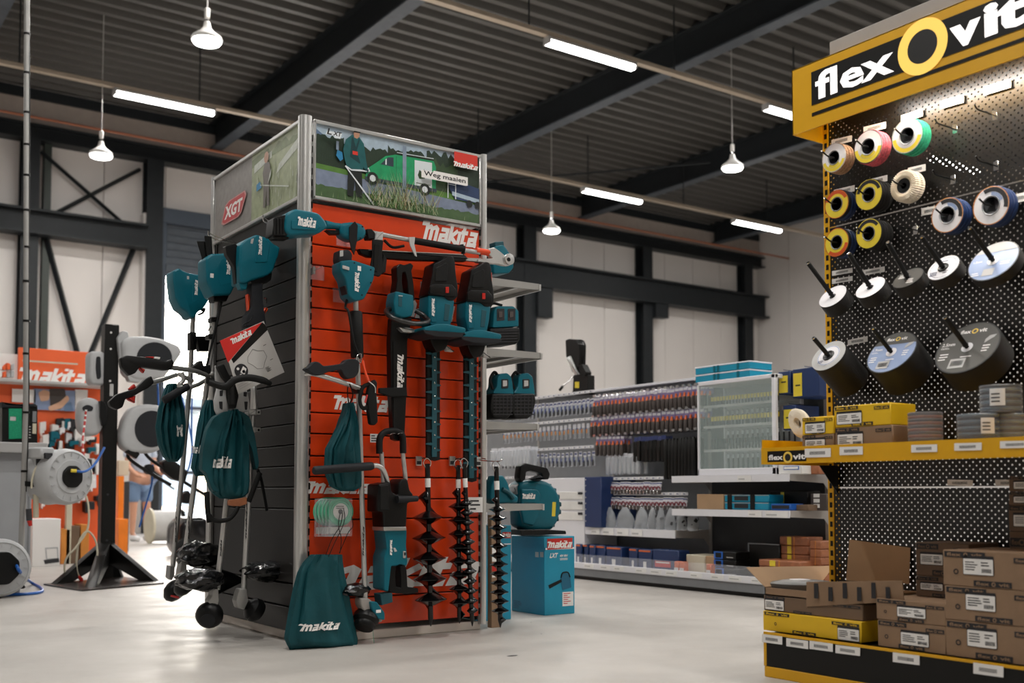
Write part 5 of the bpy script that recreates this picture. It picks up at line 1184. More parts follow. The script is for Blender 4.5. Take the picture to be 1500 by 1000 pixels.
for k, (dx, lb) in enumerate(((0, 'teal blower with round black grille on the third side shelf, next to the tower post'), (31, 'teal blower with round black grille on the third side shelf, farther from the tower post'))):
    t = thing('cordless_blower', lb, 'blower', FS.pt(737+dx, 614, 0), 0, 'blowers on the third side shelf')
    q = lambda L: [(x+dx*(1 if x < 0 else 1), y) for x, y in L]
    mb = MB(); FS.P(mb, q([(722, 576), (728, 566), (729, 552), (733, 547), (743, 546), (749, 551), (751, 562), (753, 578)]), -.1, .09, 'teal', .01, .02); FS.P(mb, q([(735, 555), (745, 555), (745, 568), (735, 569)]), -.012, .006, 'ink', .006, .002); FS.P(mb, q([(737, 557), (743, 557), (743, 565), (737, 566)]), -.008, .005, 'label_grey', .004, .001); part('housing', mb, t)
    mb = MB(); FS.P(mb, q([(722, 576), (753, 576), (755, 588), (750, 606), (744, 613), (724, 613), (718, 600), (719, 586)]), -.14, .15, 'black_plastic', .014, .014)
    for j in range(6): FS.P(mb, q([(723, 581+j*5), (751, 581+j*5), (751, 582.5+j*5), (723, 582.5+j*5)]), .009, .003, 'ink')
    for j in range(5): FS.P(mb, q([(726+j*5.5, 579), (727+j*5.5, 579), (727+j*5.5, 608), (726+j*5.5, 608)]), .009, .0035, 'ink')
    part('grille', mb, t)
    mb = MB(); FS.T(mb, [(729+dx, 550, -.05), (724+dx, 545, -.04), (718+dx, 556, -.04), (722+dx, 570, -.03)], .009, 'black_rubber', 4, 8); part('strap', mb, t)
# the big round blower on its carton
B0 = PZ(797.5, 901.5); bx_w = PZ(842, 897.5); Bxw = PY(842, 890, B0.y).x-B0.x; Byd = PX(749, 893, B0.x).y-B0.y
Bh = PY(797.5, 786, B0.y).z
t = thing('blower_carton', 'large turquoise tool carton with red logo panel standing right of the tower', 'box', (B0.x+Bxw/2, B0.y+Byd/2, 0))
mb = MB(); mb.box((B0.x+Bxw/2, B0.y+Byd/2, Bh/2), (Bxw, Byd, Bh), 'blue_box', bev=.003)
F = Face('Y', B0.y); FX = Face('X', B0.x)
mat('box_dark', '#0a5f7e', .4)
F.R(mb, 799, 802.5, 841, 803.5, .001, .0006, 'letter_white'); F.card(mb, [(801.5, 789), (838.5, 787.5), (838.5, 802.5), (801.5, 805)], .0012, 'red_trigger', .0006)
F.logo(mb, 802, 791, 838, 803.5, .002); a = F.uv(805, 817, .001); mb.text('LXT', F.M(.001), a[0], a[1], .055, .028, 'letter_white', .001, .03, .3)
a = F.uv(820, 815.5, .001); mb.text('40V 80V', F.M(.001), a[0], a[1], .06, .014, 'letter_white', .001); mb.lines(F.M(.001), a[0], a[1]-.02, .06, .015, 2, 'letter_white', .001) 
F.card(mb, [(803, 857), (822, 848), (823, 852), (805, 862)], .0012, 'gond_black'); F.P(mb, [(822, 840), (832, 838), (835, 842), (837, 860), (824, 864), (822, 852)], .001, .001, 'box_dark', .004); F.T(mb, [(822, 846, .002), (824, 839, .002), (832, 838, .002), (835, 845, .002)], .004, 'gond_black', 4, 6)
F.R(mb, 824, 867, 840, 886.5, .001, .0008, 'paper'); a = F.uv(825.5, 885, .0018); mb.lines(F.M(.0018), a[0], a[1], .055, .07, 6, 'hose_red', .0004, 9)
a = FX.uv(755, 800, .001); mb.text('LXT', FX.M(.001), a[0], a[1]-.012, .07, .04, 'blue_box', .001, .03, .3); a = FX.uv(772, 800, .001); mb.lines(FX.M(.001), a[0], a[1]-.01, .16, .04, 3, 'blue_box', .001, 5)
FX.R(mb, 799, 802, 750, 803, .001, .0006, 'blue_box')
for x0 in (784, 791): FX.R(mb, x0, 808, x0+5, 816, .001, .0006, 'label_grey')
a = FX.uv(752, 890, .001); mb.lines(FX.M(.001), a[0], a[1], .1, .05, 5, 'box_dark', .001, 7)
part('carton_body', mb, t)
C2 = PZ(749, 906.5); h2 = PY(749, 769, C2.y).z; x2 = C2.x-.24
mb = MB(); mb.box((C2.x-.12, C2.y+.16, h2/2), (.24, .32, h2), 'blue_box', bev=.003); F2 = Face('Y', C2.y); F2.card(mb, [(736, 779), (748, 779), (748, 788), (736, 788)], .001, 'red_trigger'); F2.R(mb, 738, 796, 748.5, 797, .001, .0006, 'letter_white'); F2.logo(mb, 737, 780, 747.5, 787, .0015)
single('blower_carton', mb, 'narrow turquoise carton between the tower and the large turquoise carton', 'box', (C2.x-.12, C2.y+.16, 0))
C3 = PZ(720, 919.5); h3 = PY(714, 754, C3.y+.02).z
mb = MB(); w3 = PY(734, 900, C3.y).x-C3.x; d3 = PX(714, 915, C3.x).y-C3.y
mb.box((C3.x+w3/2, C3.y+d3/2, h3/2), (w3, d3, h3), 'cardboard', bev=.002); F3 = Face('Y', C3.y)
F3.R(mb, 721, 800, 731, 822, .001, .0006, 'paper'); F3.R(mb, 721, 824, 731, 836, .001, .0006, 'red_trigger'); F3.R(mb, 721, 838, 731, 845, .001, .0006, 'paper')
single('tall_carton', mb, 'tall thin brown carton standing behind the slim auger bit at the tower corner', 'box', (C3.x+w3/2, C3.y+d3/2, 0))
# blower on the large carton
FBl = Face('Y', B0.y+.08); zc = Bh
t = thing('backpack_blower', 'big round teal blower with black carry handle standing on the turquoise carton', 'blower', FBl.pt(795, 782, 0))
mb = MB(); FBl.P(mb, [(763, 770), (762, 735), (760, 712), (765, 705), (790, 702), (806, 706), (816, 716), (822, 730), (823, 748), (818, 765), (810, 776), (796, 778), (775, 777)], -.14, .13, 'teal', .02, .035)
FBl.P(mb, [(764, 716), (787, 716), (793, 724), (790, 756), (782, 770), (768, 766), (764, 748)], -.02, .03, 'teal', .012, .012); FBl.logo(mb, 765, 722, 784, 731, .011); FBl.P(mb, [(768, 735), (786, 736), (785, 739), (768, 738)], .009, .003, 'teal_dark')
for k in range(8):
    a = -1.1+k*.33; x = 795+27*math.cos(a); y = 742+34*math.sin(a); FBl.P(mb, [(x-3, y-4), (x+1, y-3), (x+1, y+3), (x-3, y+4)], -.13, .1, 'teal_dark', .002, .003)
FBl.card(mb, [(809, 735), (814, 735), (813, 756), (808, 756)], -.012, 'disc_yellow', .003); part('housing', mb, t, smooth=50)
mb = MB(); FBl.P(mb, [(761, 700), (763, 682), (770, 678), (780, 680), (802, 685), (806, 694), (804, 702), (796, 702), (794, 693), (778, 689), (771, 691), (770, 702), (764, 706)], -.08, .06, 'black_plastic', .008, .012); FBl.P(mb, [(782, 701), (792, 696), (798, 700), (790, 705)], -.04, .06, 'grey_rubber', .003, .006); part('carry_handle', mb, t)
mb = MB(); FBl.P(mb, [(754, 714), (763, 706), (763, 722), (758, 724)], -.1, .07, 'grey_case_mid', .006, .01); FBl.T(mb, [(742, 721, -.06), (760, 714, -.06)], [.03, .02], 'grey_case_mid', 0, 12); part('nozzle', mb, t)
mb = MB(); FBl.P(mb, [(762, 776), (800, 775), (829, 777), (830, 782), (764, 784)], -.2, .24, 'black_plastic', .006, .004); part('base_plate', mb, t)
FB4 = Face('Y', TY0+.16)
t = thing('hand_blower', 'teal blower with grey nozzle half hidden behind the slim auger bit', 'blower', FB4.pt(740, 737, 0))
mb = MB(); FB4.P(mb, [(720, 712), (727, 696), (738, 696), (744, 705), (748, 718), (760, 728), (759, 736), (726, 738), (718, 730)], -.1, .09, 'teal', .012, .02); part('housing', mb, t)
mb = MB(); FB4.T(mb, [(736, 716, .0), (746, 722, .0), (752, 730, .0)], .012, 'teal_dark', 3, 8); part('handle', mb, t)
# ================================================================ THE YELLOW AND BLACK DISC GONDOLA
GX = 3.276; FG = Face('X', GX)            # front of header, shelf lip and base
PXB = 0.0
yL = FG.pt(1116, 660).y                   # left (far) end of shelf and base
yR = yL-2.6                               # it runs on past the frame
# plane of the perforated back panel: its left edge stands at px 1207..1218; the base is deeper than the header
BXP = PZ(1218, 905).x
GY0 = 2.925                                # far end upright
BP = None
for k in range(200):                      # depth at which a panel ending at GY0 is seen at px 1211
    xx = GX+.002*k*2
    q = Vector((xx, GY0, 1.5)); d = q-Vector((0, 0, CAMH)); px = CXP+FPX*d.dot(Rv)/d.dot(Fv)
    if px >= 1209: BP = xx; break
GXH = 3.49; FH = Face('X', GXH)            # the header sits back from the base front
FP = Face('X', BP)                        # perforated panel plane
g = thing('disc_gondola', 'black perforated shop gondola with yellow lettered header, shelf and base for grinding discs', 'shelving', (GX+.2, (yL+yR)/2, 0))
def GB(mb, x0, x1, y0, y1, z0, z1, m, bev=.002): mb.box(((x0+x1)/2, (y0+y1)/2, (z0+z1)/2), (abs(x1-x0), abs(y1-y0), abs(z1-z0)), m, bev=bev)
zB1 = FG.pt(1114, 926).z; zY = FG.pt(1116, 974).z; ztop = FH.pt(1160, 103).z; zhb = FH.pt(1162, 198).z
# panels
zs = [zB1-.02, .55, FP.pt(1300, 709).z, 1.3, FP.pt(1370, 272).z, zhb+.3]
zs = [.1, FP.pt(1240, 714).z, FP.pt(1450, 276).z, ztop-.05]
for a, b in zip(zs[:-1], zs[1:]):
    for k in range(3):
        y1 = GY0-.03-k*.94; mb = MB(); mb.box((BP+.0006, y1-.465, (a+b)/2), (.0012, .93, b-a-.006), 'pegboard'); mb2 = mb
        o = part('perforated_panel', mb, g, kind=None)
# pegboard holes are laid out along the panel, so give its material the right axes
for nm in ('pegboard',):
    n = MATS[nm].node_tree
    sx = [q for q in n.nodes if q.type == 'SEPXYZ'][0]
    for l in list(n.links):
        if l.from_node == sx and l.from_socket.name == 'X': to = l.to_socket; n.links.remove(l); n.links.new(sx.outputs['Y'], to)
mat('ring_black', '#101010', .4)
for y in (GY0-.015, GY0-.955, GY0-1.895):
    mb = MB(); GB(mb, BP-.004, BP+.04, y-.015, y+.015, 0, ztop-.02, 'yellow'); o = part('upright', mb, g)
    mb = MB()
    for k in range(56): GB(mb, BP-.0055, BP-.004, y-.008, y+.004, .1+k*.04, .122+k*.04, 'gond_black', 0)
    part('slot_row', mb, o)
# base
mb = MB(); GB(mb, GX, BP+.04, yR, yL, zY, zB1, 'gond_black'); GB(mb, GX-.001, BP+.04, yR, yL+.0, .0, zY, 'yellow'); GB(mb, GX-.002, GX+.01, yL-.012, yL+.003, zY, zB1+.004, 'yellow'); GB(mb, GX-.003, GX+.003, yR, yL, zB1-.004, zB1+.006, 'yellow', 0); part('base', mb, g, 'black base with yellow kickboard')
# shelf
zs0 = FG.pt(1118, 680).z; zs1 = FG.pt(1118, 644).z; yS = yL
mb = MB(); GB(mb, GX, BP, yR, yS, zs0+.03, zs0+.045, 'yellow'); part('shelf_plate', mb, g)
mb = MB(); GB(mb, GX-.004, GX, yR, yS, zs0, FG.pt(1118, 656).z, 'yellow', 0); GB(mb, GX, BP, yS-.002, yS, zs0, zs1, 'yellow', 0)
mb2 = MB(); mb2.prism([(BP-GX-.12, zs0), (BP-GX, zs0), (BP-GX, zs0-.12)], 0, .003, 'gond_black', frame((GX, yS-.05, 0), (1, 0, 0), (0, 0, 1))); part('shelf_bracket', mb2, g)
# small lettering on the lip
a = FG.uv(1124, 676, .004); b = FG.uv(1181, 661, .004); FG.R(mb, 1124, 661, 1181, 675, .004, .0008, 'gond_black')
def flexo(mb, F, x0, y0, x1, y1, off, base=None, shear=0):
    """the white word with the yellow ring in its middle; picture corners of the whole word (left top, right bottom)"""
    a = F.uv(x0, y1, off); b = F.uv(x1, y0, off); W = b[0]-a[0]; H = b[1]-a[1]; M = F.M(off)
    mb.text('flex', M, a[0], a[1], W*.4, H, 'letter_white', .0008, .035, shear); mb.text('vit', M, a[0]+W*.66, a[1], W*.33, H, 'letter_white', .0008, .035, shear)
    c = (a[0]+W*.53, a[1]+H*.42); n = 28; r0, r1 = W*.125, W*.078
    mb.add([(c[0]+k*math.cos(2*PI*i/n), c[1]+k*math.sin(2*PI*i/n), .0012) for k in (r0, r1) for i in range(n)], [(i, (i+1) % n, n+(i+1) % n, n+i) for i in range(n)], 'ring_yellow', M)
    mb.poly([(c[0]+q[0], c[1]+q[1]) for q in circ(r1, n)], 'ring_black', M, .0010)
mat('ring_yellow', '#f4cf5a', .45, noise=0)
flexo(mb, FG, 1126, 664, 1180, 674, .0048); part('shelf_lip', mb, g, 'yellow shelf lip with small white lettering')
lab = 0
def price_label(F, px, off, label, cat='price label'):
    global lab
    mb = MB(); u = [F.uv(*q, off) for q in px]; F.card(mb, px, off, 'paper', .001)
    x0 = min(q[0] for q in u); x1 = max(q[0] for q in u); y0 = min(q[1] for q in u); y1 = max(q[1] for q in u)
    for k in range(int(18)): 
        xx = x0+(x1-x0)*(.2+.6*k/18); mb.add([(xx, y0+(y1-y0)*.3, 0), (xx+(x1-x0)*.018, y0+(y1-y0)*.3, 0), (xx+(x1-x0)*.018, y0+(y1-y0)*.66, 0), (xx, y0+(y1-y0)*.66, 0)], [(0, 1, 2, 3)], 'dark_grey', F.M(off+.0014))
    c = F.pt(sum(q[0] for q in px)/4, max(q[1] for q in px), off)
    return single('price_label', mb, label, cat, c, 0, 'white barcode labels on the disc gondola')
for i, (x0, y0, x1, y1) in enumerate(((1179, 656, 1217, 669), (1230, 653.5, 1264, 665.5), (1335, 650.5, 1373, 661.5), (1398, 648, 1438, 659), (1465, 645, 1510, 655.5))):
    price_label(FG, [(x0, y0+1), (x1, y0), (x1, y1), (x0, y1+1)], .006, ['barcode label on the yellow lip just right of the small lettering', 'barcode label on the yellow lip below the larger yellow carton', 'barcode label on the yellow lip below the brown flap discs', 'barcode label on the yellow lip below the lower grey disc stack', 'barcode label on the yellow lip at the picture edge'][i])
for i, (x0, y0, x1, y1, sl) in enumerate(((1116, 928, 1146, 940, 4), (1152, 934, 1184, 946, 4.5), (1186, 938, 1220, 950, 4.5), (1224, 944, 1260, 956, 4.5), (1308, 955, 1347, 969, 5), (1426, 970, 1470, 986, 6))):
    price_label(FG, [(x0, y0), (x1, y0+sl), (x1, y1+sl), (x0, y1)], .004, ['first barcode label on the black base, at its left end', 'second barcode label on the black base, counted from the left end', 'third barcode label on the black base, counted from the left end', 'barcode label on the black base under the white sticker of the yellow box', 'barcode label on the black base under the short stack of brown boxes', 'barcode label on the black base under the tall stack of brown boxes'][i])
# header: box with a slanted-looking face, lit sheet metal
yH = FH.pt(1160, 150).y
mb = MB(); GB(mb, GXH, GXH+.006, yR, yH, zhb, ztop, 'yellow', .001); GB(mb, GXH, BP+.05, yH-.006, yH, zhb, ztop, 'yellow', .001); GB(mb, GXH, BP+.05, yR, yH, ztop-.006, ztop, 'yellow', .001)
def onh(x, y): return FH.uv(x, y, .001)
a = onh(1189, 160); z0h = FH.pt(1189, 155).z; z1h = FH.pt(1189, 106).z
u0 = -FH.pt(1189, 130).y; u1 = u0+1.12
Mh = FH.M(.001); mb.prism(rect(u0, z0h, u1, z1h), 0, .001, 'gond_black', Mh); z2 = FH.pt(1189, 166).z; z3 = FH.pt(1189, 171).z; mb.prism(rect(u0, z3, u1, z2), 0, .001, 'gond_black', Mh)
H = z1h-z0h
uf0 = -FH.pt(1195, 130).y; uf1 = -FH.pt(1311, 130).y; uo0 = -FH.pt(1317, 110).y; uo1 = -FH.pt(1389, 90).y; uv0 = -FH.pt(1392, 60).y; uv1 = -FH.pt(1560, 40).y
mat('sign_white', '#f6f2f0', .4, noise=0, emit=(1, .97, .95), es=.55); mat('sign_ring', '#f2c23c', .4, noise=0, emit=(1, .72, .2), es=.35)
M3 = FH.M(.003); zb_ = z0h+H*.1
mb.text('flex', M3, uf0, zb_, uf1-uf0, H*.82, 'sign_white', 0, .026); uw = -FH.pt(1457, 60).y
mb.text('v', M3, uv0, zb_, (-FH.pt(1438, 60).y)-uv0, H*.6, 'sign_white', 0, .045); mb.text('it', M3, -FH.pt(1442, 60).y, zb_, .16, H*.84, 'sign_white', 0, .045)
c = ((uo0+uo1)/2, z0h+H*.5); n = 40; ro = (uo1-uo0)/2*1.02; ri = ro*.6
mb.add([(c[0]+k*math.cos(2*PI*i/n), c[1]+k*math.sin(2*PI*i/n)*1.0, 0) for k in (ro, ri) for i in range(n)], [(i, (i+1) % n, n+(i+1) % n, n+i) for i in range(n)], 'sign_ring', M3); mb.poly([(c[0]+q[0], c[1]+q[1]) for q in circ(ri, n)], 'ring_black', M3, -.0004)
part('header', mb, g, 'yellow header with large white lettering and a yellow ring')
mb = MB(); GB(mb, GXH+.05, BP+.02, yR, PX(1215, 64, GXH+.05).y, ztop-.01, PX(1215, 62, GXH+.05).z, 'shelf_grey'); part('header_top_board', mb, g)
# the strip lamp inside the header that washes down over the panel
mb = MB(); GB(mb, GXH+.02, GXH+.05, yH-1.7, yH-.3, zhb+.07, zhb+.1, 'tube_glow', .004); hl = part('header_lamp', mb, g, 'small white strip lamp')
l = bpy.data.lights.new('header_glow', 'AREA'); l.shape = 'RECTANGLE'; l.size = .06; l.size_y = 1.3; l.energy = 9; l.color = (1, .96, .9)
lo = bpy.data.objects.new('header_glow', l); COL.objects.link(lo); lo.parent = g; lo.matrix_parent_inverse = Matrix(); lo.location = (GXH+.04-g.location.x, yH-1.0-g.location.y, zhb+.065)
# shelf labels hanging on the panel
def peg_label(x0, y0, x1, y1, sl, lb, off=.01): price_label(FP, [(x0, y0), (x1, y0+sl), (x1, y1+sl), (x0, y1)], off, lb)
for q in ((1218, 205, 1248, 214, -7, 'white label above the tan grinding wheel'), (1265, 186, 1298, 196, -8, 'white label above the pink grinding wheel'), (1320, 169, 1352, 180, -10, 'white label above the green grinding wheel'), (1377, 148, 1412, 160, -10, 'white label on the bright part of the panel'), (1441, 127, 1481, 140, -12, 'white label nearest the upper right picture corner'),
          (1222, 278, 1252, 287, -7, 'grey label behind the upper yellow and orange flap disc'), (1268, 264, 1300, 273, -8, 'grey label behind the upper black and yellow flap disc'), (1330, 246, 1356, 256, -6, 'grey label behind the cotton polishing wheel'), (1350, 305, 1372, 316, -4, 'grey label left of the blue flap disc'), (1486, 285, 1510, 298, -6, 'grey label at the picture edge right of the flap discs'),
          (1219, 397, 1249, 404, -5, 'upper grey barcode label near the left panel edge'), (1219, 409, 1249, 416, -5, 'lower grey barcode label near the left panel edge'), (1262, 396, 1296, 404, -6, 'grey barcode label above the second white disc'), (1242, 498, 1271, 506, -6, 'grey barcode label beside the short grinding wheel'), (1388, 702, 1425, 711, 1, 'barcode label on the panel below the shelf'), (1458, 702, 1500, 711, 1, 'barcode label below the shelf at the picture edge')):
    peg_label(*q)
# ---------------------------------------------------------------- discs on pegs
def peg(t, x, y, L, r, m='chrome', tip=None):
    """a peg from the panel straight out; (x, y) is where its front end shows"""
    pass
def disc_stack(name, label, cx, cy, off, R, n_th, mats, face='flap', peg_px=None, peg_r=.0035, peg_len=.1, group=None, cat='grinding disc', edge='disc_edge', tilt=0):
    """discs threaded on one peg; (cx, cy) centre of the front disc, off its distance from the panel"""
    c = FP.pt(cx, cy, off); t = thing(name, label, cat, FP.pt(cx, cy, 0), 0, group)
    M = frame(c, (0, -1, 0), (0, 0, 1), (-1, 0, 0))
    return t, c, M
def ringf(mb, M, r0, r1, z, m, n=32, a0=0, a1=2*PI):
    k = max(3, int(n*(a1-a0)/(2*PI))); vs = [(r*math.cos(a0+(a1-a0)*i/k), r*math.sin(a0+(a1-a0)*i/k), z) for r in (r0, r1) for i in range(k+1)]
    mb.add(vs, [(i, i+1, k+1+i+1, k+1+i) for i in range(k)], m, M)
def flap(label, cx, cy, R, cols, back='disc_edge', n=3, off=.09, pegdir=(-22, -12)):
    R *= 1.08
    """a stack of flap discs; front one shows its label ring and steel hub"""
    t, c, M = disc_stack('flap_disc_stack', label, cx, cy, off, R, 0, None, cat='grinding discs', group='flap discs hanging on wire pegs')
    mb = MB(); th = .0165
    for k in range(n):
        z1 = -k*(th+.003); mb.lathe([(R*.93, z1), (R, z1-.003), (R, z1-th+.002), (R*.8, z1-th)], cols[0] if k == 0 else back, M, 36)
    part('disc_edges', mb, t)
    mb = MB(); mb.lathe([(R*.95, .0), (R*.93, .002), (R*.42, .0025)], cols[1], M, 36); ringf(mb, M, R*.92, R*.7, .0031, cols[2], a0=cols[3], a1=cols[4]); ringf(mb, M, R*.68, R*.5, .0033, cols[5], a0=cols[3]+.6, a1=cols[4]-.5)
    ringf(mb, M, R*.97, R*.93, .0032, cols[6]); part('front_disc', mb, t)
    mb = MB(); mb.lathe([(R*.5, .0025), (R*.48, .005), (R*.4, .001), (R*.28, -.005), (R*.2, -.006)], 'grey_case_mid', M, 28); mb.lathe([(R*.15, -.006), (0, -.006)], 'ink', M, 16); part('hub', mb, t)
    mb = MB(); e = Vector((-.14, 0, 0)); mb.tube([Vector((BP, c.y, c.z-.003)), c, c+Vector((-.035, 0, -.002)), c+Vector((-.075, .0, .012))], .0033, 'gond_black', 8, 3); mb.tube([c+Vector((-.075, .0, .012)), c+Vector((-.078, 0, .016))], .0036, 'chrome', 6); part('peg', mb, t)
    return t
flap('tan grinding wheel at the top left of the black panel', 1222, 231, .056, ('tan_pad', 'disc_white', 'disc_yellow', 3.4, 6.0, 'disc_yellow', 'label_grey'), 'tan_pad', 3, .13)
flap('pink grinding wheel between the tan and the green wheel', 1272, 215, .063, ('pink_pad', 'disc_white', 'disc_yellow', 3.2, 6.1, 'disc_yellow', 'steel_dark'), 'pink_pad', 3, .13)
flap('green grinding wheel, rightmost of the three coloured ones', 1329, 199, .063, ('green_pad', 'disc_white', 'disc_yellow', 3.2, 6.1, 'disc_white', 'label_grey'), 'green_pad', 3, .13)
flap('yellow and orange flap disc, upper one by the left panel edge', 1226, 299, .056, ('disc_edge', 'disc_yellow', 'disc_orange', .4, 2.8, 'disc_yellow', 'disc_orange'), 'blue_navy', 3, .09)
flap('black and yellow flap disc stack left of the cotton polishing wheel', 1273, 285, .058, ('disc_edge', 'disc_yellow', 'ink', .3, 2.9, 'disc_yellow', 'disc_yellow'), 'disc_edge', 4, .09)
flap('yellow and orange flap disc, lower one by the left panel edge', 1226, 355, .056, ('disc_edge', 'disc_yellow', 'disc_orange', 3.9, 6.1, 'disc_yellow', 'disc_orange'), 'blue_navy', 3, .09)
flap('black and yellow flap disc stack below the other of its kind', 1273, 342, .056, ('disc_edge', 'disc_yellow', 'ink', .6, 3.0, 'disc_yellow', 'disc_yellow'), 'disc_edge', 4, .09)
flap('blue and white flap disc right of the panel middle', 1388, 315, .062, ('blue_navy', 'disc_white', 'ink', -.3, 2.0, 'disc_blue', 'wood_orange'), 'blue_navy', 3, .09)
flap('blue and white flap disc close to the right picture edge', 1452, 301, .066, ('blue_navy', 'disc_white', 'ink', -.3, 2.0, 'disc_blue', 'wood_orange'), 'blue_navy', 3, .09)
# polishing wheel
t, c, M = disc_stack('cotton_polisher', 'cream pleated cotton polishing wheel on a wire peg', 1324, 272, .11, .062, 0, None, cat='polishing wheel')
mb = MB(); N = 44
for k in range(2):
    zz = -k*.028; vs = []; fs = []
    prof = [(.028, 0.0), (.04, .006), (.056, .004), (.062, -.006), (.062, -.02), (.05, -.026)]
    for r, h in prof:
        for i in range(N*2): a = PI*i/N; s_ = (1 if i % 2 else .88); vs.append((r*(1 if i % 2 else .965)*math.cos(a), r*(1 if i % 2 else .965)*math.sin(a), zz+h+(.003 if i % 2 else -.001)))
    n2 = N*2
    for q in range(len(prof)-1):
        for i in range(n2): j = (i+1) % n2; fs.append((q*n2+i, q*n2+j, (q+1)*n2+j, (q+1)*n2+i))
    mb.add(vs, fs, 'cotton', M)
part('pleats', mb, t, smooth=20)
mb = MB(); mb.lathe([(.03, .001), (.028, .003), (.012, .001), (0, .001)], 'black_plastic', M, 24); part('hub', mb, t)
mb = MB(); mb.tube([Vector((BP, c.y, c.z)), c+Vector((-.03, 0, 0)), c+Vector((-.075, 0, .012))], .0033, 'gond_black', 8, 3); part('peg', mb, t)
# cutting discs on long black rods
def cut_stack(label, cx, cy, R, depth, tipx, tipy, face, off=.2, band=None, kind=None, rod=.009):
    """(cx, cy): centre of the front disc; the rod runs from the panel out to the picture point (tipx, tipy)"""
    R *= 1.06
    c = FP.pt(cx, cy, off); t = thing('cutting_disc_stack', label, 'grinding discs', FP.pt(cx, cy, 0), 0, 'cutting discs on long black rods')
    # length so that the rod, square to the panel and tilted up, ends at the tip seen
    best = None
    for i in range(1, 60):
        L = .01*i; p = PX(tipx, tipy, c.x-L); e = abs(p.y-c.y)
        if best is None or e < best[0]: best = (e, p)
    tip = best[1]; ax = (tip-c).normalized(); ax.y = 0; ax = ax.normalized()
    ux = Vector((0, -1, 0)); uy = ax.cross(ux)*-1 if ax.cross(ux).z < 0 else ax.cross(ux); M = frame(c, ux, uy, ux.cross(uy))
    mb = MB(); mb.lathe([(R*.98, .0), (R, -.001), (R, -depth+.001), (R*.97, -depth)], 'disc_edge', M, 44)
    k = int(depth/.006)
    for i in range(1, k): z = -i*depth/k; mb.lathe([(R, z+.0004), (R+.0006, z), (R, z-.0004)], 'gond_black', M, 44)
    part('disc_edges', mb, t, smooth=30)
    mb = MB(); mb.lathe([(R*.985, .0005), (0, .0008)], face, M, 44); ringf(mb, M, R*.99, R*.95, .0012, 'steel_dark' if kind != 'plain' else face)
    if kind == 'big' or kind == 'bigblue':
        top = 'disc_grey'; n = 24; a0, a1 = .42, PI-.42
        pts = [(R*.95*math.cos(a0+(a1-a0)*i/n), R*.95*math.sin(a0+(a1-a0)*i/n)) for i in range(n+1)]
        mb.poly(pts, top, M, .0016)
        mb.text('flex', M, -R*.42, R*.56, R*.34, R*.15, 'letter_white', .0022, .03); mb.text('vit', M, R*.17, R*.56, R*.26, R*.15, 'letter_white', .0022, .03); ringf(mb, M @ Matrix.Translation((R*.04, R*.63, 0)), R*.1, R*.06, .0024, 'ring_yellow')
        mb.text({'big': '2.5mm', 'bigblue': '1.9mm'}[kind], M, -R*.86, R*.12, R*.42, R*.13, 'letter_white', .0022, .02); mb.lines(M, -R*.86, R*.0, R*.36, R*.08, 2, 'letter_white', .0022, 1)
        mb.lines(M, -R*.8, -R*.45, R*.3, R*.3, 3, 'letter_white', .0022, 3); mb.prism(rect(-R*.38, -R*.78, R*.12, -R*.42), .0016, .002, 'label_grey', M); mb.barcode(M, -R*.32, -R*.7, R*.38, R*.2, 'dark_grey', .0024)
        mb.prism([(R*.5, R*.1), (R*.75, R*.3), (R*.8, R*.4), (R*.6, R*.38), (R*.5, R*.25)], .0016, .002, 'label_grey', M); mb.lines(M, R*.5, -R*.25, R*.3, R*.3, 3, 'letter_white', .0022, 6); mb.lines(M, -R*.1, -R*.4, R*.5, R*.08, 1, 'letter_white', .0022, 6)
    elif kind == 'label':
        ringf(mb, M, R*.8, R*.78, .0014, 'blue_navy'); mb.lines(M, -R*.7, -R*.6, R*.5, R*.35, 3, 'blue_navy', .0016, 2); mb.lines(M, R*.1, -R*.5, R*.5, R*.25, 2, 'dark_grey', .0016, 5); mb.lines(M, -R*.4, R*.45, R*.8, R*.16, 1, 'blue_navy', .0016, 3)
    elif kind == 'wheel':
        ringf(mb, M, R*.99, R*.66, .0016, 'label_grey'); ringf(mb, M, R*.66, R*.3, .002, 'disc_white'); mb.lines(M, -R*.5, -R*.5, R*.5, R*.2, 2, 'blue_navy', .0024, 2); ringf(mb, M, R*.64, R*.6, .0022, 'disc_blue')
    elif kind == 'grey': mb.lines(M, -R*.7, .0, R*.6, R*.4, 3, 'letter_white', .0016, 1); mb.lines(M, R*.1, -R*.6, R*.5, R*.5, 3, 'letter_white', .0016, 8)
    elif kind == 'blue':
        n = 20; a0, a1 = .5, PI-.5; mb.poly([(R*.95*math.cos(a0+(a1-a0)*i/n), R*.95*math.sin(a0+(a1-a0)*i/n)) for i in range(n+1)], 'label_grey', M, .0016); mb.text('1.0mm', M, -R*.8, R*.0, R*.35, R*.1, 'letter_white', .002, .02); mb.lines(M, -R*.7, -R*.7, R*.4, R*.2, 2, 'letter_white', .002, 1); mb.prism(rect(-R*.25, -R*.75, R*.2, -R*.4), .0016, .002, 'label_grey', M); mb.lines(M, R*.35, -R*.3, R*.4, R*.2, 2, 'letter_white', .002, 4)
    part('front_disc', mb, t)
    mb = MB()
    if kind in ('wheel', 'label', 'hub'): mb.lathe([(R*.34, .002), (R*.3, .006), (R*.2, .003), (.013, .001)], 'steel_dark', M, 24)
    mb.lathe([(.022 if R > .08 else .014, .0022), (.012, .003), (.0, .003)], 'disc_white' if kind in ('big', 'bigblue', 'blue') else 'steel_dark', M, 20); part('hub', mb, t)
    mb = MB(); d = (tip-c); d.y = 0; L = d.length; d.normalize(); e = c+d*L
    pb = c-d*((c.x-BP)/(-d.x) if d.x < -.2 else 0)
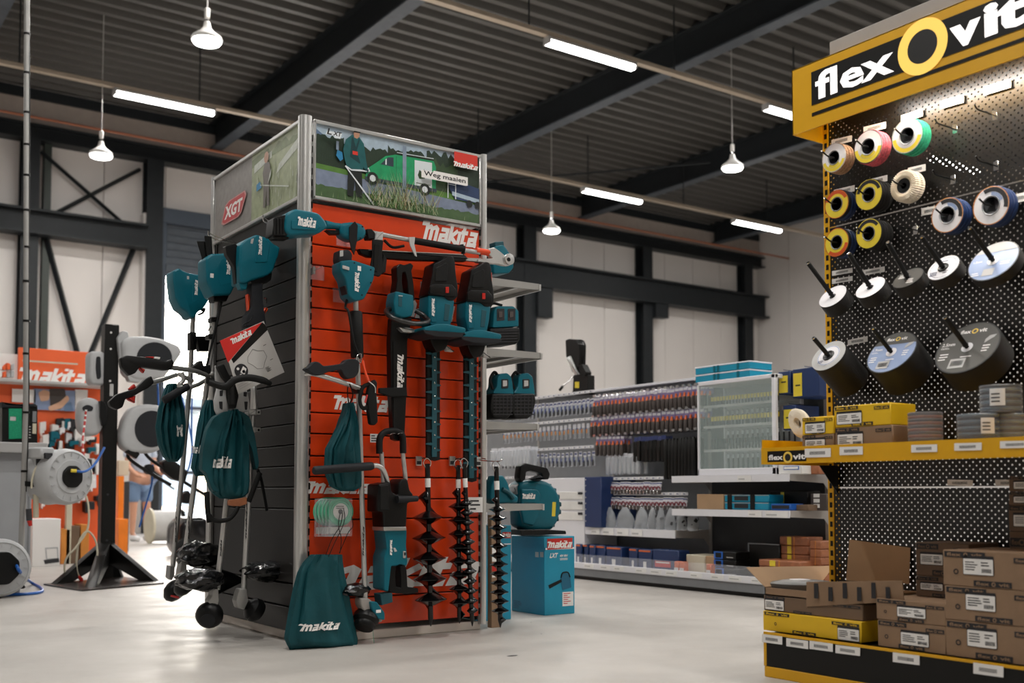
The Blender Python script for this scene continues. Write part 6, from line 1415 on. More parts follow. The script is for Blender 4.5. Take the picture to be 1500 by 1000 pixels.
    mb.tube([c-d*(depth+.01), c+d*.02], rod*.9, 'black_plastic', 12); mb.tube([c+d*.015, c+d*.02, e-d*.004, e], [rod*1.25, rod, rod, rod*.7], 'black_plastic', 12); part('rod', mb, t)
    mb = MB(); mb.tube([e-d*.001, e+d*.003], rod*.75, 'chrome', 10); part('rod_tip', mb, t)
    mb = MB(); mb.tube([c-d*depth*.9, Vector((BP, c.y, c.z-.01))], rod*.7, 'black_plastic', 8); part('rod_root', mb, t)
    return t
cut_stack('white faced cutting discs, leftmost stack of the upper rod row', 1220, 434, .058, .06, 1184, 385, 'disc_white', .13, kind='plain')
cut_stack('white faced cutting discs, second stack from the left in the upper rod row', 1275, 421, .058, .055, 1243, 371, 'disc_white', .13, kind='plain')
cut_stack('dark grey printed cutting discs between the white and the ringed stack', 1330, 407, .058, .05, 1300, 355, 'disc_grey', .13, kind='grey')
cut_stack('grinding discs with white label ring and steel hub in the upper rod row', 1382, 392, .06, .05, 1351, 347, 'disc_white', .13, kind='label')
cut_stack('large pale blue cutting discs at the right end of the upper rod row', 1455, 382, .088, .04, 1422, 334, 'disc_blue', .13, kind='blue')
cut_stack('thick stack of grinding wheels with white centre label, leftmost of the lower rods', 1214, 521, .072, .17, 1193, 495, 'label_grey', .2, kind='wheel')
cut_stack('large blue grey cutting discs, middle stack of the lower rods', 1306, 516, .098, .13, 1279, 481, 'disc_blue', .17, kind='bigblue', rod=.0085)
cut_stack('largest dark grey cutting discs, rightmost stack of the lower rods', 1417, 509, .115, .1, 1386, 465, 'disc_grey', .15, kind='big', rod=.009)
# empty wire pegs
for x, y, lb in ((1429, 151, 'empty wire peg in the upper right of the panel'), (1371, 171, 'empty wire peg on the bright part of the panel'), (1431, 225, 'empty wire peg above the right flap disc'), (1368, 245, 'empty wire peg right of the polishing wheel'), (1313, 319, 'empty wire peg below the polishing wheel')):
    a = FP.pt(x+28, y+18, 0); mb = MB(); mb.tube([a, a+Vector((-.05, 0, 0)), a+Vector((-.11, 0, .0)), a+Vector((-.13, 0, .014))], .003, 'black_plastic', 8, 4); mb.box(a, (.004, .02, .035), 'chrome', bev=.001); single('wire_peg', mb, lb, 'hook', a, 0, 'empty wire pegs')
# ---------------------------------------------------------------- boxes on the shelf
zsh = zs0+.046
mat('carton_tape', '#c9c2a0', .4)
def fbox(name, label, x0, x1, ytop, ybot, setback, depth, m, zfix=None, logo=True, sticker=True, seed=0, group=None, yaw=0, stick=None, m2='ink'):
    """a carton with its front parallel to the gondola; picture columns x0..x1, rows ytop..ybot of its front face"""
    F = Face('X', GX+setback); a = F.pt(x0, ybot); b = F.pt(x1, ybot); z0 = zfix if zfix is not None else a.z; z1 = F.pt((x0+x1)/2, ytop).z
    W = abs(a.y-b.y); H = z1-z0; t = thing(name, label, 'box', (GX+setback+depth/2, (a.y+b.y)/2, z0), 0, group)
    mb = MB(); mb.box((GX+setback+depth/2, (a.y+b.y)/2, z0+H/2), (depth, W, H-.001), m, bev=.0025)
    u0 = -a.y; M = F.M(.0012); rr = random.Random(seed)
    def mk(u, v, w_, h_, mirror=False):
        mb.prism(rect(u, v, u+w_, v+h_), 0, .0003, m2, M); mb.text('flex', M, u+w_*.06, v+h_*.2, w_*.36, h_*.6, m, .0008, .03); mb.text('vit', M, u+w_*.66, v+h_*.2, w_*.28, h_*.6, m, .0008, .03); ringf(mb, M @ Matrix.Translation((u+w_*.53, v+h_*.5, 0)), h_*.38, h_*.2, .001, m, 14)
    if logo:
        lw = min(W*.42, H*1.6); lh = min(H*.16, .03)
        mk(u0+W*.02, z0+H*.8, lw, lh); mk(u0+W*.32, z0+H*.03, lw*.9, lh) ; mk(u0+W*.72, z0+H*.72, W*.26, lh*.9)
        if W > .2: ringf(mb, M @ Matrix.Translation((u0+W*.14, z0+H*.4, 0)), lh*.5, lh*.3, .0006, m2, 12)
    part('carton_body', mb, t)
    if sticker:
        s0, s1, s2, s3 = stick or (.36, .2, .4, .5); mb = MB(); u = u0+W*s0; v = z0+H*s1; w_ = W*s2; h_ = H*s3
        mb.prism(rrect(u-.002, v-.002, u+w_+.002, v+h_+.002, .004), .0004, .001, 'ink', M); mb.prism(rrect(u, v, u+w_, v+h_*.86, .003), .001, .0014, 'paper', M); mb.lines(M, u+w_*.06, v+h_*.2, w_*.5, h_*.55, 4, 'dark_grey', .002, seed); mb.barcode(M, u+w_*.62, v+h_*.12, w_*.33, h_*.22, 'ink', .002, seed+3); mb.lines(M, u+w_*.6, v+h_*.45, w_*.3, h_*.3, 2, 'dark_grey', .002, seed+1)
        part('sticker', mb, t, 'white printed sticker')
    return t, z1
gS = 'small cartons on the yellow shelf'
t1, z1 = fbox('disc_carton', 'lower brown carton at the left end of the yellow shelf', 1175, 1221, 636, 657, .02, .15, 'cardboard', zsh, seed=2, group=gS, stick=(.12, .12, .62, .66))
t2, z2 = fbox('disc_carton', 'small yellow carton stacked at the left end of the yellow shelf', 1175, 1221, 610, 634, .02, .15, 'yellow_box', z1, seed=3, group=gS, stick=(.12, .1, .62, .6))
t3, z3 = fbox('disc_carton', 'lower brown carton in the middle of the small stack on the shelf', 1223, 1308, 624, 654, .03, .15, 'cardboard', zsh, seed=4, group=gS, stick=(.06, .15, .44, .62))
t4, z4 = fbox('disc_carton', 'larger yellow carton on top of the small stack on the shelf', 1222, 1305, 592, 622, .03, .15, 'yellow_box', z3, seed=5, group=gS, stick=(.06, .15, .44, .56))
def ring_disc(t, c, R, n, th, m, m2=None):
    mb = MB()
    for i in range(n): mb.lathe([(.011, i*th), (R*.96, i*th), (R, i*th+th*.3), (R, i*th+th*.7), (R*.96, (i+1)*th-.0004), (.011, (i+1)*th-.0004)], m if not m2 or i % 2 else m2, Matrix.Translation(c), 32)
    return part('discs', mb, t)
def stackd(label, cx, ybot, R, n, th, m, setback, z0, m2=None, stick=None):
    c = PX(cx, ybot, GX+setback); c.z = z0; t = thing('wrapped_disc_stack', label, 'grinding discs', c, 0, 'shrink wrapped disc stacks on the yellow shelf')
    ring_disc(t, c, R, n, th, m, m2)
    H = n*th
    mb = MB(); mb.lathe([(R+.0015, .001), (R+.002, H*.5), (R+.0015, H+.001), (R*.2, H+.002)], 'clear_plastic', Matrix.Translation(c), 32); part('wrap', mb, t)
    if stick:
        mb = MB(); a0 = math.atan2(-c.y, -c.x)+stick[0]; k = 8; a1 = a0+stick[1]
        vs = [(c.x+(R+.003)*math.cos(a0+(a1-a0)*i/k), c.y+(R+.003)*math.sin(a0+(a1-a0)*i/k), z0+H*h) for h in (stick[2], stick[3]) for i in range(k+1)]
        mb.add(vs, [(i, i+1, k+2+i, k+1+i) for i in range(k)], 'paper')
        for j in range(3):
            hh = stick[2]+(stick[3]-stick[2])*(.2+.22*j); vs = [(c.x+(R+.0036)*math.cos(a0+(a1-a0)*(.1+.07*i)), c.y+(R+.0036)*math.sin(a0+(a1-a0)*(.1+.07*i)), z0+H*h) for h in (hh, hh+(stick[3]-stick[2])*.08) for i in range(k+1)]; mb.add(vs, [(i, i+1, k+2+i, k+1+i) for i in range(k)], 'dark_grey')
        part('sticker', mb, t, 'white printed sticker')
    return c, z0+H
mat('disc_brown', '#7a4a33', .4, noise=.25, scale=60); mat('disc_slate', '#5d6b74', .35, noise=.2, scale=60)
stackd('wrapped stack of brown flap discs in the middle of the yellow shelf', 1356, 652, .058, 11, .0112, 'disc_brown', .09, zsh, 'grip_grey')
c_, zt_ = stackd('wrapped stack of grey discs, lower left one of the grey stacks', 1434, 648, .068, 10, .0105, 'disc_slate', .09, zsh, 'steel_dark', stick=(.1, .65, .35, .85))
stackd('wrapped stack of grey discs behind the lower left grey stack', 1478, 645, .066, 10, .0105, 'disc_slate', .17, zsh, 'steel_dark')
stackd('wrapped stack of grey discs set on top of the other grey stacks', 1466, 590, .066, 9, .0105, 'disc_slate', .15, zsh+.107, 'steel_dark', stick=(-.5, .7, .25, .85))
# cotton bob at the back left
mb = MB(); c = PX(1172, 620, GX+.1); mb.lathe([(.02, -.012), (.045, -.014), (.055, -.008), (.056, .006), (.045, .014), (.02, .012), (.02, -.012)], 'cotton', frame(c, (0, .5, 0.2), (0, 0, 1), (-.9, .45, .1)), 30); single('felt_ring', mb, 'cream felt ring standing at the left end of the yellow shelf', 'polishing wheel', c-Vector((0, 0, .056)))
# ---------------------------------------------------------------- cartons on the base
zbs = zB1+.006; gB = 'cartons on the base of the gondola'
ty, zz1 = fbox('disc_carton', 'long yellow carton lying at the left end of the base', 1118, 1262, 902, 935, .03, .3, 'yellow_box', zbs, seed=8, group=gB, stick=(.78, .06, .2, .62))
tb, zz2 = fbox('disc_carton', 'flat brown carton under the opened box, on the long yellow carton', 1119, 1264, 878, 905, .04, .3, 'cardboard_dark', zz1, seed=9, group=gB, stick=(.02, .1, .2, .7))
ta, z5 = fbox('disc_carton', 'bottom brown carton of the short stack beside the yellow carton', 1286, 1386, 912, 948, .02, .28, 'cardboard', zbs, seed=10, group=gB, stick=(.36, .2, .4, .5))
tc_, z6 = fbox('disc_carton', 'upper brown carton of the short stack beside the yellow carton', 1284, 1386, 880, 915, .02, .28, 'cardboard', z5, seed=11, group=gB, stick=(.32, .25, .4, .5))
zz = zbs
for i, (yt, lb) in enumerate(((920, 'bottom brown carton of the tall front stack'), (868, 'second brown carton of the tall front stack'), (822, 'third brown carton of the tall front stack'), )):
    pass
ti, za = fbox('disc_carton', 'bottom brown carton of the tall stack at the right edge', 1386, 1530, 914, 968, -.0+.02, .3, 'cardboard', zbs, seed=12, group=gB, stick=(.24, .35, .3, .5))
ti, zb2 = fbox('disc_carton', 'middle brown carton of the tall stack at the right edge', 1385, 1530, 862, 914, .02, .3, 'cardboard', za, seed=13, group=gB, stick=(.23, .35, .3, .5))
ti, zc2 = fbox('disc_carton', 'top brown carton of the tall stack at the right edge', 1382, 1530, 808, 862, .02, .3, 'cardboard', zb2, seed=14, group=gB, stick=(.22, .35, .3, .5))
ti, zd = fbox('disc_carton', 'brown carton behind the short stack, lower of the two with a yellow sticker', 1342, 1420, 845, 880, .2, .19, 'cardboard_dark', z6, seed=15, group=gB, stick=(.1, .35, .42, .35))
ti, ze = fbox('disc_carton', 'brown carton behind the short stack, upper of the two with a yellow sticker', 1342, 1420, 795, 842, .2, .19, 'cardboard_dark', zd, seed=16, group=gB, stick=(.1, .35, .42, .35))
zk = zbs
for i, lb in enumerate(('lower brown carton of the column at the right picture edge, below the shelf', 'middle brown carton of the column at the right picture edge, below the shelf', 'top brown carton of the column at the right picture edge, below the shelf')):
    a, b = [(740, 779), (720, 745), (697, 722)][i]
    F = Face('X', GX+.26); z0_ = F.pt(1490, b).z if i == 0 else zk
    if i == 0: _, zk = fbox('disc_carton', 'tall brown carton carrying the column at the right picture edge', 1480, 1560, b, 850, .26, .14, 'cardboard_dark', zc2-.2, seed=19, group=gB, sticker=False); z0_ = zk
    _, zk = fbox('disc_carton', lb, 1478, 1560, a, b, .26, .14, 'cardboard_dark', z0_, seed=20+i, group=gB, stick=(.1, .2, .5, .5))
# opened box with a big disc
F = Face('X', GX+.03); zo_ = zz2
t = thing('open_carton', 'opened brown carton with raised flaps and a large dark disc inside', 'box', (GX+.19, F.pt(1200, 880).y, zo_))
yl = F.pt(1118, 880).y; yr = F.pt(1264, 880).y; mb = MB(); x0 = GX+.04; x1 = BP-.02; H = .03
GB(mb, x0, x1, yr, yl, zo_, zo_+.004, 'cardboard_in'); GB(mb, x1-.004, x1, yr, yl, zo_, zo_+H, 'cardboard_in'); GB(mb, x0, x1, yl-.004, yl, zo_, zo_+H, 'cardboard_in'); GB(mb, x0, x1, yr, yr+.004, zo_, zo_+H, 'cardboard_in')
GB(mb, x0, x0+.004, yr, yl, zo_, zo_+H, 'cardboard'); part('tray', mb, t)
def flapq(name, pts, th, m='cardboard'):
    mb = MB(); n_ = (Vector(pts[1])-Vector(pts[0])).cross(Vector(pts[2])-Vector(pts[0])).normalized()*th; vs = [Vector(p) for p in pts]+[Vector(p)+n_ for p in pts]; k = len(pts)
    mb.add(vs, [tuple(range(k))[::-1], tuple(range(k, 2*k))]+[(i, (i+1) % k, k+(i+1) % k, k+i) for i in range(k)], m); return mb
zt_ = zo_+H
A = PX(1128, 878, x0); 
# left flap folded outward and up, front flap standing, rear flap leaning on the panel
part('flap', flapq('f', [(x0, yl, zt_), (x1, yl, zt_), tuple(PY(1221, 829, yl+.05)), tuple(PY(1093, 831, yl+.09))], .003, 'cardboard_in'), t)
q0 = PX(1182, 888, x0); q1 = PX(1182, 852, x0-.01); q2 = PX(1322, 850, x0-.01); q3 = PX(1325, 880, x0)
mb = flapq('f', [tuple(q0), tuple(q3), tuple(q2), tuple(q1)], .003, 'cardboard'); Mf = Face('X', x0-.012).M(0)
for i in range(6):
    px = 1192+i*21; a = Face('X', x0-.014).uv(px, 880 if i % 2 else 876, 0); b = Face('X', x0-.014).uv(px+6, 860 if i % 2 else 853, 0); mb.prism(rect(a[0], a[1], b[0], b[1]), 0, .0004, 'ink', Mf)
part('flap', mb, t)
mb = flapq('f', [tuple(PX(1240, 850, x1)), tuple(PX(1332, 855, x1)), tuple(PX(1334, 802, BP-.005)), tuple(PX(1245, 790, BP-.005))], .003, 'cardboard_in'); part('flap', mb, t)
mb = MB(); c = Vector((GX+.2, PX(1172, 878, GX+.2).y, zo_+.01)); 
t2 = thing('large_disc', 'large dark grinding disc with white centre lying in the opened carton', 'grinding disc', c)
mb.lathe([(.0, .0), (.125, .0), (.13, .006), (.13, .034), (.115, .04), (.05, .046), (.0, .046)], 'disc_grey', Matrix.Translation(c), 40); part('disc', mb, t2); mb = MB(); mb.lathe([(.042, .0465), (.0, .047)], 'disc_white', Matrix.Translation(c), 24); part('centre_label', mb, t2)
# ================================================================ THE LONG GONDOLA BEHIND
RX0, RXS, RXP = 5.664, 5.75, 6.16          # base front, shelf front, perforated back
FR0, FRS, FRP = Face('X', RX0), Face('X', RXS), Face('X', RXP)
ye = PX(1157, 700, RXS).y                   # its near end
ysec = PX(985, 700, RXS).y                  # where the shelves stop
yfar = 9.2
zb0 = FR0.pt(850, 824).z; ztopR = FRP.pt(900, 572).z
t = G2 = thing('long_gondola', 'long grey shop gondola with hanging packs and shelves along the far aisle', 'shelving', (RX0+.3, (ye+yfar)/2, 0))
def gb(mb, x0, x1, y0, y1, z0, z1, m, bev=.002): mb.box(((x0+x1)/2, (y0+y1)/2, (z0+z1)/2), (abs(x1-x0), abs(y1-y0), abs(z1-z0)), m, bev=bev)
mb = MB(); gb(mb, RX0, RXP+.05, ye, yfar, .03, zb0-.04, 'grey_case_mid', .004); gb(mb, RX0+.03, RXP, ye+.01, yfar, 0, .03, 'gond_black')
gb(mb, RX0+.0, RXP, ye, yfar, zb0-.04, zb0-.02, 'shelf_white'); part('base', mb, G2)
mb = MB(); gb(mb, RX0-.012, RX0, ye, yfar, zb0-.045, zb0+.005, 'shelf_white', .003); part('price_rail', mb, G2)
k = 0; y = ye+.15
while y < 8.2: mb = MB(); gb(mb, RX0-.014, RX0-.012, y, y+.12, zb0-.036, zb0-.002, 'paper', 0); mb.lines(FR0.M(.0145), -y-.11, zb0-.03, .09, .02, 1, 'label_grey', .0004, k); part('price_card', mb, G2); y += random.choice((.17, .21, .26)); k += 1
mb = MB(); gb(mb, RX0+.02, RX0+.024, ye+.02, yfar, zb0-.02, zb0+.07, 'clear_plastic', 0); part('front_screen', mb, G2)
mb = MB(); gb(mb, RXP, RXP+.02, ysec, yfar, zb0-.04, ztopR, 'grey_case_mid', 0); part('back_panel', mb, G2)
zA = FRS.pt(1050, 706).z; zA1 = FRS.pt(1050, 696).z; zBs = FRS.pt(1050, 756).z; zB1s = FRS.pt(1050, 746).z
mb = MB(); gb(mb, RXP, RXP+.02, ye, ysec, zb0-.04, zA1, 'dark_grey', 0); gb(mb, RXP, RXP+.02, ye, ysec, zA1, FRP.pt(1170, 546).z, 'pegboard_grey', 0); part('back_panel', mb, G2)
for yy in (ye+.015, ysec, 7.2, 8.3):
    mb = MB(); gb(mb, RXP-.01, RXP+.03, yy-.015, yy+.015, 0, FRP.pt(1170, 546).z if yy < 6.2 else ztopR+.02, 'shelf_grey'); part('upright', mb, G2)
mb = MB(); gb(mb, RXP-.06, RXP+.06, ysec, yfar, ztopR, ztopR+.02, 'shelf_white'); part('top_cap', mb, G2)
def rshelf(z0, z1, y0, y1, x, nm='shelf'):
    mb = MB(); gb(mb, x+.004, RXP, y0, y1, z1-.015, z1-.003, 'shelf_white'); mb.prism([(0, z0), (.004, z0), (.012, z1), (0, z1)], -y1, -y0, 'shelf_white', Matrix(((1, 0, 0, x-.008), (0, 0, -1, 0), (0, 1, 0, 0), (0, 0, 0, 1))))
    for yy in (y0, y1): mb.prism([(0, z0+.005), (0, z1), (RXP-x, z1), (RXP-x, z0-.07), (RXP-x-.06, z0-.01)], -.002, .002, 'shelf_grey', frame((x, yy, 0), (1, 0, 0), (0, 0, 1)))
    part(nm, mb, G2)
rshelf(zA, zA1, ye, ysec, RXS); rshelf(zBs, zB1s, ye, ysec, RXS)
zC = PX(900, 784, 5.8).z; zC1 = PX(900, 773, 5.8).z; rshelf(zC, zC1, ysec+.02, PX(848, 775, 5.8).y, 5.8)
def cards(F, z0, z1, L):
    for a, b in L:
        mb = MB(); u0 = F.uv(a, 700)[0]; u1 = F.uv(b, 700)[0]; mb.prism(rect(u0, z0, u1, z1), .012, .0135, 'paper', F.M(0)); mb.lines(F.M(.0137), u0+.01, z0+.006, (u1-u0)*.7, (z1-z0)*.6, 1, 'label_grey', 0, int(a)); part('price_card', mb, G2)
cards(FRS, zA+.002, zA1-.004, [(1082, 1102)]); cards(FRS, zBs+.002, zB1s-.004, [(1097, 1117), (1122, 1155)]); cards(Face('X', 5.8), zC+.003, zC1-.004, [(867, 880), (884, 900), (905, 922), (926, 942)])
# ---- hanging packs: one of each kind, copied along the pegs
mat('red_dull', '#7c2733', .5)
def proto_pack(kind):
    mb = MB()
    if kind == 'grip':
        mb.box((0, 0, -.03), (.002, .05, .06), 'pack_purple'); mb.box((-.003, 0, -.012), (.002, .04, .02), 'pack_white'); mb.tube([(-.012, 0, -.04), (-.014, 0, -.07), (-.014, 0, -.075)], [.008, .009, .014], 'pack_orange', 8); mb.tube([(-.014, 0, -.072), (-.014, 0, -.09), (-.014, 0, -.15), (-.014, 0, -.165)], [.014, .018, .017, .008], 'grip_grey', 10)
    elif kind == 'white':
        mb.box((0, 0, -.02), (.002, .04, .04), 'pack_white'); mb.box((-.002, 0, -.018), (.002, .03, .014), 'pack_blue'); mb.box((0, 0, -.085), (.01, .034, .09), 'clear_bag', bev=.004); mb.box((-.016, -.006, -.1), (.01, .014, .05), 'dark_grey', bev=.003); mb.box((-.016, .006, -.07), (.008, .01, .045), 'pack_blue', bev=.002)
    elif kind == 'orange':
        mb.box((0, 0, -.02), (.002, .04, .04), 'pack_white'); mb.box((0, 0, -.085), (.01, .034, .09), 'clear_bag', bev=.004); mb.box((-.016, -.006, -.105), (.01, .014, .04), 'grey_case_mid', bev=.003); mb.box((-.016, .0, -.07), (.01, .013, .04), 'wood_orange', bev=.004); mb.box((-.018, .008, -.045), (.008, .01, .018), 'pack_blue', bev=.002)
    elif kind == 'red':
        mb.box((0, 0, -.018), (.002, .05, .036), 'paper'); mb.box((-.003, 0, -.012), (.002, .05, .012), 'pack_blue'); mb.tube([(-.01, -.016, -.06), (-.014, -.01, -.04), (-.014, .008, -.038), (-.012, .018, -.06)], .005, 'red_dull', 6, 4); mb.box((-.006, 0, -.04), (.004, .045, .05), 'pack_white'); mb.box((-.008, 0, -.08), (.012, .042, .035), 'grip_grey', bev=.004); mb.box((-.012, .01, -.08), (.012, .01, .03), 'chrome', bev=.002)
    elif kind == 'sleeve':
        mb.box((0, 0, -.02), (.002, .045, .04), 'pack_blue'); mb.box((-.01, 0, -.12), (.022, .042, .17), 'gond_black', bev=.006)
    elif kind == 'tube':
        mb.tube([(-.01, 0, 0), (-.01, 0, -.02), (-.01, 0, -.3), (-.01, 0, -.32)], [.008, .02, .021, .014], 'gond_black', 10)
    elif kind == 'clear':
        mb.box((0, 0, -.02), (.002, .05, .04), 'pack_white'); mb.box((-.01, 0, -.1), (.018, .05, .15), 'clear_bag', bev=.006); mb.box((-.01, .005, -.12), (.008, .02, .08), 'grey_case', bev=.003)
    return mb
def row(kind, x0, y0, x1, y1, n, X, label, group, deep=1, jit=.004):
    A = PX(x0, y0, X); B = PX(x1, y1, X); src = None
    for d in range(deep):
        for i in range(n):
            c = A+(B-A)*((i+.5*(d % 2))/max(1, n-1)); c = Vector((X+d*.06, c.y+random.uniform(-jit, jit), (A.z+B.z)/2+random.uniform(-.004, .004)))
            if src is None:
                mb = proto_pack(kind); mb.v = [v+c for v in mb.v]; src = single('hanging_pack', mb, label, 'hanging pack', c, 0, group)
            else: dup(src, c, random.uniform(-.12, .12))
def rail(x0, y0, x1, y1, X, lab_):
    A = PX(x0, y0, X); B = PX(x1, y1, X); z = (A.z+B.z)/2; mb = MB(); gb(mb, X-.004, X, min(A.y, B.y), max(A.y, B.y), z-.012, z+.012, 'pack_white'); 
    y = min(A.y, B.y)+.02
    while y < max(A.y, B.y)-.06: gb(mb, X-.006, X-.004, y, y+.05, z-.009, z+.009, 'paper', 0); gb(mb, X-.007, X-.006, y+.005, y+.03, z-.004, z+.003, 'pack_blue', 0); y += .075
    gb(mb, X, RXP, (A.y+B.y)/2-.004, (A.y+B.y)/2+.004, z-.004, z+.004, 'chrome', 0)
    single('label_rail', mb, lab_, 'price rail', ((X), (A.y+B.y)/2, z), 0, 'white label rails over the hanging packs')
XH = 5.93
row('grip', 872, 584, 1030, 563, 28, XH, 'dark handled tool pack in the top row of the long gondola', 'tool packs in the top row', 2)
row('grip', 868, 611, 1028, 600, 26, XH, 'dark handled tool pack in the second row of the long gondola', 'tool packs in the second row', 2)
row('grip', 876, 640, 912, 638, 7, XH, 'dark handled tool pack in the third row of the long gondola', 'tool packs in the third row', 2)
row('sleeve', 932, 640, 972, 638, 8, XH, 'black sleeve pack hanging right of the third row tool packs', 'black sleeve packs', 2)
row('tube', 978, 642, 1018, 640, 9, XH, 'tall black tube hanging left of the glass cabinet', 'tall black tubes', 2)
row('clear', 892, 664, 936, 664, 8, XH, 'clear bag pack hanging below the black sleeves', 'clear bag packs', 2)
row('red', 884, 706, 966, 706, 18, XH-.05, 'pack with red clip hanging in the upper row over the plastic bags', 'upper red clip packs')
row('red', 889, 729, 1004, 728, 22, XH-.05, 'pack with red clip hanging in the lower row over the plastic bags', 'lower red clip packs')
row('white', 742, 593, 868, 587, 23, XH, 'blister pack in the first row under the white top edge', 'blister packs in the first row', 2)
row('orange', 740, 626, 868, 623, 22, XH, 'blister pack with an orange tool in the second row', 'blister packs in the second row', 1)
row('white', 738, 665, 870, 663, 23, XH, 'blister pack in the third row above the drawer cabinet', 'blister packs in the third row')
row('clear', 722, 655, 775, 655, 12, XH-.1, 'clear blue pack hanging beside the tower post', 'clear blue packs by the tower', 2)
for q in ((742, 584, 870, 577, 'label rail above the first row of blister packs'), (742, 620, 870, 617, 'label rail above the second row of blister packs'), (742, 659, 870, 656, 'label rail above the third row of blister packs'), (740, 699, 790, 699, 'label rail left of the drawer cabinet'), (876, 701, 972, 700, 'label rail above the upper red clip packs'), (884, 724, 1008, 722, 'label rail above the lower red clip packs')): rail(*q[:4], XH-.03, q[4])
for k, (x0, x1, yy, n) in enumerate(((872, 1030, 574, 20), (870, 1028, 604, 18), (872, 1020, 634, 16))):
    A = PX(x0, yy+(5 if k == 0 else 3), XH-.05); B = PX(x1, yy-(9 if k == 0 else 3), XH-.05); mb = MB(); z = (A.z+B.z)/2
    for i in range(n):
        y = A.y+(B.y-A.y)*i/(n-1); mb.tube([(XH-.06, y, z+.01), (XH-.03, y, z), (RXP, y, z+.002)], .004, 'chrome', 5); mb.box((XH-.062, y, z+.006), (.004, .03, .02), 'chrome')
    single('hook_row', mb, ['row of steel hook ends above the top tool packs', 'row of steel hook ends above the second tool packs', 'row of steel hook ends above the third row'][k], 'hooks', (XH, (A.y+B.y)/2, z))
# ---- drawer cabinet with a blue end panel
F = Face('X', RX0+.12); a = F.pt(780, 768); b = F.pt(856, 768); z1 = F.pt(820, 700).z; z0 = zb0-.02
t = thing('drawer_cabinet', 'white workshop drawer cabinet standing in the long gondola', 'cabinet', (RX0+.25, (a.y+b.y)/2, z0))
mb = MB(); gb(mb, RX0+.12, RXP-.01, b.y, a.y, z0, z1, 'shelf_white', .004); part('body', mb, t)
zs_ = [F.pt(820, y).z for y in (719, 733, 748, 763)]
for i in range(len(zs_)-1):
    mb = MB(); gb(mb, RX0+.112, RX0+.12, b.y+.01, a.y-.01, zs_[i+1]+.012, zs_[i]-.006, 'white_paint', .003); o = part('drawer', mb, t)
    mb = MB(); gb(mb, RX0+.104, RX0+.112, b.y+.01, b.y+.07, zs_[i]-.03, zs_[i]-.008, 'ink', .002); part('handle', mb, o, 'black handle block')
F = Face('X', RX0+.1); a = F.pt(856, 768); b = F.pt(881, 768); z1 = F.pt(870, 698).z
mb = MB(); gb(mb, RX0+.1, RXP-.01, b.y, a.y-.002, zC1, z1, 'blue_navy', .004)
for k in range(8): mb.box((RX0+.099, a.y-.02, zC1+.05+k*.05), (.004, .01, .01), 'label_grey')
single('blue_cabinet', mb, 'dark blue metal cabinet right of the white drawers', 'cabinet', (RX0+.25, (a.y+b.y)/2, zC1))
# ---- clear bags on the middle shelf
for i, (x0, x1, m2) in enumerate(((884, 902, 'grey_case_mid'), (903, 928, 'dark_grey'), (931, 950, 'grey_case_mid'), (950, 962, 'dark_grey'), (963, 974, 'grey_case_mid'), (975, 990, 'dark_grey'), (992, 1006, 'gond_black'), (1008, 1022, 'gond_black'))):
    X = 5.85; c = PX((x0+x1)/2, 774, X); w_ = abs(PX(x0, 774, X).y-PX(x1, 774, X).y); c.z = zC1; H = .17
    t = thing('parts_bag', 'clear plastic bag of fittings, %s on the middle shelf' % ['leftmost', 'second from the left', 'third from the left', 'fourth from the left', 'fifth from the left', 'sixth from the left', 'second from the right', 'rightmost'][i], 'bag', c, 0, 'bags of fittings on the middle shelf')
    mb = MB(); rr = random.Random(i); rings = []
    for k in range(8):
        z = H*k/7; s_ = [1, 1.05, 1.02, .95, .85, .7, .5, .25][k]; rings.append([tuple(c+Vector((.035*s_*math.cos(q)*(1+.15*rr.uniform(-1, 1)), w_/2*s_*math.sin(q)*(1+.12*rr.uniform(-1, 1)), z+rr.uniform(-.005, .005)))) for q in [2*PI*j/14 for j in range(14)]])
    mb.loft(rings, 'clear_bag'); part('bag_skin', mb, t)
    mb = MB(); 
    for k in range(10): mb.box(c+Vector((rr.uniform(-.015, .015), rr.uniform(-.35, .35)*w_, .02+rr.uniform(0, .08))), (.03, .03, .03), m2, (rr.uniform(0, 3), rr.uniform(0, 3), 0), bev=.005)
    part('fittings', mb, t)
# ---- cases and boxes on the base
def cbox(name, label, x0, x1, yt, yb, X, d, m, cat='box', group=None, z=None, extra=None, bev=.006):
    F = Face('X', X); a = F.pt(x0, yb); b = F.pt(x1, yb); z0 = z if z is not None else a.z; z1 = z0+abs(F.pt(x0, yt).z-F.pt(x0, yb).z)
    mb = MB(); gb(mb, X, X+d, b.y, a.y, z0, z1-.001, m, bev)
    if extra: extra(mb, F, a, b, z0, z1)
    single(name, mb, label, cat, (X+d/2, (a.y+b.y)/2, z0), 0, group); return z1
zq = zb0-.019
def blue_extra(mb, F, a, b, z0, z1):
    u0, u1 = -a.y, -b.y; mb.prism(rect(u0+.01, z1-.02, u1-.01, z1-.008), 0, .004, 'pack_orange', F.M(0)); w_ = (u1-u0); mb.prism(rect(u0+w_*.4, z0+.01, u0+w_*.62, z0+.06), 0, .003, 'paper', F.M(0))
def bigblue(mb, F, a, b, z0, z1):
    u0, u1 = -a.y, -b.y; w_ = u1-u0; mb.prism(rect(u0+w_*.1, z0+.03, u0+w_*.7, z0+.075), 0, .003, 'hose_red', F.M(0)); mb.prism(rect(u0+w_*.14, z0+.06, u0+w_*.66, z0+.07), 0, .004, 'paper', F.M(0)); mb.prism(rrect(u0+w_*.3, z1-.02, u0+w_*.6, z1+.006, .005), 0, .02, 'blue_navy', F.M(-.03))
L = [(843, 851), (853, 861), (863, 871), (872, 886), (888, 910), (921, 933), (935, 954)]
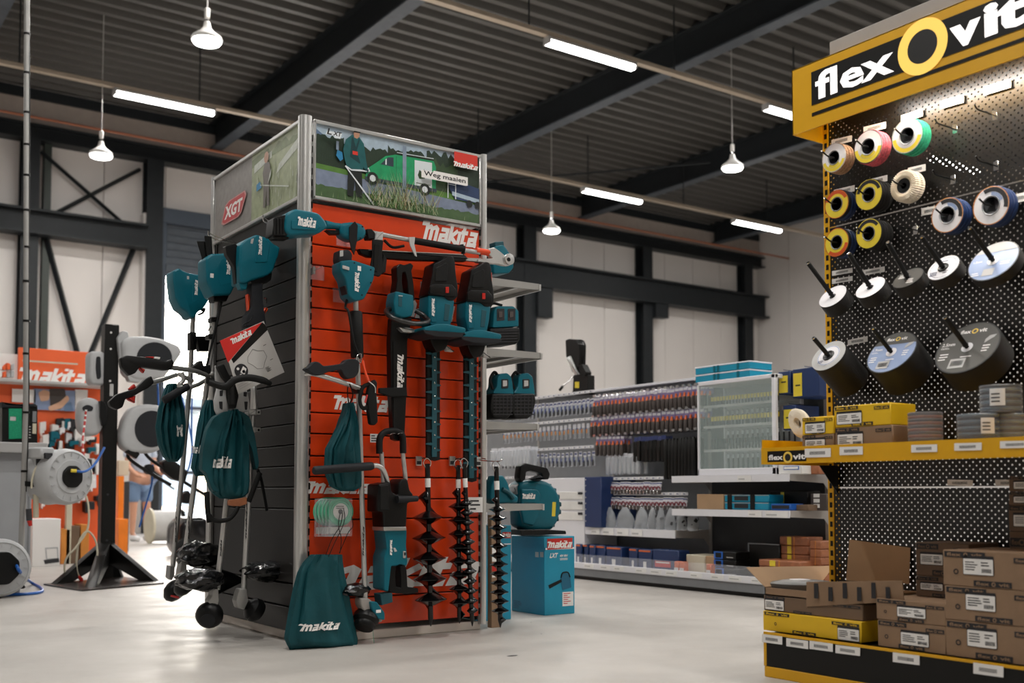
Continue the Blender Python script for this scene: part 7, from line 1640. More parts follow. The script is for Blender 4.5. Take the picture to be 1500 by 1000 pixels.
for i, (x0, x1) in enumerate(L): cbox('tool_case', 'small dark blue tool case, %s on the base shelf' % ['first from the left', 'second from the left', 'third from the left', 'fourth from the left', 'fifth from the left, wider one', 'first after the gap', 'second after the gap'][i], x0, x1, 789, 818, RX0+.1+.02*(i % 2), .14, 'blue_navy', 'tool case', 'dark blue cases on the base shelf', zq, blue_extra)
cbox('tool_case', 'large dark blue tool case with a red and white badge', 956, 994, 791, 822, RX0+.09, .12, 'blue_navy', 'tool case', 'dark blue cases on the base shelf', zq, bigblue)
cbox('parts_box', 'low cream carton in the middle of the base shelf', 1005, 1032, 799, 826, RX0+.12, .2, 'hose_cream', z=zq); cbox('parts_box', 'open light brown carton beside the cream carton', 1033, 1046, 799, 826, RX0+.13, .2, 'cardboard_in', z=zq)
for x0, lb in ((987, 'small orange and white box nearest the large blue case'), (995, 'small orange and white box next to the cream carton'), (1034, 'small orange and white box in front of the light brown carton')):
    cbox('small_box', lb, x0, x0+7, 808, 825, RX0+.04, .05, 'pack_orange', group='small orange and white boxes', z=zq, extra=lambda mb, F, a, b, z0, z1: mb.prism(rect(-a.y+.004, z0+.01, -b.y-.004, z0+.04), 0, .002, 'paper', F.M(0)))
def bb(mb, F, a, b, z0, z1): u0, u1 = -a.y, -b.y; w_ = u1-u0; mb.prism(rect(u0, z0+.004, u0+w_*.42, z1-.004), 0, .002, 'blue_bright', F.M(0)); mb.prism(rect(u0+w_*.08, z0+.012, u0+w_*.35, z1-.012), 0, .003, 'gond_black', F.M(0)); mb.prism(rect(u0+w_*.6, z0+.015, u0+w_*.9, z0+.02), 0, .003, 'label_grey', F.M(0))
z = zq
for i, lb in enumerate(('lowest', 'middle', 'top')): z = cbox('drill_box', '%s black and blue box of the stack on the base shelf' % lb, 1046, 1080 if i < 1 else 1077, 800, 812, RX0+.1, .16, 'gond_black', group='black and blue boxes on the base shelf', z=z, extra=bb)
cbox('laptop_case', 'black upright case leaning behind the copper coloured boxes', 1097, 1142, 784, 832, RX0+.25, .05, 'gond_black', 'case', z=zq, extra=lambda mb, F, a, b, z0, z1: [mb.prism(rect(-a.y-.004, z0, -a.y+.004, z1+.004), 0, .003, 'grey_case_mid', F.M(0)), mb.prism(rect(-a.y, z1-.004, -b.y, z1+.004), 0, .003, 'grey_case_mid', F.M(0))])
def cop(mb, F, a, b, z0, z1): u0, u1 = -a.y, -b.y; w_ = u1-u0; mb.prism(rect(u0+w_*.28, z0+.004, u0+w_*.42, z1-.004), 0, .002, 'disc_yellow' if w_ > .12 else 'copper_box', F.M(0)); mb.prism(rect(u0+w_*.5, z0, u0+w_*.53, z1), 0, .0015, 'wood_orange', F.M(0))
gC = 'copper coloured boxes on the base shelf'
z = zq
for i, lb in enumerate(('bottom', 'middle', 'top')): z = cbox('wrapped_box', '%s copper coloured box of the low left stack' % lb, 1111, 1171, 800, 810, RX0+.07, .18, 'copper_box', group=gC, z=z, extra=cop)
z = zq
for i in range(5): z = cbox('wrapped_box', 'copper coloured box of the rear stack, %s' % ['lowest one', 'second from below', 'middle one', 'second from the top', 'topmost one'][i], 1142, 1184, 798, 811 if i else 808, RX0+.27, .16, 'copper_box', group=gC, z=z, extra=cop)
z = zq
for i in range(5): z = cbox('wrapped_box', 'copper coloured box of the right hand column, %s' % ['lowest one', 'second from below', 'middle one', 'second from the top', 'topmost one'][i], 1185 if i < 3 else 1186, 1207 if i < 2 else 1203, 800, 812, RX0+.22, .16, 'copper_box', group=gC, z=z, extra=cop)
# ---- on the lower shelf
X = RXS+.04; z0 = zB1s
cbox('parts_box', 'plain light brown carton on the lower shelf', 1021, 1060, 723, 745, X, .2, 'cardboard_in', z=z0, bev=.002)
def teal_case(mb, F, a, b, z0, z1):
    u0, u1 = -a.y, -b.y; w_ = u1-u0
    for f in (.08, .6): mb.prism(rect(u0+w_*f, z0, u0+w_*(f+.1), z1), 0, .004, 'gond_black', F.M(0))
    mb.prism(rect(u0+w_*.24, z0+.012, u0+w_*.55, z1-.012), 0, .003, 'ink', F.M(0)); mb.prism(rect(u0, z1-.008, u1, z1-.003), 0, .002, 'alu', F.M(0))
z = z0
for lb in ('lower', 'upper'): z = cbox('bit_case', '%s teal bit case of the pair on the lower shelf' % lb, 1061, 1126, 722, 733, X, .16, 'blue_box', 'tool case', 'teal bit cases on the shelf', z, teal_case)
cbox('bit_tray', 'bright blue open tray on the lower shelf', 1129, 1158, 735, 745, X-.01, .14, 'blue_bright', 'tray', z=z0, extra=lambda mb, F, a, b, z0, z1: mb.prism(rect(-a.y+.012, z0+.012, -b.y-.012, z1-.012), 0, .003, 'ink', F.M(0)))
cbox('dark_box', 'black box with yellow print behind the bright blue tray', 1128, 1183, 716, 744, X+.16, .14, 'gond_black', z=z0, extra=lambda mb, F, a, b, z0, z1: mb.prism(rect(-a.y+.1, z0+.05, -a.y+.13, z1-.01), 0, .002, 'disc_yellow', F.M(0)))
cbox('parts_box', 'low brown carton right of the bright blue tray', 1161, 1184, 736, 745, X+.05, .1, 'cardboard_dark', z=z0); cbox('parts_box', 'grey carton with white labels at the end of the lower shelf', 1187, 1212, 720, 745, X+.15, .15, 'grip_grey', z=z0, extra=lambda mb, F, a, b, z0, z1: [mb.prism(rect(-a.y+.03, z0+.02+k*.035, -a.y+.08, z0+.045+k*.035), 0, .002, 'paper', F.M(0)) for k in range(3)])
# ---- on the upper shelf, right end
z0 = zA1
cbox('parts_box', 'white box with a blue outlined label under the yellow shelf end', 1140, 1174, 680, 698, X, .14, 'white_paint', z=z0, extra=lambda mb, F, a, b, z0, z1: [mb.prism(rect(-a.y+.05, z0+.03, -b.y-.02, z0+.055), 0, .002, 'blue_bright', F.M(0)), mb.prism(rect(-a.y+.055, z0+.034, -b.y-.026, z0+.051), 0, .003, 'paper', F.M(0))])
cbox('wrapped_box', 'copper coloured box beside the white box on the upper shelf', 1176, 1199, 683, 698, X+.1, .14, 'copper_box', z=z0); cbox('parts_box', 'mauve box at the end of the upper shelf', 1200, 1214, 684, 698, X+.2, .14, 'pack_purple', z=z0)
# ---- glass cabinet with bits
XC = RXS+.04; FC_ = Face('X', XC); ya = FC_.pt(1022, 690).y; yb = FC_.pt(1137, 690).y; zt_ = FC_.pt(1080, 553).z; z0 = zA1
t = thing('glass_cabinet', 'white framed glass display cabinet full of drill bits on the upper shelf', 'display cabinet', (XC+.15, (ya+yb)/2, z0))
mb = MB(); gb(mb, XC, XC+.3, yb, ya, zt_-.03, zt_, 'shelf_white', .004); gb(mb, XC, XC+.3, yb, ya, z0, z0+.05, 'shelf_white', .004); gb(mb, XC, XC+.02, ya-.015, ya, z0, zt_, 'shelf_white', .002); gb(mb, XC, XC+.03, yb, yb+.035, z0, zt_, 'shelf_white', .003); gb(mb, XC+.28, XC+.3, ya-.02, ya, z0, zt_, 'shelf_white'); gb(mb, XC+.28, XC+.3, yb, yb+.02, z0, zt_, 'shelf_white'); part('frame', mb, t)
mb = MB(); gb(mb, XC+.29, XC+.3, yb+.02, ya-.02, z0, zt_, 'grey_case', 0); part('rear_panel', mb, t)
mb = MB(); gb(mb, XC+.008, XC+.012, yb+.03, ya-.01, z0+.05, zt_-.03, 'glass', 0); part('glass_door', mb, t)
mb = MB(); gb(mb, XC+.1, XC+.12, yb+.3*(ya-yb), yb+.32*(ya-yb), z0+.05, z0+.052, 'ink'); mb = MB()
for k, yy in enumerate((590, 621, 657)):
    zz_ = FC_.pt(1080, yy).z; mb = MB(); gb(mb, XC+.05, XC+.28, yb+.03, ya-.02, zz_-.006, zz_, 'glass', 0); gb(mb, XC+.045, XC+.05, yb+.03, ya-.02, zz_-.014, zz_+.004, 'label_grey', 0); part('glass_shelf', mb, t)
for k, (yy, hh, mm) in enumerate(((590, .07, 'disc_yellow'), (621, .075, 'disc_yellow'), (657, .085, 'ink'))):
    zz_ = FC_.pt(1080, yy).z+.001; src = None; n = 22
    for i in range(n):
        y = yb+.06+(ya-yb-.12)*i/(n-1); c = Vector((XC+.1, y, zz_))
        if src is None:
            mb = MB(Matrix.Translation(c)); mb.tube([(0, 0, 0), (0, 0, hh*.7)], .006, 'steel_dark', 6); mb.tube([(0, 0, hh*.55), (0, 0, hh*.98), (0, 0, hh)], [.009, .01, .006], mm, 8); src = single('drill_bit', mb, 'drill bit standing on the %s glass shelf of the cabinet' % ['top', 'middle', 'bottom'][k], 'drill bit', c, 0, 'drill bits in the glass cabinet, %s shelf' % ['top', 'middle', 'bottom'][k])
        else: dup(src, c)
    src = None
    for i in range(14):
        y = yb+.06+(ya-yb-.12)*i/13; c = Vector((XC+.27, y, zz_-.02))
        if src is None:
            mb = MB(Matrix.Translation(c)); mb.box((0, 0, -.06), (.01, .012, .12), 'steel_dark', bev=.002); mb.box((-.006, 0, -.02), (.003, .02, .03), 'pack_white'); src = single('long_bit', mb, 'long bit hanging behind the %s glass shelf' % ['top', 'middle', 'bottom'][k], 'drill bit', c, 0, 'long bits at the cabinet back, %s row' % ['top', 'middle', 'bottom'][k])
        else: dup(src, c)
# teal cases on the cabinet
z = zt_
for lb in ('lower', 'upper'):
    F = Face('X', XC+.02); a = F.pt(1018, 540); b = F.pt(1098, 540)
    mb = MB(); gb(mb, XC+.02, XC+.26, b.y, a.y, z, z+.052, 'blue_box', .006); gb(mb, XC+.018, XC+.262, b.y-.002, a.y+.002, z+.046, z+.058, 'pack_white', .004)
    for f in (.35, .42, .78): u = -a.y+f*(a.y-b.y); mb.prism(rect(u, z+.004, u+.02, z+.05), 0, .004, 'teal', F.M(0))
    single('organiser_case', mb, '%s flat teal organiser case with clear lid on top of the glass cabinet' % lb, 'tool case', (XC+.14, (a.y+b.y)/2, z), 0, 'organiser cases on the glass cabinet'); z += .06
# blue and yellow packs right of the cabinet
for x0, x1, yt, yb_, lb in ((1140, 1158, 545, 578, 'dark blue and yellow box hanging just right of the glass cabinet'), (1161, 1200, 541, 583, 'wide dark blue and yellow box hanging left of the yellow upright'), (1147, 1166, 594, 630, 'dark blue and yellow box hanging over the small yellow carton')):
    F = Face('X', XC+.08); a = F.pt(x0, yb_); b = F.pt(x1, yb_); z0_ = a.z; z1_ = F.pt(x0, yt).z; mb = MB(); gb(mb, XC+.08, RXP-.04, b.y, a.y, z0_, z1_, 'blue_navy', .004); w_ = min(a.y-b.y, F.pt(x0, yb_).y-F.pt(x0+15, yb_).y); mb.prism(rect(-a.y+.01, z0_+.01, -a.y+w_-.005, z1_-.03), 0, .002, 'disc_yellow', F.M(0)); mb.prism(rect(-a.y+.03, z0_+.08, -a.y+w_-.02, z0_+.09), 0, .003, 'ink', F.M(0)); mb.tube([(RXP, (a.y+b.y)/2, z1_+.01), (XC+.07, (a.y+b.y)/2, z1_+.01)], .003, 'chrome', 5)
    single('sander_box', mb, lb, 'box', (XC+.2, (a.y+b.y)/2, z0_), 0, 'dark blue and yellow boxes')
# ---- magnetic drill on top of the gondola
F = Face('X', RXP-.04); zt_ = ztopR+.02
t = thing('magnetic_drill', 'black magnetic drill press standing on top of the long gondola', 'drill press', (RXP-.04, F.pt(850, 578).y, zt_))
mb = MB(); F.P(mb, [(840, 549), (861, 549), (861, 572), (864, 578), (836, 578), (839, 572)], -.05, .08, 'gond_black', .006, .01); F.P(mb, [(842, 559), (848, 559), (848, 568), (842, 568)], .03, .003, 'disc_yellow'); part('base', mb, t)
mb = MB(); F.P(mb, [(828, 498), (833, 496), (843, 497), (846, 503), (849, 504), (848, 545), (838, 545), (829, 522)], -.04, .08, 'gond_black', .006, .012); part('motor', mb, t)
mb = MB(); F.P(mb, [(845, 537), (852, 533), (858, 545), (857, 551), (842, 551)], -.03, .07, 'gond_black', .006, .01); part('head', mb, t)
mb = MB(); F.P(mb, [(829, 524), (834, 521), (842, 540), (847, 548), (841, 549)], .03, .03, 'alu', .003, .006); part('slide', mb, t)
mb = MB(); F.T(mb, [(840, 552, .02), (822, 568, .05)], .006, 'chrome', 0, 8); F.T(mb, [(824, 566, .05), (820, 571, .05)], .014, 'gond_black', 0, 8); part('feed_lever', mb, t)
mb = MB(); F.T(mb, [(844, 498, 0), (855, 500, 0), (857, 515, 0), (852, 536, 0)], .007, 'black_rubber', 6, 8); part('cable', mb, t)
# ================================================================ THE LEFT BACKGROUND
# conduit pole with cable ties
F = Face('Y', 8.3)
t = thing('conduit_pole', 'thin galvanised power pole running from the ceiling down past the grey counter', 'power pole', F.pt(26, 866))
top = F.pt(41, -420); zt_ = ZT; a = F.pt(39.5, 0); b = F.pt(38, 600); d = (a-b).normalized(); tp = a+d*((ZT+.05-a.z)/d.z)
mb = MB(); mb.tube([tp, a, b, F.pt(35, 700), F.pt(31, 800), F.pt(25, 868)], .02, 'alu_dull', 12, 0); part('pole', mb, t)
for y in (50, 107, 165, 212, 257, 308, 362, 412, 470, 518, 604, 690):
    c = F.pt(39.4 if y < 400 else 38.2 if y < 650 else 35.5, y); mb = MB(); mb.tube([c-Vector((0, 0, .008)), c+Vector((0, 0, .008))], .0235, 'gond_black', 12); part('cable_tie', mb, t)
mb = MB(); mb.tube([F.pt(42, 0, .01), F.pt(43.5, 200, .01), F.pt(42, 420, .01), F.pt(42, 600, .01), F.pt(38, 720, .01)], .005, 'gond_black', 6, 4); part('cable', mb, t)
mb = MB(); F.P(mb, [(36, 704), (50, 706), (53, 709), (50, 713), (36, 712)], -.02, .04, 'black_plastic', .004, .006); part('arm', mb, t)
mb = MB(); mb.tube([F.pt(42, 745, .06), F.pt(43, 762, .06)], .02, 'dark_grey', 10); mb.tube([F.pt(43, 762, .06), F.pt(45, 770, .06)], [.018, .012], 'red_trigger', 10); single('hose_gun', mb, 'dark nozzle with red tip hanging beside the pole', 'nozzle', F.pt(45, 770, .06))
# counter
F = Face('Y', 9.45); a = F.pt(47, 852); zc = F.pt(47, 664).z; zc1 = F.pt(47, 649).z; x1 = F.pt(47, 700).x; x2 = F.pt(66, 656).x
mat('counter_grey', '#9d9fa2', .5, noise=.03); mat('counter_top', '#aaa9a8', .4, noise=.03)
t = thing('service_counter', 'grey service counter with a lighter top at the left picture edge', 'counter', (x1-1.2, 9.8, 0))
mb = MB(); mb.box((x1-1.2, 9.8, zc/2), (2.4, .7, zc), 'counter_grey', bev=.004); part('body', mb, t)
mb = MB(); mb.box((x2-1.3, 9.78, (zc+zc1)/2), (2.6, .86, zc1-zc), 'counter_top', bev=.006); part('worktop', mb, t)
for k in (0, .55, 1.1): mb = MB(); mb.box((x1-.02-k, 9.447, zc/2-.05), (.012, .006, zc-.15), 'grey_case_mid'); part('panel_strip', mb, t)
F = Face('Y', 9.5)
t = thing('tool_showcase', 'black framed case with a teal panel standing on the grey counter', 'case', F.pt(28, 649)); 
mb = MB(); F.P(mb, [(3, 594), (55, 593), (55, 650), (3, 650)], -.3, .28, 'gond_black', .005, .008); F.P(mb, [(3, 588), (10, 592), (52, 591), (54, 596), (3, 597)], -.25, .25, 'grey_rubber', .004, .006); part('frame', mb, t)
mb = MB(); F.P(mb, [(13, 598), (32, 598), (32, 642), (13, 643)], -.02, .012, 'green_pad', .003, .002); F.R(mb, 15, 610, 23, 616, -.007, .003, 'label_grey'); part('teal_panel', mb, t, 'green teal panel')
mb = MB()
for k in range(5): F.R(mb, 39, 624+k*4, 45, 625.5+k*4, -.018, .006, 'label_grey')
F.R(mb, 48, 602, 53, 618, -.018, .006, 'grey_case_mid'); F.R(mb, 48, 620, 53, 635, -.018, .006, 'hose_cream'); part('vent', mb, t)
# reel builder: round drum with flat side disc facing the camera side
def reel(label, F, cx, cy, R, d, off, col='grey_case', hub='black_plastic', hubr=.42, slot=True, sq=1.0, group='wall hose reels', cable=None, top=1.0, tilt=0):
    c = F.pt(cx, cy, off); t = thing('hose_reel', label, 'hose reel', c-Vector((0, 0, R)), 0, group); M = F.M(off) @ Matrix.Translation((F.uv(cx, cy, off)[0], F.uv(cx, cy, off)[1], 0)) @ Matrix.Rotation(tilt, 4, 'Y') @ Matrix.Scale(sq, 4, (1, 0, 0))
    mb = MB(M); mb.lathe([(R*.86, -d), (R*.97, -d+.02), (R, -d+.06), (R*.96, -d*.5), (R, -.06), (R*.97, -.015), (R*.88, 0), (R*.86, -.006), (R*.6, .002), (R*.58, .01), (0, .01)], col, None, 40)
    for k in range(16): a = 2*PI*k/16; mb.box((R*.78*math.cos(a), R*.78*math.sin(a), .005), (R*.14, R*.02, .008), 'grey_case', Matrix.Rotation(a, 4, 'Z'))
    part('drum', mb, t, smooth=50)
    mb = MB(); mb.prism(rpoly([(R*hubr*math.cos(q), R*hubr*math.sin(q)) for q in [2*PI*i/8+.39 for i in range(8)]], R*.1), 0, .03, hub, M, .006); part('hub', mb, t)
    if slot:
        mb = MB(M); mb.box((-R*.75, R*.82, -d*.45), (R*.55, R*.4, d*.55), col, bev=.012); mb.box((-R*.78, R*.72, -d*.14), (R*.3, R*.2, .02), 'ink', bev=.003); part('hose_outlet', mb, t)
    return t, c, M
FP8 = Face('Y', 8.35)
t, c, M = reel('large grey hose reel hanging between the pole and the black post', FP8, 104, 698, .205, .3, .14, hub='gond_black', tilt=.42)
mb = MB(); FP8.P(mb, [(49, 667), (62, 660), (98, 657), (96, 668), (82, 684), (70, 690), (52, 690)], -.12, .2, 'grey_case', .02, .03); FP8.R(mb, 53, 671, 69, 682, .081, .004, 'ink', .004); FP8.P(mb, [(52, 690), (72, 690), (74, 718), (60, 722), (52, 712)], -.12, .17, 'grey_case_mid', .015, .03); part('outlet_hood', mb, t)
mb = MB(); FP8.T(mb, [(60, 675, .07), (51, 688, .09), (47, 702, .1), (46, 715, .1)], .007, 'hose_cream', 6, 8); part('hose', mb, t, 'cream hose')
mb = MB(); FP8.T(mb, [(107, 689, .2), (125, 690, .18), (140, 678, .1), (153, 655, .05)], .009, 'hose_blue', 6, 8); FP8.T(mb, [(104, 689, .2), (112, 689.5, .2)], .012, 'disc_yellow', 0, 8); part('feed_hose', mb, t, 'blue feed hose')
FP9 = Face('Y', 8.15)
t, c, M = reel('low grey hose reel cut off by the lower left picture edge', FP9, 2, 832, .2, .16, .1, slot=False, hubr=.6); 
mb = MB(); FP9.P(mb, [(0, 795), (14, 794), (31, 805), (24, 822), (14, 820)], -.05, .1, 'grey_case', .01, .02); FP9.P(mb, [(16, 818), (27, 824), (24, 850), (16, 868), (8, 868), (16, 845)], -.06, .1, 'grey_rubber', .006, .01); FP9.P(mb, [(0, 857), (35, 856), (38, 860), (35, 862), (0, 863)], -.1, .14, 'black_plastic', .003, .004); part('bracket', mb, t)
mb = MB(); pts = [FP9.pt(23, 825, .1), FP9.pt(30, 838, .1), PZ(46, 853, .02), PZ(59, 860, .011), PZ(61, 866, .011), PZ(45, 869, .011), PZ(10, 871, .011), PZ(-30, 873, .011)]; mb.tube(pts, .011, 'hose_blue', 8, 5); single('blue_hose', mb, 'blue hose running down on to the floor at the left picture edge', 'hose', pts[3])
# black post on a base plate
pc = PZ(152, 848); YP = pc.y; F = Face('Y', YP)
zt_ = F.pt(167, 475).z; xa, xb = F.pt(157, 600).x, F.pt(178, 600).x; w_ = xb-xa; cx_ = (xa+xb)/2-.03
t = thing('reel_post', 'black square steel post on a braced floor plate, carrying the hose reels', 'stand', (cx_, YP+.06, 0))
mb = MB(); mb.box((cx_, YP+.06, zt_/2), (w_, .12, zt_), 'gond_black', bev=.006)
for y in (487, 511, 558, 724, 791): q = F.uv(164, y); mb.prism([(p[0]+cx_-.01, p[1]+q[1]) for p in circ(.009, 10)], 0, .003, 'paper' if y < 600 else 'dark_grey', F.M(0))
F.R(mb, 161, 562, 166, 580, .0, .002, 'label_grey'); part('post', mb, t)
mat('plate_brown', '#2a2422', .25, noise=.1)
P_ = [PZ(64, 857), PZ(120, 866), PZ(240, 855), PZ(178, 846)]
mb = MB(); mb.add([tuple(p)+() for p in [(q.x, q.y, 0.001) for q in P_]+[(q.x, q.y, .012) for q in P_]], [(3, 2, 1, 0), (4, 5, 6, 7)]+[(i, (i+1) % 4, 4+(i+1) % 4, 4+i) for i in range(4)], 'plate_brown'); part('base_plate', mb, t)
zg = F.pt(152, 790).z
def gusset(e, w2=.1, th=.05):
    e = Vector((e.x, e.y, .012)); c0 = Vector((cx_, YP+.06, 0)); d = (e-c0); d.z = 0; L = d.length; d.normalize(); n = Vector((-d.y, d.x, 0)); mb = MB(Matrix(((d.x, 0, n.x, c0.x), (d.y, 0, n.y, c0.y), (0, 1, 0, .012), (0, 0, 0, 1))))
    mb.prism([(.03, zg-.02), (.03, zg-.2), (L-.22, 0), (L, 0)], -th/2, th/2, 'gond_black', bev=.003); part('brace', mb, t)
gusset(PZ(78, 857)); gusset(PZ(230, 853)); gusset(PZ(132, 862), th=.08); gusset(PZ(180, 847))
# reels on the post
def reel2(label, F, px, off, th, dark, hole=None, label2=None):
    u = F.pt(sum(p[0] for p in px)/len(px), max(p[1] for p in px), off); t = thing('hose_reel', label, 'hose reel', u, 0, 'hose reels on the black post')
    mb = MB(); F.P(mb, px, off, th, 'grey_case', .05, .035); part('housing', mb, t)
    mb = MB(); q = [F.uv(x, y, off+th) for x, y in dark]; mb.prism(rpoly(q, .03), off+th-.001, off+th+.008, 'grey_rubber', F.M(0), .003); part('side_plate', mb, t, 'dark side plate')
    return t
Fq = Face('Y', YP-.02)
def oval(cx, cy, rx, ry, a0=0, a1=2*PI, n=20): return [(cx+rx*math.cos(a0+(a1-a0)*i/n), cy-ry*math.sin(a0+(a1-a0)*i/n)) for i in range(n+(0 if a1-a0 > 6.2 else 1))]
t = reel2('upper right grey hose reel on the black post, seen from its dark side', Fq, [(178, 500), (190, 492), (215, 492), (240, 496), (264, 506), (268, 516), (255, 535), (240, 556), (200, 558), (182, 548)], -.1, .16, oval(226, 524, 26, 23, -.2, PI+.2)+[(202, 532)])
mb = MB(); Fq.P(mb, [(172, 494), (180, 484), (188, 486), (190, 500), (186, 530), (176, 530)], -.08, .1, 'grey_case', .012, .016); Fq.P(mb, [(186, 548), (200, 540), (215, 552), (205, 560), (190, 558)], -.05, .1, 'grey_case', .01, .015); part('bracket', mb, t)
t = reel2('lower right grey hose reel on the black post, with a round dark side', Fq, [(176, 640), (183, 612), (194, 595), (215, 591), (240, 594), (250, 620), (246, 650), (228, 663), (195, 664), (180, 656)], -.12, .18, oval(222, 628, 25, 27))
mb = MB(); Fq.P(mb, [(184, 662), (196, 650), (205, 665), (200, 672)], 0, .05, 'gond_black', .006, .008); part('bracket', mb, t)
t = reel2('upper left grey hose reel on the black post, seen from behind', Fq, [(131, 520), (134, 514), (150, 514), (157, 520), (157, 562), (150, 564), (134, 562), (131, 555)], -.2, .16, [(141, 522), (147, 522), (148, 552), (146, 555), (142, 555), (140, 540)])
t = reel2('lower left grey hose reel on the black post with red and white hose', Fq, [(116, 600), (120, 586), (130, 581), (145, 585), (152, 600), (152, 625), (145, 637), (130, 639), (119, 632), (116, 618)], -.2, .18, [(120, 596), (128, 592), (137, 596), (135, 602), (122, 602)])
mb = MB(); Fq.P(mb, [(147, 586), (153, 588), (157, 596), (157, 620), (150, 624), (147, 610)], -.1, .12, 'black_plastic', .01, .012); part('bracket', mb, t)
mb = MB(); pts = [(126, 600, .02), (124, 620, .03), (121, 650, .12), (124, 680, .2), (124, 705, .24), (124, 722, .24)]; Fq.T(mb, pts, .009, 'hose_red', 6, 8)
P_ = catmull([Fq.pt(*p) for p in pts], 8)
for i in range(0, len(P_)-1, 3): mb.tube([P_[i], P_[i+1]], .0096, 'letter_white', 8)
single('braided_hose', mb, 'red and white striped hose hanging from the lower left reel', 'hose', Fq.pt(124, 722, .24))
mb = MB(); 
Fq.T(mb, [(125, 722, .24), (130, 745, .26), (128, 775, .26), (112, 800, .26), (97, 818, .26), (95, 838, .25), (103, 857, .24), (118, 860, .24), (133, 850, .24), (142, 825, .25), (141, 795, .26), (131, 779, .26), (122, 782, .26), (114, 800, .24), (112, 830, .22), (116, 846, .2)], .008, 'hose_cream', 6, 8)
single('cream_hose', mb, 'cream air hose hanging in a loop in front of the post base', 'hose', Fq.pt(115, 860, .24))
mb = MB(); mb.tube([Fq.pt(113, 842, .2), Fq.pt(119, 848, .2), Fq.pt(121, 855, .2)], [.012, .016, .012], 'red_trigger', 8); single('hose_coupling', mb, 'red hose coupling at the end of the cream hose', 'coupling', Fq.pt(121, 855, .2))
# bent tube trolley frame right of the post
Ft = Face('Y', YP+.3); mb = MB(); Ft.T(mb, [(250, 710, .1), (222, 694, .1), (190, 672, .15), (190, 660, .15), (200, 643, .15), (222, 636, .15)], .016, 'gond_black', 6, 10)
t = thing('tube_trolley', 'trolley frame of bent black tube standing right of the black post', 'trolley', Ft.pt(300, 745, .1)); part('frame_tube', mb, t)
mb = MB(); Ft.T(mb, [(226, 636, .1), (214, 656, .1), (216, 668, .1), (240, 686, .1), (280, 712, .1), (310, 730, .1)], .015, 'gond_black', 6, 10); part('frame_tube', mb, t)
mb = MB(); Ft.disc(mb, 219, 687, .1, [(.045, -.05), (.045, 0), (0, .004)], 'grey_rubber', 16); Ft.T(mb, [(222, 694, .1), (255, 716, .1)], .008, 'grey_case_mid', 0, 8); part('wheel', mb, t)
mb = MB(); Ft.P(mb, [(238, 676), (250, 670), (276, 690), (272, 706), (255, 702), (240, 690)], .0, .12, 'gond_black', .015, .02); Ft.P(mb, [(268, 724), (276, 718), (284, 730), (278, 738), (268, 736)], .0, .1, 'gond_black', .01, .01); part('motor', mb, t)
for i, (pts, lb) in enumerate((([(231, 558), (232, 585), (233, 600)], 'short blue hose hanging under the upper right reel'), ([(258, 548), (280, 640), (278, 680), (268, 700)], 'blue hose hanging between the trimmer poles'), ([(224, 680), (222, 710), (212, 745), (204, 772)], 'thin dark blue hose curving down to the floor by the doorway'), ([(283, 515), (281, 640), (290, 690)], 'bright blue hose right of the farthest trimmer pole'))):
    mb = MB(); Ft.T(mb, [(x, y, .1-.1*i) for x, y in pts], .008, 'hose_blue', 6, 8); single('blue_hose', mb, lb, 'hose', Ft.pt(*pts[-1], .1-.1*i))
# makita wall of tools
YD = 11.9; F = Face('Y', YD)
mat('disp_orange', '#f4662f', .45, noise=.03); mat('disp_skin', '#e3b394', .5, noise=.05)
xa = F.pt(-40, 700).x; xb = F.pt(153, 700).x; zt_ = F.pt(80, 512).z; zs_ = F.pt(80, 563).z
t = thing('tool_wall', 'orange tool wall with a large lettered sign left of the black post', 'display stand', ((xa+xb)/2, YD+.1, 0))
mb = MB(); mb.box(((xa+xb)/2, YD+.1, F.pt(80, 820).z+.0+ (zs_-F.pt(80, 820).z)/2), (xb-xa, .04, zs_-F.pt(80, 820).z+.02), 'disp_orange'); part('back_panel', mb, t)
x0 = F.pt(27, 540).x; x1 = F.pt(130, 540).x; xr = F.pt(0, 540).x
mb = MB(); mb.box(((x0+x1)/2, YD+.03, (zs_+zt_)/2), (x1-x0, .05, zt_-zs_), 'disp_orange', bev=.004); F.logo(mb, 28, 542, 128, 563, .0); F.R(mb, 33, 529, 114, 532, .0, .002, 'hose_cream'); part('sign', mb, t, 'orange sign with white lettering')
mb = MB(); mb.box(((xa+xb)/2, YD-.05, zs_), (xb-xa, .3, .03), 'label_grey', bev=.004); part('shelf', mb, t)
mb = MB(); F.R(mb, 18, 569, 52, 590, -.05, .01, 'letter_white'); F.R(mb, 50, 569, 110, 602, -.05, .01, 'disc_blue'); F.P(mb, [(72, 569), (95, 569), (98, 590), (88, 600), (74, 598)], -.04, .004, 'grip_grey', .02); F.P(mb, [(56, 575), (64, 570), (73, 573), (72, 586), (60, 588)], -.04, .005, 'disp_skin', .02); F.P(mb, [(70, 596), (88, 588), (99, 578), (102, 585), (90, 598), (73, 602)], -.04, .006, 'disp_skin', .02); F.P(mb, [(95, 592), (104, 588), (108, 602), (94, 602)], -.04, .006, 'denim', .01); F.R(mb, 110, 570, 128, 600, -.05, .01, 'letter_white'); part('poster', mb, t, 'poster of a worker bending over')
mb = MB(); F.R(mb, -30, 515, 25, 560, -.06, .01, 'letter_white'); part('side_poster', mb, t)
rr = random.Random(12)
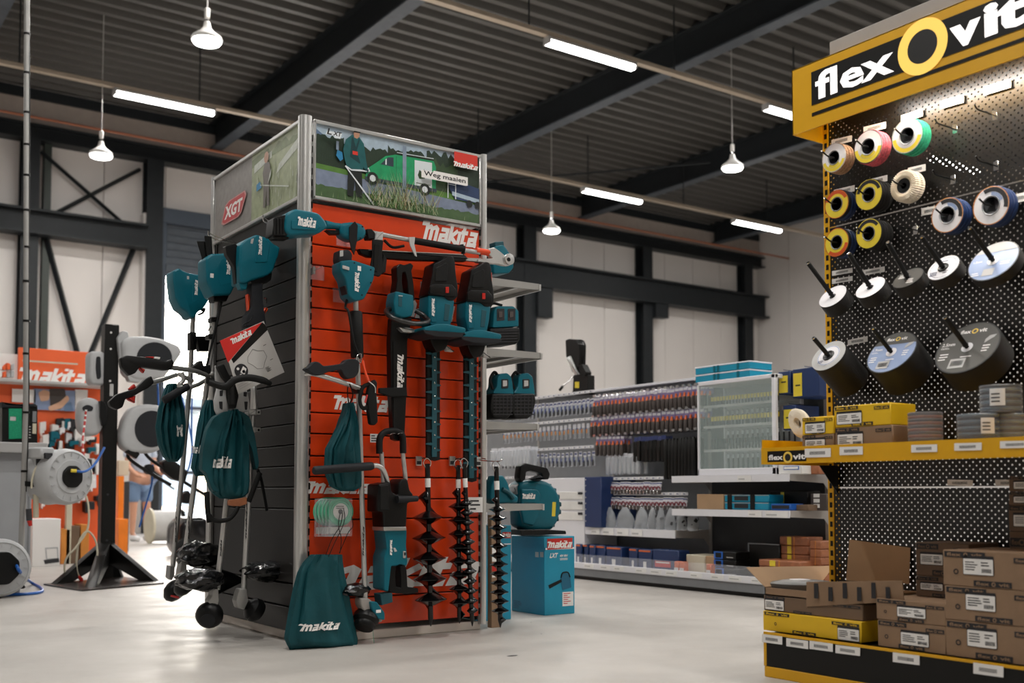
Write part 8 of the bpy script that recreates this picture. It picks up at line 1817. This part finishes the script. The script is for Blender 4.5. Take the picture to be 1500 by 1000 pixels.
for i in range(90):
    px = rr.uniform(52, 150); py = rr.uniform(606, 735); k = rr.choice(['letter_white', 'teal', 'dark_grey', 'disc_white', 'disc_white', 'ink', 'letter_white', 'letter_white'])
    w_, h_ = rr.uniform(4, 14), rr.uniform(4, 14); mb = MB(); F.P(mb, [(px, py), (px+w_, py+rr.uniform(-2, 3)), (px+w_, py+h_), (px+w_*.4, py+h_), (px+w_*.3, py+h_*1.5), (px, py+h_*1.3)], -.05, rr.uniform(.05, .14), k, .008, .006)
    single('hand_tool', mb, 'small tool or spare hanging on the orange tool wall', 'tool', F.pt(px, py+h_), 0, 'small tools on the orange tool wall')
for i in range(10):
    px = -8+6*(i % 5); py = 545 if i < 5 else 556; mb = MB(); F.P(mb, [(px, py-14+i % 3*3), (px+5, py-13), (px+5, py-4), (px, py-4)], .0, .08, rr.choice(['letter_white', 'disp_orange', 'grey_case']), .004, .004); single('boxed_tool', mb, 'small box on the shelf left of the orange lettered sign', 'box', F.pt(px, py), 0, 'boxes left of the orange sign')
# white floor box with a picture, crates, posts
F = Face('Y', YD-.6); a = F.pt(48, 828); 
def fb(x0, x1, yt, m, nm, lb, cat, d=.4, z0=0, yb=None, F=F, extra=None, bev=.004):
    A = F.pt(x0, yt); B = F.pt(x1, yt); z0 = F.pt(x0, yb).z if yb else 0
    mb = MB(); mb.box(((A.x+B.x)/2, F.c+d/2, (z0+A.z)/2), (B.x-A.x, d, A.z-z0), m, bev=bev)
    if extra: extra(mb)
    return single(nm, mb, lb, cat, ((A.x+B.x)/2, F.c+d/2, z0))
fb(48, 89, 760, 'letter_white', 'display_box', 'white floor box printed with a picture of a work lamp', 'box', extra=lambda mb: (F.P(mb, [(66, 802), (85, 801), (86, 820), (68, 822)], .0, .003, 'grey_case'), F.P(mb, [(68, 804), (83, 803), (84, 817), (69, 818)], .003, .003, 'letter_white'), F.P(mb, [(64, 820), (86, 817), (87, 823), (66, 826)], .0, .005, 'dark_grey')))
fb(-30, 46, 700, 'letter_white', 'display_box', 'white cupboard seen behind the power pole', 'cupboard') if False else None
F = Face('Y', YD-.3)
for x0, x1, yt, m, nm, lb in ((90, 103, 775, 'wood_orange', 'wooden_crate', 'upright wooden crate right of the white floor box'), (104, 117, 770, 'cardboard_dark', 'wooden_crate', 'darker wooden crate behind the cream hose'), (119, 131, 768, 'wood_orange', 'wooden_crate', 'wooden crate with bottles nearest the black post'), (98, 106, 738, 'hose_cream', 'cream_post', 'cream coloured upright tube right of the large hose reel')):
    fb(x0, x1, yt, m, nm, lb, 'crate' if 'crate' in nm else 'post', .3 if 'crate' in nm else .08, F=F)
F = Face('Y', 8.34); mb = MB(); mb.tube([F.pt(52.5, 716), F.pt(52.5, 758)], .02, 'hose_cream', 10); single('cream_tube', mb, 'short cream tube below the left side of the large hose reel', 'tube', F.pt(52.5, 758))
F = Face('Y', 13.0)
fb(134, 152, 728, 'letter_white', 'machine_cabinet', 'white cabinet with a black front plate left of the black post', 'cabinet', .6, F=F, extra=lambda mb: (F.R(mb, 142, 712, 152, 742, 0, .02, 'dark_grey'), F.disc(mb, 147, 716, .02, [(.03, 0), (.03, .02), (0, .02)], 'wood_orange', 12), F.R(mb, 134, 757, 152, 760, 0, .01, 'disp_orange')))
fb(174, 182, 697, 'cherry', 'orange_pillar', 'tall orange machine column right of the black post', 'machine', .3, F=F); fb(174, 188, 760, 'cherry', 'orange_machine', 'low orange machine base right of the black post', 'machine', .5, F=Face('Y', 12.6))
fb(174, 189, 674, 'hose_cream', 'cream_box', 'cream coloured box on top of the orange column', 'box', .3, yb=696, F=F); fb(183, 190, 705, 'dark_grey', 'dark_cabinet', 'narrow dark cabinet beside the orange column', 'cabinet', .4, F=Face('Y', 13.6))
# floor things near the doorway
F = Face('Y', 15.5); t = thing('cable_drum', 'white cable drum lying on its side near the doorway', 'cable drum', PZ(250, 795))
c = PZ(250, 795); c.z = .25; mb = MB(); mb.tube([c+Vector((-.3, 0, 0)), c+Vector((.1, 0, 0))], .22, 'label_grey', 24); part('wound_cable', mb, t)
for q in (-.32, .12):
    mb = MB(); mb.tube([c+Vector((q, 0, 0)), c+Vector((q+.03, 0, 0))], .25, 'gond_black' if q > 0 else 'hose_cream', 24); part('flange', mb, t)
t = thing('ride_mower', 'black rounded machine standing behind the trimmer poles by the doorway', 'machine', PZ(285, 815)); F = Face('Y', PZ(285, 815).y)
mb = MB(); F.P(mb, [(262, 800), (264, 770), (276, 758), (300, 757), (313, 770), (314, 812), (270, 814)], -.5, .5, 'black_gloss', .06, .05); part('hood', mb, t)
mb = MB(); F.disc(mb, 274, 805, .02, [(.12, -.1), (.14, -.08), (.14, 0), (.1, .02), (0, .02)], 'black_rubber', 20); part('wheel', mb, t)
# ---------------------------------------------------------------- the person beyond the post
pz = PZ(203, 792); px_, py_ = pz.x, pz.y
t = thing('person', 'person in blue shorts and pale shirt standing behind the black post', 'person', (px_, py_, 0), .35)
def body_skin(name, verts, edges, radii, m, parent, levels=2):
    me = bpy.data.meshes.new(name); me.from_pydata(verts, edges, []); o = bpy.data.objects.new(name, me); COL.objects.link(o); o.parent = parent
    md = o.modifiers.new('skin', 'SKIN'); md.use_smooth_shade = True
    sv = me.skin_vertices[0].data if me.skin_vertices else None
    if sv is None:
        bm = bmesh.new(); bm.from_mesh(me); bm.verts.layers.skin.verify(); bm.to_mesh(me); bm.free(); sv = me.skin_vertices[0].data
    for i, r in enumerate(radii): sv[i].radius = (r, r) if not isinstance(r, tuple) else r
    sv[0].use_root = True
    s2 = o.modifiers.new('sub', 'SUBSURF'); s2.levels = levels; s2.render_levels = levels; me.materials.append(MATS[m]); return o
V = [(0, 0, .95), (0, 0, 1.12), (0, 0, 1.3), (0, 0, 1.43), (0, -.01, 1.52), (0, -.02, 1.62), (0, -.01, 1.7),
     (-.1, 0, .88), (-.11, -.01, .5), (-.11, .01, .1), (-.11, -.12, .04), (.1, 0, .88), (.12, -.02, .5), (.13, .0, .1), (.13, -.13, .04),
     (-.19, 0, 1.4), (-.24, -.03, 1.12), (-.2, -.22, .98), (-.18, -.3, .97), (.19, 0, 1.4), (.25, -.02, 1.12), (.22, -.22, 1.02), (.2, -.3, 1.02)]
Ed = [(0, 1), (1, 2), (2, 3), (3, 4), (4, 5), (5, 6), (0, 7), (7, 8), (8, 9), (9, 10), (0, 11), (11, 12), (12, 13), (13, 14), (3, 15), (15, 16), (16, 17), (17, 18), (3, 19), (19, 20), (20, 21), (21, 22)]
Rd = [.14, .13, .14, .1, .055, .1, .075, .09, .06, .038, .035, .09, .06, .038, .035, .06, .045, .032, .03, .06, .045, .032, .03]
for s_ in (-1, 1):       # five fingers each
    b = len(V); hx = s_*.19 if s_ < 0 else .2; hz_ = .97 if s_ < 0 else 1.02; hi = 18 if s_ < 0 else 22
    for f in range(4): V.append((hx+(-.03+.02*f), -.35, hz_-.005)); V.append((hx+(-.032+.021*f), -.385, hz_-.02)); Ed += [(hi, b+2*f), (b+2*f, b+2*f+1)]; Rd += [.01, .008]
    V.append((hx-s_*.04, -.31, hz_+.02)); Ed.append((hi, b+8)); Rd.append(.011)
body_skin('body', V, Ed, Rd, 'skin', t)
body_skin('shirt', [(0, 0, .98), (0, 0, 1.14), (0, 0, 1.32), (0, 0, 1.44), (-.2, 0, 1.39), (-.235, -.015, 1.24), (.2, 0, 1.39), (.24, -.01, 1.24)], [(0, 1), (1, 2), (2, 3), (3, 4), (4, 5), (3, 6), (6, 7)], [.17, .155, .165, .1, .075, .07, .075, .07], 'shirt', t)
body_skin('shorts', [(0, 0, .97), (-.1, 0, .84), (-.115, -.01, .56), (.1, 0, .84), (.125, -.01, .56)], [(0, 1), (1, 2), (0, 3), (3, 4)], [.165, .115, .1, .115, .1], 'denim', t)
for s_ in (-1, 1): body_skin('shoe', [(s_*.12, .03, .05), (s_*.12, -.08, .045), (s_*.125, -.18, .035)], [(0, 1), (1, 2)], [.055, .05, .04], 'shoe', t)
mb = MB(); ww = t.matrix_basis
M_ = Matrix.Translation((px_, py_, 0)) @ Matrix.Rotation(.35, 4, 'Z'); mb.M = M_
mb.lathe([(.001, .125), (.05, .115), (.09, .08), (.108, .03), (.106, -.02), (.08, -.05)], 'hair', Matrix.Translation((0, .012, 1.665)) @ Matrix.Diagonal((.85, 1, 1, 1)), 20); part('hair', mb, t)
mb = MB(M_)
for s_ in (-1, 1): mb.lathe([(0, .008), (.009, .004), (.012, -.004)], 'ink', Matrix.Translation((s_*.034, -.115, 1.64)) @ Matrix.Rotation(PI/2, 4, 'X'), 10); mb.box((s_*.098, 0, 1.635), (.02, .04, .06), 'skin', bev=.008)
mb.prism([(-.014, 0), (.014, 0), (0, .05)], 0, .02, 'skin', frame((0, -.112, 1.6), (1, 0, 0), (0, 0, 1))); mb.box((0, -.108, 1.575), (.045, .01, .01), 'pink_pad', bev=.003); part('face', mb, t)
